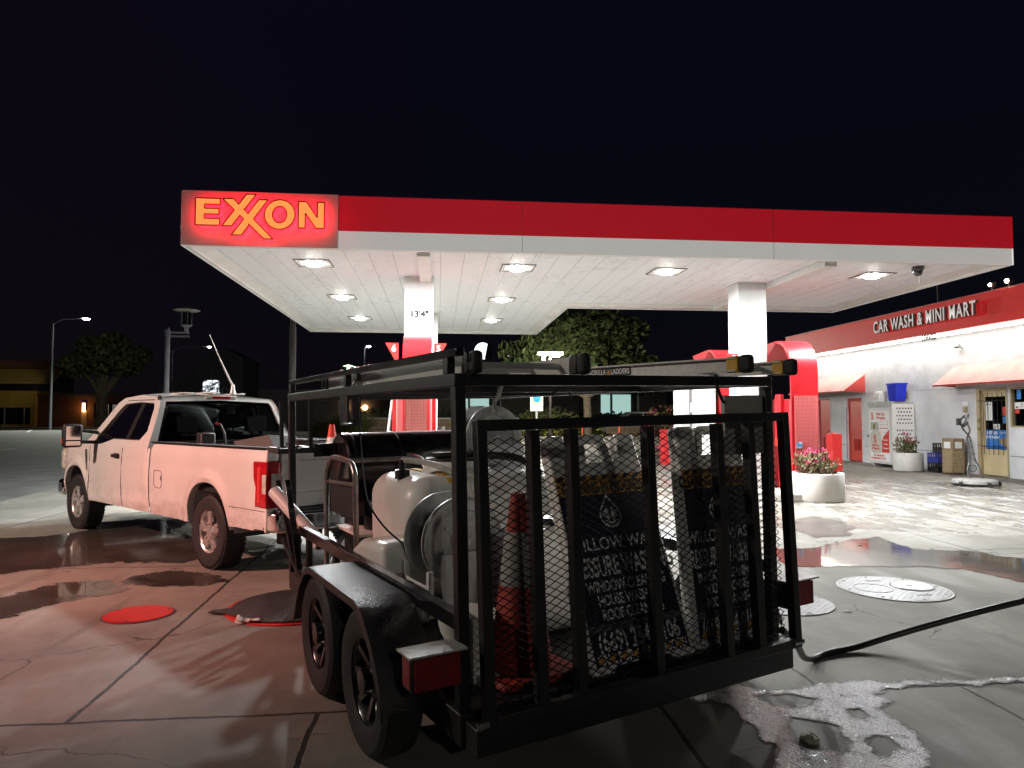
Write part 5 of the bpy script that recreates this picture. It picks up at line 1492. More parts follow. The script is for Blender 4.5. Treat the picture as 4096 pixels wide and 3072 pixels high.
m = MB(); m.bar((-.06, 3.33, 1.07), (-.02, 3.05, .60), .035, .035); m.bar((-.05, 3.2, .62), (.02, 2.6, .26), .025, .03); m.build("brace", BS, trailer)
# fenders and wheels
FP = [(.20, .34), (.26, .46), (.36, .60), (.49, .705), (.60, .735), (1.46, .735), (1.57, .705), (1.70, .60), (1.80, .46), (1.86, .34)]
for s, x0 in ((-1, -.003), (1, TW + .003)):
    x1 = x0 + s * .262; m = MB()
    a = [(x0, y, z) for y, z in FP]; b = [(x1, y, z) for y, z in FP]; m.bridge(a, b, close=False)
    c = [(x1 + s * .004, y + (1.03 - y) * .012, z - .035) for y, z in FP]; m.bridge(b, c, close=False)
    m.build("fender", M['black_gloss_rough'] if 'black_gloss_rough' in M else M['black_gloss'], trailer, smooth=True, ang=60, solid=.006)


def trailer_wheel(x, y, s, z):
    w = .10
    m = MB(); m.lathe([(.20, -w * .8), (.25, -w), (.31, -w * .97), (.335, -w * .8), (.345, -w * .4), (.345, w * .4), (.335, w * .8), (.31, w * .97), (.25, w), (.20, w * .8)], 44, axis='x', cap=False)
    for q in (-.05, 0, .05): m.lathe([(.3455, q - .006), (.3455, q + .006)], 44, axis='x') if False else None
    ty = m.build("wheel", M['rubber'], trailer, smooth=True, ang=30); ty.location = (x, y, z)
    o = s * w * .75; m = MB(); m.lathe([(.206, o), (.195, o - s * .01), (.18, o - s * .04), (.17, o - s * .06), (.08, o - s * .035), (.06, o - s * .02), (.055, o + s * .02), (0, o + s * .03)], 32, axis='x', cap=False)
    for k in range(8):
        a = 2 * PI * k / 8; m.bar((o - s * .05, .075 * math.cos(a), .075 * math.sin(a)), (o - s * .02, .185 * math.cos(a), .185 * math.sin(a)), .035, .02, (1, 0, 0))
    m.build("rim", M['rim_dark'] if 'rim_dark' in M else M['black_gloss'], ty, smooth=True, ang=35)


for s, x in ((-1, -.14), (1, TW + .14)):
    for y in (.60, 1.46): trailer_wheel(x, y, s, .345 - .0209 * x)
m = MB(); m.box(-.1, TW + .1, .57, .63, .31, .37); m.box(-.1, TW + .1, 1.43, 1.49, .31, .37); m.build("axle", BS, trailer)
for s, x0, in ((-1, -.015), (1, TW + .015)):
    xa, xb = sorted((x0, x0 + s * .215)); m = MB(); m.box(xa, xb, -.04, .06, .50, .645); tl = m.build("tail_light", M['black_steel'], trailer, bevel=.006)
    m = MB(); m.box(xa + .012, xb - .006, -.056, -.041, .508, .636); m.box(xb if s > 0 else xa - .004, xb + .004 if s > 0 else xa, -.03, .05, .515, .63); m.build("lens", M['lens_dull'], tl, bevel=.004)
    m = MB(); m.box(xa - .02, xb + .02, -.075, .07, .648, .656); m.build("guard_plate", M['galv'], tl)

# rear gate: tube frame, uneven uprights, expanded metal
GY = 0.0
gate = MB()
gate.box(.035, .083, GY - .025, GY + .025, -.03, 1.235); gate.box(1.907, 1.955, GY - .025, GY + .025, -.03, 1.235); gate.box(.084, 1.906, GY - .025, GY + .025, 1.187, 1.235); gate.box(.084, 1.906, GY - .025, GY + .025, -.03, .018)
gt = gate.build("gate", BS, trailer, bevel=.004); gt.location = (.022, -.105, .350); gt.rotation_euler = (R(-2.0), 0, 0)
for x in (.29, .495, .94, 1.40, 1.63):
    m = MB(); m.box(x, x + .05, GY - .026, GY + .026, .02, 1.185); m.build("gate_bar", BS, gt, bevel=.003)
m = MB(); cw, ch = .066, .0355; nx = int(1.82 / cw); nz = int(1.165 / ch)
for j in range(nz):
    z0 = .02 + j * ch
    for up in (1, -1):
        for i in range(nx * 2):
            xa = .084 + i * cw / 2; xb = xa + cw / 2; e = (i % 2 == 0) == (up == 1)
            za = z0 + (0 if e else ch / 2) if up == 1 else z0 + (ch if not e else ch / 2)
            za, zb = (z0 + (ch / 2 if (i % 2) else 0), z0 + (0 if (i % 2) else ch / 2)) if up == 1 else (z0 + (ch / 2 if (i % 2) else ch), z0 + (ch if (i % 2) else ch / 2))
            m.bar((xa, GY + .012, za), (xb, GY + .012, zb), .0033, .0034, (0, .8, .6))
m.build("gate_mesh", M['mesh_steel'] if 'mesh_steel' in M else M['black_gloss'], gt)
m = MB(); m.tube([(-.005, -.02, .0), (.045, -.02, .0)], .016, 8); m.tube([(TW - .06, -.02, .0), (TW + .01, -.02, .0)], .016, 8); m.build("gate_hinge", M['steel'], gt)
m = MB(); m.box(TW - .35, TW - .055, .02, .05, 1.36, 1.68); m.build("rear_plate", M['plate_grey'], trailer, bevel=.004)

# ------------------------------------------------------------------ sandwich boards behind the gate
def aboard(label, x0, w, y0, y1, z0, H):
    ang = math.atan2(y1 - y0, 1.0)
    t = thing("sandwich_board", label, "sandwich board", mat4=at_tl(x0, y0, z0) @ Matrix.Rotation(-ang, 4, 'X'), group="sandwich boards in the trailer")
    # local: x across, z up the board, -y towards the reader
    def leaf(d0, d1):
        mb = MB(); tp = H
        mb.prism([(0, 0), (.05, -.03), (.12, -.03), (.16, .02), (w - .16, .02), (w - .12, -.03), (w - .05, -.03), (w, 0), (w - .035, tp - .02), (w - .05, tp), (w - .15, tp), (w - .165, tp - .16), (.165 + .24, tp - .16), (.165, tp - .16), (.15, tp), (.05, tp), (.035, tp - .02)], lambda a, b, d: (a, d, b), d0, d1)
        return mb
    mb = leaf(0, .045)
    hx = w / 2; hw = .105         # carrying loop
    mb.prism([(hx - hw - .012, H - .162), (hx - hw + .012, H - .01), (hx - hw + .04, H), (hx + hw - .04, H), (hx + hw - .012, H - .01), (hx + hw + .012, H - .162), (hx + hw - .045, H - .162), (hx + hw - .06, H - .05), (hx - hw + .06, H - .05), (hx - hw + .045, H - .162)], lambda a, b, d: (a, d, b), .002, .043)
    body = mb.build("front_leaf", M['poly_white'], t, bevel=.012)
    mb = leaf(.05, .085); mb.build("rear_leaf", M['poly_white'], t, bevel=.012)
    F = -.0035
    fx = lambda a, b: (a, F, b)
    def rect(a, b, c, d, off, mat, nm):
        q = MB(); q.box(a, b, -.003 - off, -.001 - off, c, d); return q.build(nm, mat, body)
    Pw = w - .07
    rect(.035, w - .035, .03, H - .235, 0, M['navy'], "print_panel")
    rect(.035, w - .035, H - .34, H - .235, .0025, M['gold_print'], "yellow_band")
    q = MB()
    for k in range(9):
        a = .04 + k * (Pw - .01) / 8.2
        if a + .05 > w - .035: break
        q.prism([(a, H - .262), (a + .035, H - .262), (a + .055, H - .238), (a + .02, H - .238)], lambda a_, b_, d: (a_, d, b_), -.008, -.006)
    for k in range(9):
        a = .04 + k * (Pw - .01) / 8.2
        if a + .05 > w - .035: break
        q.prism([(a, .045), (a + .03, .045), (a + .05, .075), (a + .02, .075)], lambda a_, b_, d: (a_, d, b_), -.008, -.006, 1)
    q.build("hazard_stripes", [M['black_paint'], M['gold_print']], body)
    c = w / 2; PA = dict(xa=(1, 0, 0), ya=(0, 0, 1), za=(0, -1, 0))
    q = MB(); put_text(q, "CLEANING IN PROGRESS", .085, (c, -.0062, H - .305), bold=.003, sx=.56, depth=.001, **PA); q.build("banner_lettering", M['black_paint'], body)
    q = MB(); k = w / .60
    put_text(q, "WILLOW WASH", .088, (c, -.004, H - .60), sx=.86 * k, depth=.001, bold=.001, **PA)
    put_text(q, "PRESSURE WASHING", .135, (c, -.004, H - .715), sx=.49 * k, depth=.001, bold=.003, **PA)
    put_text(q, "WINDOW CLEANING", .075, (c, -.004, H - .81), sx=.62 * k, depth=.001, bold=.0015, **PA)
    put_text(q, "HOUSE WASHING", .075, (c, -.004, H - .878), sx=.60 * k, depth=.001, bold=.0015, **PA)
    put_text(q, "ROOF CLEANING", .075, (c, -.004, H - .946), sx=.60 * k, depth=.001, bold=.0015, **PA)
    put_text(q, "(669) 254-0106", .125, (c, -.004, H - 1.07), sx=.60 * k, depth=.001, bold=.003, **PA)
    put_text(q, "CALL FOR A FREE QUOTE!", .066, (c, -.004, H - 1.145), sx=.66 * k, depth=.001, bold=.002, **PA)
    q.build("lettering", M['cone_white'], body)
    rect(.036, w - .036, H - 1.018, H - .985, .0025, M['grey_print'], "grey_band")
    q = MB(); put_text(q, "Fully licensed and insured", .030, (c, -.0065, H - 1.001), depth=.001, **PA); q.build("small_lettering", M['navy'], body)
    # drop emblem with two willow crowns over waves
    q = MB(); cz = H - .455; N = 30; pts = []
    for i in range(N + 1):
        a = 2 * PI * i / N; r = .062
        x_, z_ = r * math.sin(a), -r * math.cos(a)
        if z_ > 0: x_ *= max(0, 1 - (z_ / r) ** 1.5) if z_ > 0 else 1; z_ *= 1.75
        pts.append((c + x_ * 1.05, -.0042, cz + z_))
    q.tube(pts, .0045, 5)
    for sx in (-1, 1):
        for j in range(7):
            xo = sx * (.008 + j * .0055); q.tube([(c + sx * .018, -.0042, cz + .045 - abs(j - 2) * .004), (c + xo * 1.1, -.0042, cz + .02), (c + xo * 1.15, -.0042, cz - .025 + .003 * j)], .0018, 4)
        q.tube([(c + sx * .018, -.0042, cz + .03), (c + sx * .018, -.0042, cz - .038)], .003, 4)
    for j in range(2): q.tube([(c - .05 + i * .01, -.0042, cz - .036 - .012 * j + .006 * math.sin(i * .9)) for i in range(11)], .004, 4)
    q.build("drop_emblem", M['cone_white'], body)
    return t


aboard("white sandwich board leaning back behind the gate, left one of the pair", .70, .66, .03, .42, .365, 1.20)
aboard("white sandwich board standing almost upright behind the gate at the right corner", 1.375, .54, .05, .17, .365, 1.16)
cone("red cone coloured as in shade, with a grey collar, just inside the trailer gate", at_tl(.46, .28, .362), .86, True)
t = thing("paper_scrap", "pale scrap standing behind the trailer gate", "scrap", mat4=at_tl(.2, .2, .362)); m = MB(); m.box(0, .1, 0, .06, 0, .04); m.build("piece", M['paper'], t)

# ------------------------------------------------------------------ tanks
t = thing("water_tank", "big white plastic water tank with black screw lid in the trailer middle", "tank", mat4=at_tl(0, 0, .362))
m = MB(); m.box(.40, 1.56, 1.55, 2.45, .02, .825); m.build("shell", M['poly_white'], t, bevel=.17, seg=6)
m = MB(); m.lathe([(.29, .77), (.235, .86), (.215, .905), (.18, .91), (0, .91)], 36, (.93, 1.98, 0)); m.build("neck", M['poly_white'], t, smooth=True, ang=50)
m = MB(); m.lathe([(.222, .905), (.224, .925), (.0, .93)], 36, (.93, 1.98, 0)); m.box(.76, 1.10, 1.92, 2.04, .93, .965); m.build("screw_lid", M['plastic_black'], t, bevel=.008)
m = MB(); m.tube([(.50, 1.95, .80), (.50, 1.95, .93)], .025, 10); m.lathe([(.055, .80), (.055, .86), (.04, .865), (0, .87)], 8, (.50, 1.95, 0)); m.build("bulkhead_fitting", M['plastic_black'], t, smooth=True, ang=30)
m = MB(); m.tube(hb([(.50, 1.95, .925), (.62, 1.82, .91), (.74, 1.66, .85), (.82, 1.55, .76), (.84, 1.51, .45), (.84, 1.50, .2)]), .020, 10); m.build("filler_hose", M['hose_clear'], t, smooth=True)
m = MB(); pts = [(.72, 2.44, .76), (.72, 2.3, .832), (.72, 1.75, .832), (.72, 1.62, .80), (.72, 1.548, .66), (.72, 1.543, .1)]
for a, b in zip(pts, pts[1:]): m.bar(a, b, .05, .006, (0, -.6, .8))
m.build("tie_strap", M['tape_yellow'], t)
m = MB(); m.tube(hb([(1.05, 1.9, .93), (1.2, 1.82, .93), (1.32, 1.70, .90), (1.42, 1.60, .80)]), .028, 10); m.build("suction_hose", M['hose'], t, smooth=True)
t = thing("small_tank", "small low white tank between the hose reel and the cone", "tank", mat4=at_tl(0, 0, .362))
m = MB(); m.box(.62, 1.30, .62, 1.18, 0, .58); m.build("shell", M['poly_white'], t, bevel=.12, seg=5); m = MB(); m.lathe([(.10, .575), (.10, .62), (0, .63)], 20, (1.05, .85, 0)); m.build("lid", M['plastic_black'], t, smooth=True, ang=30)
m = MB(); m.lathe([(.05, .58), (.03, .61), (.03, .65), (0, .66)], 12, (.80, .80, 0)); m.box(.72, .92, .78, .82, .64, .66); m.build("brass_valve", M['brass'], t, smooth=True, ang=30)
t = thing("chemical_tank", "squat off white chemical tank beside the left trailer rail", "tank", mat4=at_tl(0, 0, .362))
m = MB(); m.prism([(1.20, 0), (1.92, 0), (1.86, .38), (1.66, .47), (1.24, .50)], lambda a, b, d: (d, a, b), .10, .40); m.build("shell", M['poly_white'], t, bevel=.05, seg=4)
t = thing("white_pail", "white pail under the left trailer rail behind the fender", "pail", mat4=at_tl(0, 0, .362))
m = MB(); m.lathe([(.11, 0), (.13, .30), (.135, .31), (0, .31)], 24, (.20, .36, 0)); m.build("body", M['poly_white'], t, smooth=True, ang=40)


# ------------------------------------------------------------------ hose reels
def reel(label, x, y, z, r, L, base, txt=None):
    t = thing("hose_reel", label, "hose reel", mat4=at_tl(x, y, z), group="galvanised hose reels")
    for yy in (0, L):
        m = MB(); d = 1 if yy == 0 else -1
        m.lathe([(r * 1.0, yy + .006 * d), (r, yy - .006 * d), (r * .96, yy - .010 * d), (r * .92, yy - .004 * d), (r * .78, yy - .004 * d), (r * .75, yy - .012 * d), (r * .70, yy - .012 * d), (r * .67, yy + .004 * d), (r * .3, yy + .004 * d), (r * .28, yy - .006 * d), (0, yy - .006 * d)], 48, axis='y')
        fl = m.build("flange", M['galv'], t, smooth=True, ang=50)
        m = MB()
        for k in range(6): a = 2 * PI * k / 6 + .4; m.lathe([(.010, yy - .014 * d), (.010, yy + .01 * d)], 8, (r * .5 * math.cos(a), 0, r * .5 * math.sin(a)), 'y')
        m.build("bolt", M['white_metal'] if yy == 0 else M['black_steel'], fl)
    m = MB(); m.lathe([(r * .42, .01), (r * .42, L - .01)], 32, axis='y'); m.build("drum", M['steel'], t, smooth=True)
    m = MB(); n = 7
    for k in range(n):
        yy = .02 + (L - .04) * (k + .5) / n; m.lathe([(r * .58 + (L / n / 2) * math.cos(a), yy + (L / n / 2) * math.sin(a)) for a in [2 * PI * i / 10 for i in range(10)]], 32, axis='y', closed=True)
    m.build("wound_hose", M['hose'], t, smooth=True)
    m = MB()        # stand: two uprights, base rails
    for yy in (-.065, L + .03):
        m.box(-r * .95, -r * .95 + .03, yy, yy + .035, -base, -r * .55); m.box(r * .95 - .03, r * .95, yy, yy + .035, -base, -r * .3)
    m.box(-r * .62 if base < .5 else -r * .9, r * .92, -.056, -.05, -base, -r * .22); m.tube([(0, -.06, 0), (0, L + .06, 0)], .022, 12)
    m.box(-r * .952, -r * .952 + .006, -.028, L + .028, -base + .08, -base + .17); m.box(r * .95 - .006, r * .95, -.028, L + .028, -base + .08, -base + .17)
    sd = m.build("stand", M['galv_white'] if 'galv_white' in M else M['white_metal'], t, bevel=.003)
    if txt:
        q = MB(); put_text(q, txt, .075, (-r * .952 - .001, L / 2 + .0, -base + .123), (0, -1, 0), (0, 0, 1), (-1, 0, 0), bold=.002, sx=.52, depth=.001); q.build("stand_lettering", M['black_paint'], sd)
        q = MB(); q.lathe([(.03, -.016), (.03, .016)], 16, (-r * .95 - .03, L + .05, -base + .16), 'z'); q.tube([(-r * .95, L + .05, -base + .16), (-r * .95 - .06, L + .05, -base + .16)], .012, 8); q.build("clamp", M['steel'], sd, smooth=True, ang=40)
    return t


reel("galvanised hose reel lettered STEEL DEAL beside the left rear post", .455, .90, .895, .25, .26, .385, "STEEL DEAL")
reel("second galvanised hose reel high on a grey stand behind the big tank", 1.36, 2.2, 1.41, .25, .25, 1.03)

# ------------------------------------------------------------------ pressure washer skid
t = thing("pressure_washer", "pressure washer in a dark tubular guard frame at the trailer front", "pressure washer", mat4=at_tl(0, 0, .362))
m = MB()
for x in (.30, .86):
    m.tube(hb([(x, 3.18, .0), (x, 3.18, .62), (x, 3.12, .80), (x, 2.98, .90), (x, 2.55, .895), (x, 2.42, .84), (x, 2.38, .70), (x, 2.38, 0)]), .022, 10)
    m.tube([(x, 3.17, .70), (x, 2.40, .73)], .018, 8)
for y, z in ((2.98, .90), (2.55, .895), (3.18, .3), (2.38, .3)): m.tube([(.30, y, z), (.86, y, z)], .018, 8)
m.build("guard_frame", M['steel_dark'] if 'steel_dark' in M else M['steel'], t, smooth=True)
m = MB(); m.box(.31, .33, 2.44, 3.12, .46, .70); m.build("control_panel", M['plastic_black'], t, bevel=.008)
m = MB(); m.box(.40, .78, 2.45, 2.80, .05, .32); m.lathe([(.13, -.1), (.15, -.05), (.15, .08), (0, .1)], 20, (.60, 2.63, .40)); m.box(.42, .75, 2.85, 3.1, .05, .42); m.build("engine", M['plastic_black'], t, bevel=.02)
m = MB(); m.box(.36, .50, 2.26, 2.40, .10, .28); m.box(.38, .48, 2.24, 2.42, .28, .33)
for k in range(3): m.tube([(.37 + k * .05, 2.25, .33), (.37 + k * .05, 2.25, .37)], .016, 8)
m.build("pump_block", M['pump_bronze'] if 'pump_bronze' in M else M['brass'], t, bevel=.008)
m = MB(); m.box(.33, .62, 2.42, 3.0, .34, .36); m.build("label_plate", M['paper'], t)
t = thing("heater_drum", "long black horizontal drum across the front of the trailer", "burner drum", mat4=at_tl(0, 0, .362))
m = MB(); m.lathe([(.01, .36), (.28, .36), (.295, .375), (.295, 1.55), (.28, 1.565), (0, 1.565)], 48, (0, 3.02, .80), 'x'); m.build("shell", M['black_gloss'], t, smooth=True, ang=30)
for x in (.50, 1.30):
    m = MB(); m.box(x, x + .05, 2.80, 3.22, 0, .56); m.build("cradle", BS, t)
m = MB()
for x in (.42, .80, 1.46): m.lathe([(.2965, x), (.2985, x + .004), (.2985, x + .014), (.2965, x + .018)], 48, (0, 3.02, .80), 'x')
m.build("hoop", M['black_steel'], t, smooth=True, ang=30)
t = thing("pipe_holder", "short thick white pipe slanting outside the trailer front post", "pipe", mat4=at_tl(0, 0, 0))
m = MB(); A, B = Vector((-.11, 3.22, 1.0)), Vector((.13, 2.70, .63)); m.tube([A, B], .052, 24, cap=False); m.tube([B, A], .046, 24, cap=False); m.add([A + (B - A).normalized() * .05 + Vector((0, 0, 0))], []); m.build("tube", M['pvc'], t, smooth=True)
t = thing("crowbar", "dark flat bar leaning by the white pipe at the front post", "bar", mat4=at_tl(0, 0, 0))
m = MB(); m.bar((-.04, 3.06, 1.10), (-.03, 2.72, .46), .045, .02); m.build("bar", M['black_gloss'], t, bevel=.004)
t = thing("ratchet_strap", "loose black strap hanging from the rack rail over the big tank", "strap", mat4=at_tl(0, 0, 0))
m = MB(); P_ = hb([(.012, 1.37, 1.80), (.012, 1.36, 1.60), (.03, 1.36, 1.30), (.06, 1.36, 1.10), (.14, 1.32, .95), (.24, 1.24, .84), (.27, 1.2, .80)]); w_ = Vector((.010, .020, 0))
for a, b in zip(P_, P_[1:]): m.add([a - w_, a + w_, b + w_, b - w_], [(0, 1, 2, 3)])
m.build("webbing", M['webbing'], t, solid=.003)
t = thing("frayed_rope", "frayed end of pale rope hanging under the rack rear bar", "rope", mat4=at_tl(0, 0, 0))
m = MB(); m.tube([(.24, .03, 1.735), (.22, .02, 1.69), (.20, .02, 1.66)], .010, 6)
for k in range(7): m.tube([(.20, .02, 1.665), (.185 + k * .006, .02, 1.615 - .004 * (k % 3))], .0022, 4)
m.build("strand", M['hose_clear'], t)
t = thing("zip_tie", "black cable tie hanging under the rack near the middle", "cable tie", mat4=at_tl(0, 0, 0))
m = MB(); m.tube([(.92, .6, 1.735), (.95, .6, 1.74), (.99, .6, 1.73), (1.0, .6, 1.68)], .006, 5); m.tube([(.92, .6, 1.735), (.88, .6, 1.71)], .005, 5); m.build("tie", M['plastic_black'], t)
t = thing("hook_strap", "black strap end with a bent tip hanging at the rack's rear right", "strap", mat4=at_tl(0, 0, 0))
m = MB(); m.tube([(1.50, -.02, 1.79), (1.50, -.03, 1.72), (1.53, -.03, 1.66), (1.55, -.03, 1.64)], .009, 6); m.build("strap", M['plastic_black'], t)

# ------------------------------------------------------------------ ladders on the rack
def ladder(label, a, b, wid, h, rungs, decal=False, caps=None):
    A, B = Vector(a), Vector(b); d = (B - A).normalized(); L = (B - A).length; s = d.cross(Vector((0, 0, 1))).normalized()
    t = thing("ladder", label, "ladder", mat4=TLM, group="ladders on the trailer rack")
    for k, q in enumerate((-wid / 2, wid / 2)):
        m = MB(); p0, p1 = A + s * q, B + s * q
        m.bar(p0, p1, .008, h); m.bar(p0 + Vector((0, 0, h / 2 - .004)) + s * .012, p1 + Vector((0, 0, h / 2 - .004)) + s * .012, .03, .008); m.bar(p0 - Vector((0, 0, h / 2 - .004)) + s * .012, p1 - Vector((0, 0, h / 2 - .004)) + s * .012, .03, .008)
        rl = m.build("side_rail", M['alu'], t)
        for e, (pe, sg) in enumerate(((p0, -1), (p1, 1))):
            m = MB(); m.bar(pe + d * sg * -.05, pe + d * sg * .012, .042, h + .012); m.build("end_bracket", caps or M['plastic_black'], rl, bevel=.006)
            m = MB(); m.bar(pe + d * sg * .012, pe + d * sg * .085, .05, h + .02); m.build("rubber_foot", M['rubber'], rl, bevel=.02)
        if decal and k == decal - 1:
            n = -s if decal == 1 else s
            o = p0.lerp(p1, .70); m = MB(); m.bar(o - d * .15 + n * .006, o + d * .15 + n * .006, .002, h * .62); dc = m.build("decal", M['black_paint'], rl)
            q_ = MB(); put_text(q_, "GORILLA    LADDERS", .042, o + n * .0075, d, (0, 0, 1), n, depth=.0005, bold=.0008, sx=.72); q_.build("decal_lettering", M['cone_white'], dc)
            q_ = MB(); q_.add([o + n * .008 + d * u + Vector((0, 0, v)) for u, v in ((-.012, -.016), (.012, -.016), (.008, 0), (.004, .014), (-.004, .014), (-.009, 0))], [tuple(range(6))]); q_.build("decal_mark", M['gold_print'], dc)
    m = MB(); 
    for i in range(rungs):
        c = A + d * (L * (i + .6) / rungs); m.tube([c - s * wid / 2, c + s * wid / 2], .016, 8)
    m.build("rung", M['alu'], t)
    return t


ladder("straight aluminium ladder lying along the left side of the rack", (.367, .02, 1.832), (.40, 2.45, 1.832), .56, .08, 9)
g = ladder("aluminium ladder with gold end brackets lettered GORILLA LADDERS overhanging the rear right", (.95, 2.35, 1.825), (1.73, -.12, 1.832), .56, .072, 8, decal=2, caps=M['tape_yellow'])
for k, (x, y) in enumerate(((.16, 1.75), (.20, 1.15))):
    t = thing("ratchet_hook", "dark metal ratchet hook on the left ladder, " + ("farther" if k == 0 else "nearer") + " of two", "hook", mat4=at_tl(x - .06, y, 1.80))
    m = MB(); m.tube([(0, .045 * math.cos(a), .05 + .045 * math.sin(a)) for a in [PI * .2 + PI * 1.5 * i / 12 for i in range(13)]], .010, 7); m.build("hook", M['steel'], t, smooth=True)
    m = MB(); m.box(-.02, .03, -.13, -.05, .03, .09); m.build("ratchet", M['black_steel'], t, bevel=.006)
for k, y in enumerate((2.05, 1.85, 1.45)):
    t = thing("ladder_lock", "dark red locking knob on the left ladder rail, " + ("farthest", "middle", "nearest")[k] + " of three", "knob", mat4=at_tl(.12, y, 1.872), group="locking knobs on the left ladder")
    m = MB(); m.box(-.025, .025, -.03, .03, 0, .045); m.build("knob", M['red_plastic'], t, bevel=.012)
# ------------------------------------------------------------------ things lying on the forecourt
t = thing("tank_cover", "large white round tread-plate cover in the forecourt right of the trailer", "manhole cover", (4.22, 6.29, 0))
m = MB(); m.lathe([(.47, 0), (.47, .010), (.455, .012), (0, .012)], 56); m.build("plate", M['tread_white'], t)
m = MB(); m.lathe([(.485, 0), (.485, .008), (.472, .009)], 56); m.build("rim", M['steel_drum'], t)
m = MB(); m.lathe([(.19, .0125), (.19, .016), (.175, .016), (.175, .0125)], 36, (.20, .02, 0), closed=True); m.lathe([(.18, .0125), (.165, .022), (.15, .018), (.13, .022), (.11, .018), (.09, .024), (0, .026)], 36, (.20, .02, 0), m=1); m.build("lid", [M['pole_dark'], M['galv']], t, smooth=True, ang=30)
m = MB(); m.lathe([(.17, .0121), (.17, .0145), (.165, .0145), (.165, .0121)], 36, (-.2, .0, 0), closed=True); m.box(.13, .19, .0, .03, .0265, .028)
for k in range(8): a = 2 * PI * k / 8; m.lathe([(.014, .0122), (.014, .0145), (0, .0145)], 8, (.43 * math.cos(a), .43 * math.sin(a), 0))
m.prism([(-.08, .26), (.05, .26), (.05, .285), (-.055, .285), (-.055, .31), (-.08, .31)], lambda a, b, d: (a, b, d), .0121, .0145); m.build("marking", M['pole_dark'], t); m = MB(); m.prism([(.03, -.3), (.16, -.3), (.16, -.25), (.135, -.25), (.135, -.275), (.03, -.275)], lambda a, b, d: (a, b, d), .0121, .0145); m.build("marking", M['pole_dark'], t)
t = thing("manhole_cover", "pale round cover half hidden behind the right trailer lamp", "manhole cover", (2.95, 5.93, 0)); m = MB(); m.lathe([(.42, 0), (.42, .008), (0, .01)], 40); m.build("plate", M['tread_white'], t)
t = thing("red_fill_cover", "flat red round fill cover in the concrete left of the trailer", "manhole cover", (-2.40, 6.11, 0))
m = MB(); m.lathe([(.255, 0), (.255, .010), (.24, .013), (0, .013)], 44); m.build("plate", M['red_metal'], t)
m = MB(); m.lathe([(.27, 0), (.27, .006), (.257, .006)], 44)
for k in range(3): a = 2 * PI * k / 3 + .5; m.lathe([(.014, .0132), (.014, .015), (0, .015)], 8, (.225 * math.cos(a), .225 * math.sin(a), 0))
m.build("rim", M['pole_dark'], t)
t = thing("tread_plate_mat", "dark studded round cover with red edge beside the trailer wheels", "manhole cover", (-1.18, 6.22, 0))
m = MB(); m.lathe([(.56, 0), (.56, .010), (0, .012)], 48); m.build("rim", M['red_metal'], t)
m = MB(); pl = circ((0.02, .02), .535, 40); pl[22:25] = [(-.64, -.10), (-.66, -.17), (-.50, -.22)]; m.prism(pl, lambda a, b, d: (a, b, d), .0125, .024); m.build("plate", M['tread_dark'], t)
t = thing("paper_scrap", "crumpled white paper on the edge of the dark studded cover", "litter", (-1.45, 5.76, .012))
m = MB(); rd = random.Random(2); m.grid(lambda u, v: (u * .16 - .08, v * .06 - .03, .02 + .02 * mnoise.noise(Vector((u * 5, v * 5, 2)))), 6, 4); m.add([(-.1, -.02, 0), (-.04, -.03, 0), (-.03, .03, .01), (-.09, .03, .05), (-.07, 0, .06)], [(0, 1, 4), (1, 2, 4), (2, 3, 4), (3, 0, 4)]); m.build("scrap", M['paper'], t)
t = thing("stone", "pale broken stone on the dry island in the sudsy puddle", "stone", (1.83, 3.41, 0))
m = MB(); m.lathe([(.035, 0), (.05, .012), (.045, .03), (.02, .04), (0, .041)], 9); o = m.build("rock", M['stone'], t)
for v in o.data.vertices: v.co += mnoise.noise_vector(v.co * 30) * .012; v.co.z = max(v.co.z, 0)
t = thing("pressure_hose", "thick black hose running from the trailer corner off to the right", "hose", (0, 0, 0))
m = MB(); m.tube(hb([(1.90, 3.82, .42), (2.05, 3.95, .30), (2.25, 4.25, .12), (2.45, 4.50, .022), (2.62, 4.60, .02), (2.85, 4.66, .03), (3.05, 4.66, .08), (3.30, 4.62, .16), (3.65, 4.55, .27), (4.0, 4.50, .36), (4.6, 4.4, .52), (5.6, 4.3, .8), (7.0, 4.3, 1.0)]), .021, 12); m.build("line", M['hose'], t, smooth=True)
leafd = []
for k, (x, y) in enumerate([(3.35, 5.6), (6.1, 7.75), (5.2, 8.4), (3.0, 5.55), (-1.2, 7.7)]):
    t = thing("leaf_litter", "dry fallen leaf on the concrete " + ("near the white tread-plate cover", "at the right end of the mirror puddle", "behind the mirror puddle", "left of the white tread-plate cover", "under the truck's rear corner")[k], "leaf", (x, y, 0)); m = MB(); m.add([(-.05, 0, .006), (0, .025, .012), (.05, 0, .006), (0, -.025, .014)], [(0, 1, 2), (0, 2, 3)]); m.build("blade", M['leaf_brown'] if k != 0 else M['paper'], t)

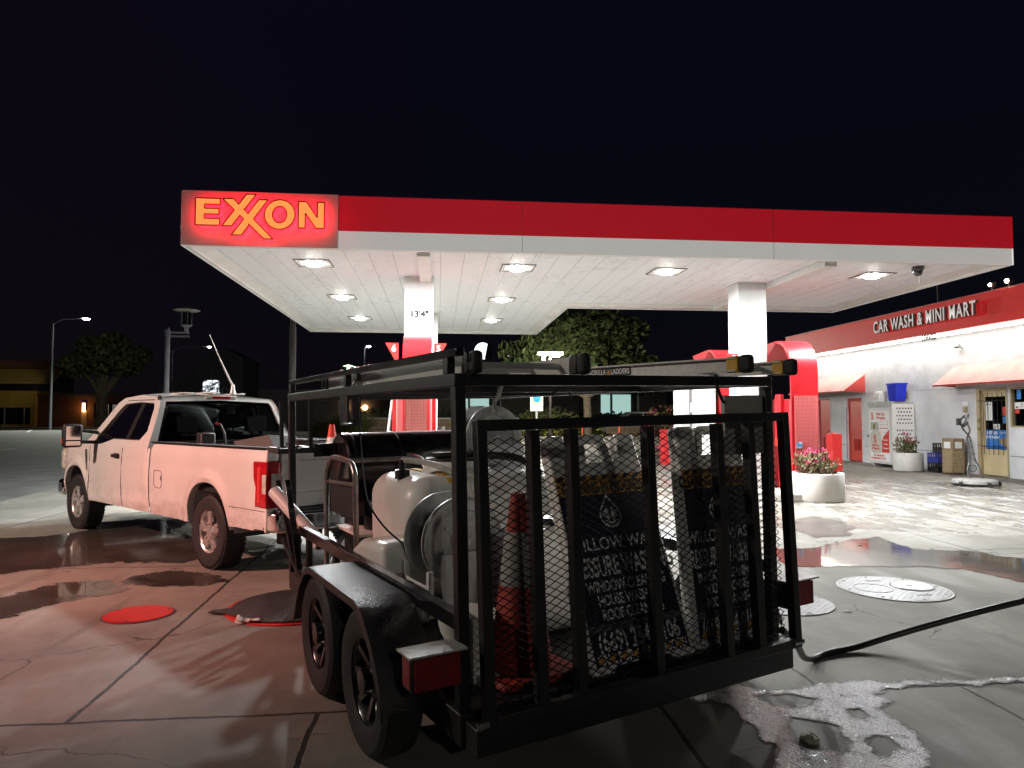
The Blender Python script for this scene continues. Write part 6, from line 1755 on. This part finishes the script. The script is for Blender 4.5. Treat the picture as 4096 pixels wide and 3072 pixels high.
# ------------------------------------------------------------------ street lamps and far lights
def post_lamp(loc, h, label, lit, scale=1.0, arm=1):
    t = thing("street_lamp", label, "street lamp", loc, 0, "street lamps around the forecourt")
    s = scale; m = MB(); m.lathe([(.11 * s, 0), (.10 * s, .4), (.085 * s, h - 1.0 * s)], 16); m.lathe([(.10 * s, h - 1.0 * s), (.10 * s, h - .78 * s)], 16); m.build("pole", M['pole_grey'], t, smooth=True, ang=40)
    m = MB(); m.lathe([(.06 * s, h - .78 * s), (.06 * s, h - .68 * s), (0, h - .66 * s)], 12); m.build("cap", M['pole_blue'], t, smooth=True, ang=40)
    ax = .66 * s * arm; m = MB()
    for z in (h - .86 * s, h - 1.0 * s): m.bar((0, 0, z), (ax + .1 * s * arm, 0, z), .06 * s, .07 * s)
    m.build("arm", M['pole_grey'], t)
    m = MB(); m.lathe([(.07 * s, h - .86 * s), (.07 * s, h - .68 * s), (.11 * s, h - .66 * s), (.20 * s, h - .60 * s), (.20 * s, h - .58 * s), (0, h - .58 * s)], 20, (ax, 0, 0)); hd = m.build("lamp_base", M['pole_grey'], t, smooth=True, ang=40)
    m = MB(); m.lathe([(.14 * s, h - .575 * s), (.15 * s, h - .10 * s)], 20, (ax, 0, 0)); m.build("lamp_glass", M['lamp_glow'] if lit else M['glass'], hd, smooth=True)
    m = MB()
    for k in range(6): a = 2 * PI * k / 6; m.tube([(ax + .19 * s * math.cos(a), .19 * s * math.sin(a), h - .60 * s), (ax + .19 * s * math.cos(a), .19 * s * math.sin(a), h - .06 * s)], .008 * s, 5)
    m.build("cage_rod", M['pole_grey'], hd)
    m = MB(); m.lathe([(.16 * s, h - .08 * s), (.45 * s, h - .05 * s), (.46 * s, h - .03 * s), (.20 * s, h + .05 * s), (.10 * s, h + .09 * s), (0, h + .09 * s)], 32, (ax, 0, 0)); m.build("lamp_shade", M['shade_dim'] if not lit else M['lamp_glow'], hd, smooth=True, ang=40)
    return t


M['shade_dim'] = simple("pale_enamel_shade", (.7, .68, .60), .6, var=.05)
post_lamp((-9.9, 27.2, 0), 5.55, "unlit post lamp with a disc shade on a double arm beyond the truck", False)
post_lamp((-8.2, 61.1, 0), 5.9, "lit post lamp with a disc shade far beyond the trailer rack", True, 1.0)
t = thing("light_pole", "tall plain dark pole beyond the trailer's front corner", "pole", (-5.51, 27.7, 0))
m = MB(); m.lathe([(.13, 0), (.12, 5.0)], 16); m.lathe([(.10, 5.0), (.085, 8.6)], 16); m.build("shaft", M['pole_dark'], t, smooth=True, ang=40); m = MB(); m.box(-.5, .5, -.06, .06, 8.5, 8.6); m.build("cross_arm", M['pole_dark'], t)


def cobra(loc, h, arm, label, sc=1.0):
    t = thing("road_light", label, "road light", loc, 0, "distant road lights")
    m = MB(); m.lathe([(.16, 0), (.09, h - .6)], 10); m.tube([(0, 0, h - .7), (arm * .3, 0, h - .1), (arm, 0, h + .05)], .05, 8); m.build("pole", M['pole_grey'], t, smooth=True, ang=40)
    m = MB(); m.box(arm - .25, arm + .5, -.15, .15, h + .0, h + .14); hd = m.build("lamp_head", M['pole_dark'], t)
    m = MB(); m.lathe([(.26 * sc, h), (.24 * sc, h - .10), (.1, h - .16), (0, h - .17)], 16, (arm + .15, 0, 0)); m.build("lens", M['street_lit'], hd, smooth=True)
    return t


cobra((-46.0, 90.2, 0), 13.4, 3.6, "tall road light with a long arm above the ochre shop, leftmost", 1.5)
cobra((-44.5, 124.6, 0), 13.4, 5.8, "distant road light above the truck's roof aerial", 1.2)
cobra((-11.4, 111.7, 0), 12.5, .5, "distant road light seen left of the first canopy column", 1.3)
# unseen source at the near left, given a road light's form; added spots light truck, ground and cargo
rl_ = cobra((-12.6, 4.6, 0), 6.1, 2.0, "unseen light source on an added short mast left of the truck", 1.0)
for nm, en, colr, dx, tgt, ss in (("unseen_lamp_spot", 1300, (1.0, .67, .56), 0.0, (-4.0, 9.0, .8), 52), ("unseen_lamp_spot", 560, (1.0, .11, .08), .25, (-4.6, 6.4, 0), 50), ("unseen_lamp_spot", 430, (1.0, .88, .76), .12, (-.3, 5.1, 1.5), 31)):
    sl = bpy.data.lights.new(nm, 'SPOT'); sl.energy = en * 4; sl.color = colr; sl.spot_size = R(ss); sl.spot_blend = .65; sl.shadow_soft_size = .16
    so = bpy.data.objects.new(nm, sl); COL.objects.link(so); so.parent = rl_; so.location = (2.15 + dx, 0, 5.90)
    so.rotation_euler = (Vector(tgt) - Vector((-12.6 + 2.15 + dx, 4.6, 5.90))).to_track_quat('-Z', 'Y').to_euler()
rb_ = cobra((5.0, -14.5, 0), 7.6, -1.6, "unseen road light added behind the camera", 1.0)  # unseen lamp, added to light the board lettering
sl = bpy.data.lights.new("unseen_rear_lamp", 'SPOT'); sl.energy = 950; sl.color = (1.0, .95, .86); sl.spot_size = R(110); sl.spot_blend = .6; sl.shadow_soft_size = .2
so = bpy.data.objects.new("unseen_rear_lamp", sl); COL.objects.link(so); so.parent = rb_; so.location = (-1.5, .1, 7.40); so.rotation_euler = (Vector((1.0, 6.0, .8)) - Vector((3.5, -14.4, 7.4))).to_track_quat('-Z', 'Y').to_euler()
t = thing("parking_light", "bright twin parking lot light glowing in the big tree", "area light", (6.9, 43.5, 0)); m = MB(); m.lathe([(.08, 0), (.06, 5.3)], 8); m.build("pole", M['pole_dark'], t); m = MB(); m.box(-.8, .8, -.15, .15, 5.42, 5.6); m.build("head", M['steel_drum'], t); m = MB(); m.lathe([(.26, 5.41), (.2, 5.32), (0, 5.28)], 12, (.4, 0, 0)); m.lathe([(.11, 5.3), (.08, 5.1), (0, 5.08)], 12, (-.4, 0, 0)); m.build("lens", M['street_lit'], t, smooth=True)
t = thing("parking_light", "small bright parking lot light above the rack guard rail", "area light", (2.6, 60, 0)); m = MB(); m.lathe([(.1, 0), (.08, 6.2)], 8); m.build("pole", M['pole_dark'], t); m = MB(); m.box(-.6, .6, -.15, .15, 6.35, 6.5); m.build("head", M['pole_dark'], t); m = MB(); m.lathe([(.30, 6.34), (.2, 6.2), (0, 6.15)], 12); m.build("lens", M['street_lit'], t, smooth=True)
t = thing("bank_sign", "round lit white sign far behind the rack on a post", "sign", (5.0, 79.9, 0)); m = MB(); m.lathe([(.1, 0), (.1, 8)], 8); m.build("post", M['pole_dark'], t); m = MB(); m.lathe([(0, -.1), (.95, -.1), (.95, .1), (0, .1)], 24, (0, 0, 9.0), 'y'); m.build("face", M['sign_lit'], t); m = MB(); m.prism([(.2, 8.1), (1.0, 8.1), (1.0, 9.95), (.55, 9.9)], lambda a, b, d: (a, d, b), -.13, -.11); m.build("dark_band", M['navy'], t)
t = thing("bank_sign", "small broken white lettering sign beside the round lit sign", "sign", (8.3, 79.9, 0)); m = MB(); m.tube([(0, 0, 0), (0, 0, 8.4)], .08, 6); m.build("post", M['pole_dark'], t); m = MB(); put_text(m, "es", 1.3, (0, -.05, 8.7), (1, 0, 0), (0, 0, 1), (0, -1, 0), bold=.03, depth=.05); m.build("lettering", M['sign_lit'], t)
t = thing("lit_banner", "small glittering lit board above the truck roof in the distance", "sign", (-28.6, 93.4, 0)); m = MB(); m.box(-.06, .06, -.05, .05, 0, 4.2); m.tube([(0, 0, 6.2), (0, 0, 7.8)], .04, 6); m.build("post", M['pole_dark'], t)


def speckle_emit():
    mm, nt, bs = new_mat("glittering_display"); vec, x, y, z = coords(nt); n = noise_tex(nt, vec, 2.6, 5, .8)
    bs.inputs['Base Color'].default_value = (.05, .05, .06, 1); bs.inputs['Emission Color'].default_value = (.85, .92, 1, 1); nt.links.new((n.ramp(.45, .62) * 2.2).k, bs.inputs['Emission Strength']); return mm


m = MB(); m.box(-.95, .95, -.12, .12, 4.2, 6.2); m.build("display", speckle_emit(), t)

# ------------------------------------------------------------------ buildings across the street
b = thing("ochre_shop", "ochre two storey shop with a sloping awning at the far left", "building", (-66.5, 117, 0))
m = MB(); m.box(-14, 4.6, 0, 12, 0, 5.6); m.build("wall", M['ochre_wall'], b); m = MB(); m.box(-14.3, 6.2, -.6, 12.4, 9.1, 10.2); m.build("roof", M['brown_wall'], b); m = MB(); m.box(-13.8, 4.4, .2, 12, 5.6, 9.1); m.build("upper_storey", M['grey_wall'], b)
m = MB(); m.prism([(-3.4, 6.55), (-.0, 8.9), (-.0, 9.0), (-3.4, 6.68)], lambda a, c, d: (d, a, c), -14, 8.6); m.build("awning", M['ochre_awning'], b)
m = MB(); m.box(-14, 3.9, -.04, -.01, .4, 3.0); m.build("shop_window", M['window_dark'], b); m = MB()
for x in (-8, -5, -2, 1, 3.8):
    m = MB(); m.box(x, x + .12, -1.6, -1.5, 0, 2.9); m.build("veranda_post", M['pole_grey'], b)
m = MB(); put_text(m, "SHOE", .8, (-3.3, -.02, 4.5), (1, 0, 0), (0, 0, 1), (0, -1, 0), bold=.04, depth=.03); put_text(m, "RE", .7, (-2.6, -.02, 3.75), (1, 0, 0), (0, 0, 1), (0, -1, 0), bold=.04, depth=.03); m.build("shop_lettering", M['black_paint'], b)
b = thing("brown_house", "low brown stucco building with a lit window and porch lamp", "building", (-54.4, 117.6, 0))
m = MB(); m.box(-7.5, 7.5, 0, 10, 0, 4.7); m.build("wall", M['brown_wall'], b); m = MB(); m.box(-7.7, 7.7, -.3, 10.2, 4.7, 5.1); m.build("roof", M['grey_wall'], b)
m = MB(); m.box(.8, 5.6, -.06, -.01, 1.3, 3.7); wf_ = m.build("window", M['window_dark'], b); m = MB()
for x, w_ in ((1.2, .25), (1.9, .5), (2.7, .35), (3.6, 1.0), (4.9, .4)): m.box(x, x + w_, -.09, -.062, 1.5, 3.5)
m.build("lit_curtain", M['window_lit'], wf_)
m = MB(); m.box(-.9, -.3, -.25, -.02, 2.6, 3.9); sc_ = m.build("porch_lamp", M['pole_dark'], b); m = MB(); m.box(-.8, -.4, -.26, -.10, 2.4, 3.7); m.build("lens", M['warm_lit'], sc_); m = MB(); m.box(-1.0, -.2, -.1, -.01, 0, 2.5); m.build("door", M['tan_frame'], b)
lp = bpy.data.lights.new("porch_glow", 'POINT'); lp.energy = 60; lp.color = (1, .5, .2); lp.shadow_soft_size = .3; lo = bpy.data.objects.new("porch_glow", lp); COL.objects.link(lo); lo.parent = b; lo.location = (-.6, -1.0, 2.9)
sl = bpy.data.lights.new("street_lamp_glow", 'SPOT'); sl.energy = 2400; sl.color = (1, .93, .75); sl.spot_size = R(24); sl.spot_blend = .6; sl.shadow_soft_size = .4
so = bpy.data.objects.new("street_lamp_glow", sl); COL.objects.link(so); so.location = (-42.2, 90.2, 12.9); so.rotation_euler = Vector((-25, 24, -6.5)).to_track_quat('-Z', 'Y').to_euler()
sl = bpy.data.lights.new("street_lamp_spill", 'SPOT'); sl.energy = 450; sl.color = (1, .93, .75); sl.spot_size = R(70); sl.spot_blend = .6; sl.shadow_soft_size = .4
so = bpy.data.objects.new("street_lamp_spill", sl); COL.objects.link(so); so.location = (-42.2, 90.2, 12.9); so.rotation_euler = Vector((-12, 25, -7)).to_track_quat('-Z', 'Y').to_euler()
sl = bpy.data.lights.new("street_lamp_pool", 'SPOT'); sl.energy = 14000; sl.color = (.95, 1, .86); sl.spot_size = R(150); sl.spot_blend = .5; sl.shadow_soft_size = .4
so = bpy.data.objects.new("street_lamp_pool", sl); COL.objects.link(so); so.location = (-42.2, 89.5, 12.9); so.rotation_euler = Vector((4, -14, -10)).to_track_quat('-Z', 'Y').to_euler()
lp = bpy.data.lights.new("parking_lamp_glow", 'POINT'); lp.energy = 3000; lp.color = (1, .95, .8); lp.shadow_soft_size = .4; lo = bpy.data.objects.new("parking_lamp_glow", lp); COL.objects.link(lo); lo.location = (7.0, 43.2, 5.0)
b = thing("dark_house", "dark gabled house with a pale slatted window beyond the truck roof", "building", (-36, 112, 0))
m = MB(); m.prism([(-6, 0), (6.4, 0), (6.4, 10.5), (3.2, 12.2), (0, 10.5), (-1, 8), (-6, 6.2)], lambda a, c, d: (a, d, c), 0, 10); m.build("wall", M['grey_wall'], b); m = MB()
for x in (2.6, 3.3, 4.0): m.box(x, x + .25, -.06, -.01, 3.4, 6.0)
m.build("window", M['pole_grey'], b); m = MB(); m.prism([(-5.5, 3.6), (-1.6, 3.6), (-2.6, 5.4), (-5.0, 5.4)], lambda a, c, d: (a, d, c), -.8, -.02); m.build("porch_roof", M['pole_grey'], b)
b = thing("bank_building", "long pale brick building with lit windows behind the parking lot", "building", (12, 75, 0))
m = MB()
for x0, x1 in ((-16, -10), (-6.2, 3.0), (4.4, 5.4), (9.6, 12.8)):
    m = MB(); m.box(x0, x1, 0, .9, 0, 5.2); m.build("brick_pier", M['brick'], b)
m = MB(); m.box(-17, 15, .9, 12, 0, 5.2); m.build("wall", M['grey_wall'], b); m = MB(); m.box(-17.5, 15.5, -1.2, 12.5, 5.2, 5.8); m.build("roof", M['grey_wall'], b)
m = MB()
for x0, x1, mi in ((-9.6, -6.6, 0), (5.6, 6.6, 0), (6.9, 8.9, 0), (3.2, 4.2, 1)):
    m = MB(); m.box(x0, x1, .80, .88, 1.9, 4.0); m.build("window", M['window_dark'] if mi else M['teal_lit'], b)
b = thing("church_block", "dark low building with warm wall lamps behind the block wall", "building", (-12.5, 80, 0))
m = MB(); m.box(-7, 9, 0, 8, 0, 4.6); m.build("wall", M['grey_wall'], b)
m = MB()
for x, r_ in ((2.5, .20), (3.85, .24), (4.5, .28)):
    m = MB(); m.lathe([(0, -.2), (r_, -.1), (r_, .0), (0, .1)], 12, (x, -.2, 2.6), 'y'); m.build("wall_lamp", M['warm_lit'], b)
m = MB(); m.lathe([(0, -.2), (.22, -.1), (0, .1)], 10, (2.6, -.2, 3.9), 'y'); m.build("amber_lamp", M['amber_lit'], b)

# ------------------------------------------------------------------ planting beyond the forecourt
t = thing("block_wall", "low tan concrete block wall behind the pump island", "wall", (-6.3, 53.2, 0)); m = MB(); m.box(0, 12.6, 0, .3, 0, 1.42); m.build("blocks", M['block'], t); m = MB(); m.box(-.02, 12.62, -.02, .32, 1.422, 1.52); m.build("coping", M['kerb'], t)
t = thing("block_wall", "short tan block wall by the orange posts", "wall", (12.8, 53.2, 0)); m = MB(); m.box(0, 3.2, 0, .3, 0, 1.3); m.build("blocks", M['block'], t)


def shrub(name, label, cat, loc, blobs, n, size, mats, seed, group=None, squash=1.0, stems=0):
    t = thing(name, label, cat, loc, 0, group); mb = MB(); leaf_cloud(mb, blobs, n, size, seed, tuple(range(len(mats))), .2, squash); mb.build("foliage", mats, t)
    rd_ = random.Random(seed); q = MB()
    for k in range(max(stems, 3)):
        bb = rd_.choice(blobs); q.tube([(bb[0] * .3, bb[1] * .3, 0), (bb[0] * .7, bb[1] * .7, bb[2] * .6), (bb[0], bb[1], bb[2])], [.03, .02, .01], 5)
    q.build("stems", M['bark'], t); return t


def grass_clump(label, loc, h, r, n, seed):
    t = thing("ornamental_grass", label, "grass clump", loc); rd_ = random.Random(seed); mb = MB()
    for k in range(n):
        a = rd_.uniform(0, 2 * PI); q = r * .35 * math.sqrt(rd_.random()); b0 = Vector((q * math.cos(a), q * math.sin(a), 0)); tip = b0 + Vector((math.cos(a) * r * rd_.uniform(.2, 1), math.sin(a) * r * rd_.uniform(.2, 1), h * rd_.uniform(.65, 1.05))); w_ = Vector((-math.sin(a), math.cos(a), 0)) * .02; md = b0.lerp(tip, .55) + Vector((0, 0, .12))
        mb.add([b0 - w_, b0 + w_, md + w_ * .8, tip, md - w_ * .8], [(0, 1, 2, 4), (4, 2, 3)], k % 2)
    mb.build("blades", [M['leaf'], M['leaf_olive']], t); return t


grass_clump("spiky green grass clump beside the block wall", (-5.9, 50.0, .0), 1.9, 1.9, 1500, 4)
grass_clump("dimmer spiky grass clump left of the farther one", (-8.2, 51.2, 0), 1.3, 1.2, 500, 14)
shrub("yellow_bush", "bright yellow green bush by the blue disc sign", "bush", (5.2, 52.2, 0), [(0, 0, .6, .7), (.8, .1, .5, .6), (-.6, 0, .5, .5)], 900, .16, [M['yellow_leaf'], M['leaf']], 21)
shrub("hedge", "broad grey green shrub under the big tree", "shrub", (8.6, 52.5, 0), [(-1.6, 0, 1.0, 1.2), (0, 0, 1.1, 1.3), (1.4, .2, .9, 1.1), (-2.6, 0, .6, .8)], 2400, .17, [M['hedge'], M['leaf'], M['leaf_olive']], 22)
shrub("hedge", "dark clipped hedge below the bank's brick pier", "shrub", (17.5, 68, 0), [(k * .9 - 4, 0, 1.1, 1.0) for k in range(9)], 1800, .2, [M['hedge']], 23)
shrub("hedge", "long dark hedge below the bank's left windows", "shrub", (2.5, 67, 0), [(k * 1.0 - 9, 0, 1.3, 1.15) for k in range(15)], 3000, .2, [M['hedge']], 24)
shrub("bougainvillea", "sprawling pink flowering bush left of the white dispenser", "bush", (15.6, 48.0, 0), [(0, 0, 1.2, 1.3), (1.2, 0, 1.5, 1.1), (-1.2, 0, .9, .9), (2.0, 0, .9, 1.0)], 1900, .15, [M['leaf_olive'], M['leaf_olive'], M['leaf'], M['leaf_brown'], M['petal']], 25)
shrub("bougainvillea", "tall flowering shrub between the dispenser and second column", "bush", (10.3, 25.4, 0), [(0, 0, 1.3, .9), (.3, 0, 2.1, .7), (-.5, 0, 1.9, .6), (.6, 0, .8, .7), (-.4, .1, .7, .6)], 3200, .075, [M['leaf'], M['leaf_olive'], M['leaf_olive'], M['hedge'], M['petal']], 26)
shrub("bougainvillea", "low flowering bush behind the red square bollard", "bush", (8.35, 25.0, 0), [(0, 0, .7, .5), (.3, 0, 1.0, .4), (-.4, 0, .5, .4)], 900, .07, [M['leaf_olive'], M['leaf_brown'], M['petal']], 27)
shrub("low_shrub", "low scrub behind the left orange post", "shrub", (9.2, 52.4, 0), [(k * .9 - 2, -.6, .5, .6) for k in range(6)], 900, .14, [M['leaf'], M['leaf_olive'], M['yellow_leaf']], 28)


def tree(label, loc, h, crown, n, size, seed, mats, trunk_r):
    t = thing("street_tree", label, "tree", loc, 0, "street trees"); rd_ = random.Random(seed); q = MB()
    fork = h * .34; q.tube([(0, 0, 0), (.03 * h * .2, 0, fork * .5), (0, 0, fork)], [trunk_r * 1.25, trunk_r, trunk_r * .9], 12)
    for c in crown[:7]:
        e = Vector(c[:3]); mid = Vector((e.x * .45, e.y * .45, fork + (e.z - fork) * .5)); q.tube([(0, 0, fork * .92), mid, e], [trunk_r * .6, trunk_r * .38, trunk_r * .12], 7)
        for _ in range(3):
            d_ = e + Vector((rd_.gauss(0, 1), rd_.gauss(0, 1), rd_.gauss(0, .7))) * c[3] * .7; q.tube([mid.lerp(e, .6), d_], [trunk_r * .2, trunk_r * .05], 5)
    q.build("trunk", M['bark'], t, smooth=True); mb = MB(); leaf_cloud(mb, crown, n, size, seed, tuple(range(len(mats))), .3, .8, -.06, 2.6); mb.build("crown", mats, t); return t


tree("big leafy tree behind the canopy notch", (10.7, 50.5, 0), 9.5, [(-3.6, 0, 6.2, 1.9), (-1.5, 0, 7.6, 2.1), (1.2, .5, 8.0, 2.2), (2.6, 0, 6.3, 1.7), (-.4, -.6, 5.8, 2.0), (4.4, 0, 5.2, 1.2), (-4.9, 0, 5.0, 1.3), (-2.6, .3, 4.8, 1.4), (1.3, 0, 4.9, 1.3), (3.6, .2, 7.9, 1.2), (-5.6, .2, 6.3, .9)], 17000, .26, 31, [M['tree_leaf'], M['tree_leaf_paler'], M['tree_leaf']], .30)
tree("tree with a pale trunk and green lit crown across the street", (-47.7, 107, 0), 13, [(0, 0, 10, 3.2), (3.0, 0, 9.2, 2.4), (-3.4, 0, 9.0, 2.4), (1.5, 0, 12, 2.2), (-1.8, 0, 11.6, 2.0), (5.0, 0, 10.4, 1.7)], 6500, .42, 32, [M['tree_leaf'], M['tree_leaf_paler']], .75)
tree("dim bare limbed tree beyond the parked van", (21, 66, 0), 6, [(0, 0, 5.0, 1.6), (1.4, 0, 4.6, 1.2), (-1.4, 0, 4.4, 1.2)], 900, .24, 33, [M['hedge']], .16)

# ------------------------------------------------------------------ posts, signs, drums, parked van
def delineator(loc, label):
    t = thing("orange_post", label, "marker post", loc, 0, "orange marker posts"); m_ = MB(); m_.lathe([(.09, 0), (.09, .05), (.055, .06), (.05, 1.05), (.03, 1.1), (0, 1.1)], 12); m_.build("post", M['orange_post'], t, smooth=True, ang=40); return t


delineator((10.25, 50.0, 0), "orange marker post at the kerb, farther left one"); delineator((12.4, 47.9, 0), "orange marker post at the kerb, nearer right one")
t = thing("steel_drum", "grey ribbed steel drum beside the block wall", "drum", (.1, 43.0, 0)); m = MB(); m.lathe([(.32, 0), (.32, .3), (.335, .32), (.32, .34), (.32, .62), (.335, .64), (.32, .66), (.32, 1.0), (.335, 1.02), (.30, 1.02), (.29, .98), (0, .98)], 28); m.build("body", M['steel_drum'], t, smooth=True, ang=40)
bollard((-.55, 40.0, 0), .95, .16, "small red bollard beside the grey drum")
t = thing("blue_disc_sign", "cream sign with a blue disc on a short pole", "sign", (6.2, 44.6, 0)); m = MB(); m.box(-.06, .06, -.03, .03, 0, 2.0); m.build("post", M['galv'], t); m = MB(); m.box(-.40, .40, -.05, -.031, 1.95, 3.05); pl_ = m.build("plate", M['paper'], t); m = MB(); m.lathe([(0, -.06), (.26, -.06), (.26, -.052), (0, -.052)], 20, (.02, 0, 2.75), 'y'); m.lathe([(.27, -.058), (.33, -.058), (.33, -.053), (.27, -.053)], 20, (.02, 0, 2.75), 'y', 1); m.build("disc", [M['poster_blue'], M['tape_yellow']], pl_)
t = thing("notice_board", "small pale notice on a post before the hedge", "sign", (3.2, 60, 0)); m = MB(); m.box(-.05, .05, 0, .05, 0, 1.6); m.build("post", M['pole_grey'], t); m = MB(); m.box(-.55, .55, -.04, 0, 1.5, 2.5); m.build("plate", M['steel_drum'], t)
t = thing("parked_van", "white van parked far behind the flowering bush", "van", (16.4, 58.2, 0))
m = MB(); m.prism([(-2.7, .35), (2.4, .35), (2.45, 1.6), (1.6, 2.0), (-.6, 2.0), (-1.5, 1.35), (-2.6, 1.05), (-2.75, .7)], lambda a, c, d: (a, d, c), -.9, .9); m.build("body", M['van_white'], t, bevel=.08, seg=3)
m = MB(); m.prism([(-1.25, 1.35), (-.55, 1.88), (.4, 1.88), (.4, 1.35)], lambda a, c, d: (a, d, c), -.912, -.902); m.prism([(.5, 1.35), (.5, 1.88), (1.5, 1.88), (2.1, 1.5), (2.1, 1.35)], lambda a, c, d: (a, d, c), -.912, -.902); m.build("window", M['window_dark'], t)
for x in (-1.75, 1.55): m = MB(); m.lathe([(0, -.1), (.2, -.11), (.34, -.09), (.34, .09), (0, .1)], 24, (x, -.82, .34), 'y'); m.build("wheel", M['rubber'], t, smooth=True, ang=40)
m = MB(); m.box(-2.73, -2.62, -.85, -.5, .75, .95); m.build("headlight", M['lens_clear'], t, bevel=.02)
t = thing("green_watering_can", "green plastic can at the foot of the pink fuel pump", "can", (.18, 14.2, .15)); m = MB(); m.lathe([(.10, 0), (.11, .05), (.11, .26), (.05, .30), (.04, .34), (0, .34)], 16); m.build("body", M['green_can'], t, smooth=True, ang=40); m = MB(); m.tube([(.10, 0, .08), (.20, 0, .2), (.24, 0, .28)], .018, 8); m.build("spout", M['green_can'], t)
t = thing("blue_waste_bin", "blue waste bin by the flowering bush behind the boards", "bin", (8.0, 22.5, 0)); m = MB(); m.prism(circ((0, 0), .22, 8), lambda a, c, d: (a, c, d), 0, 1.05); m.build("body", M['blue_plastic'], t, bevel=.02)
t = thing("white_barrier", "white concrete block behind the red square bollard", "barrier", (8.5, 24.0, 0)); m = MB(); m.box(-.6, .6, -.25, .25, 0, .55); m.build("block", M['planter'], t, bevel=.04)
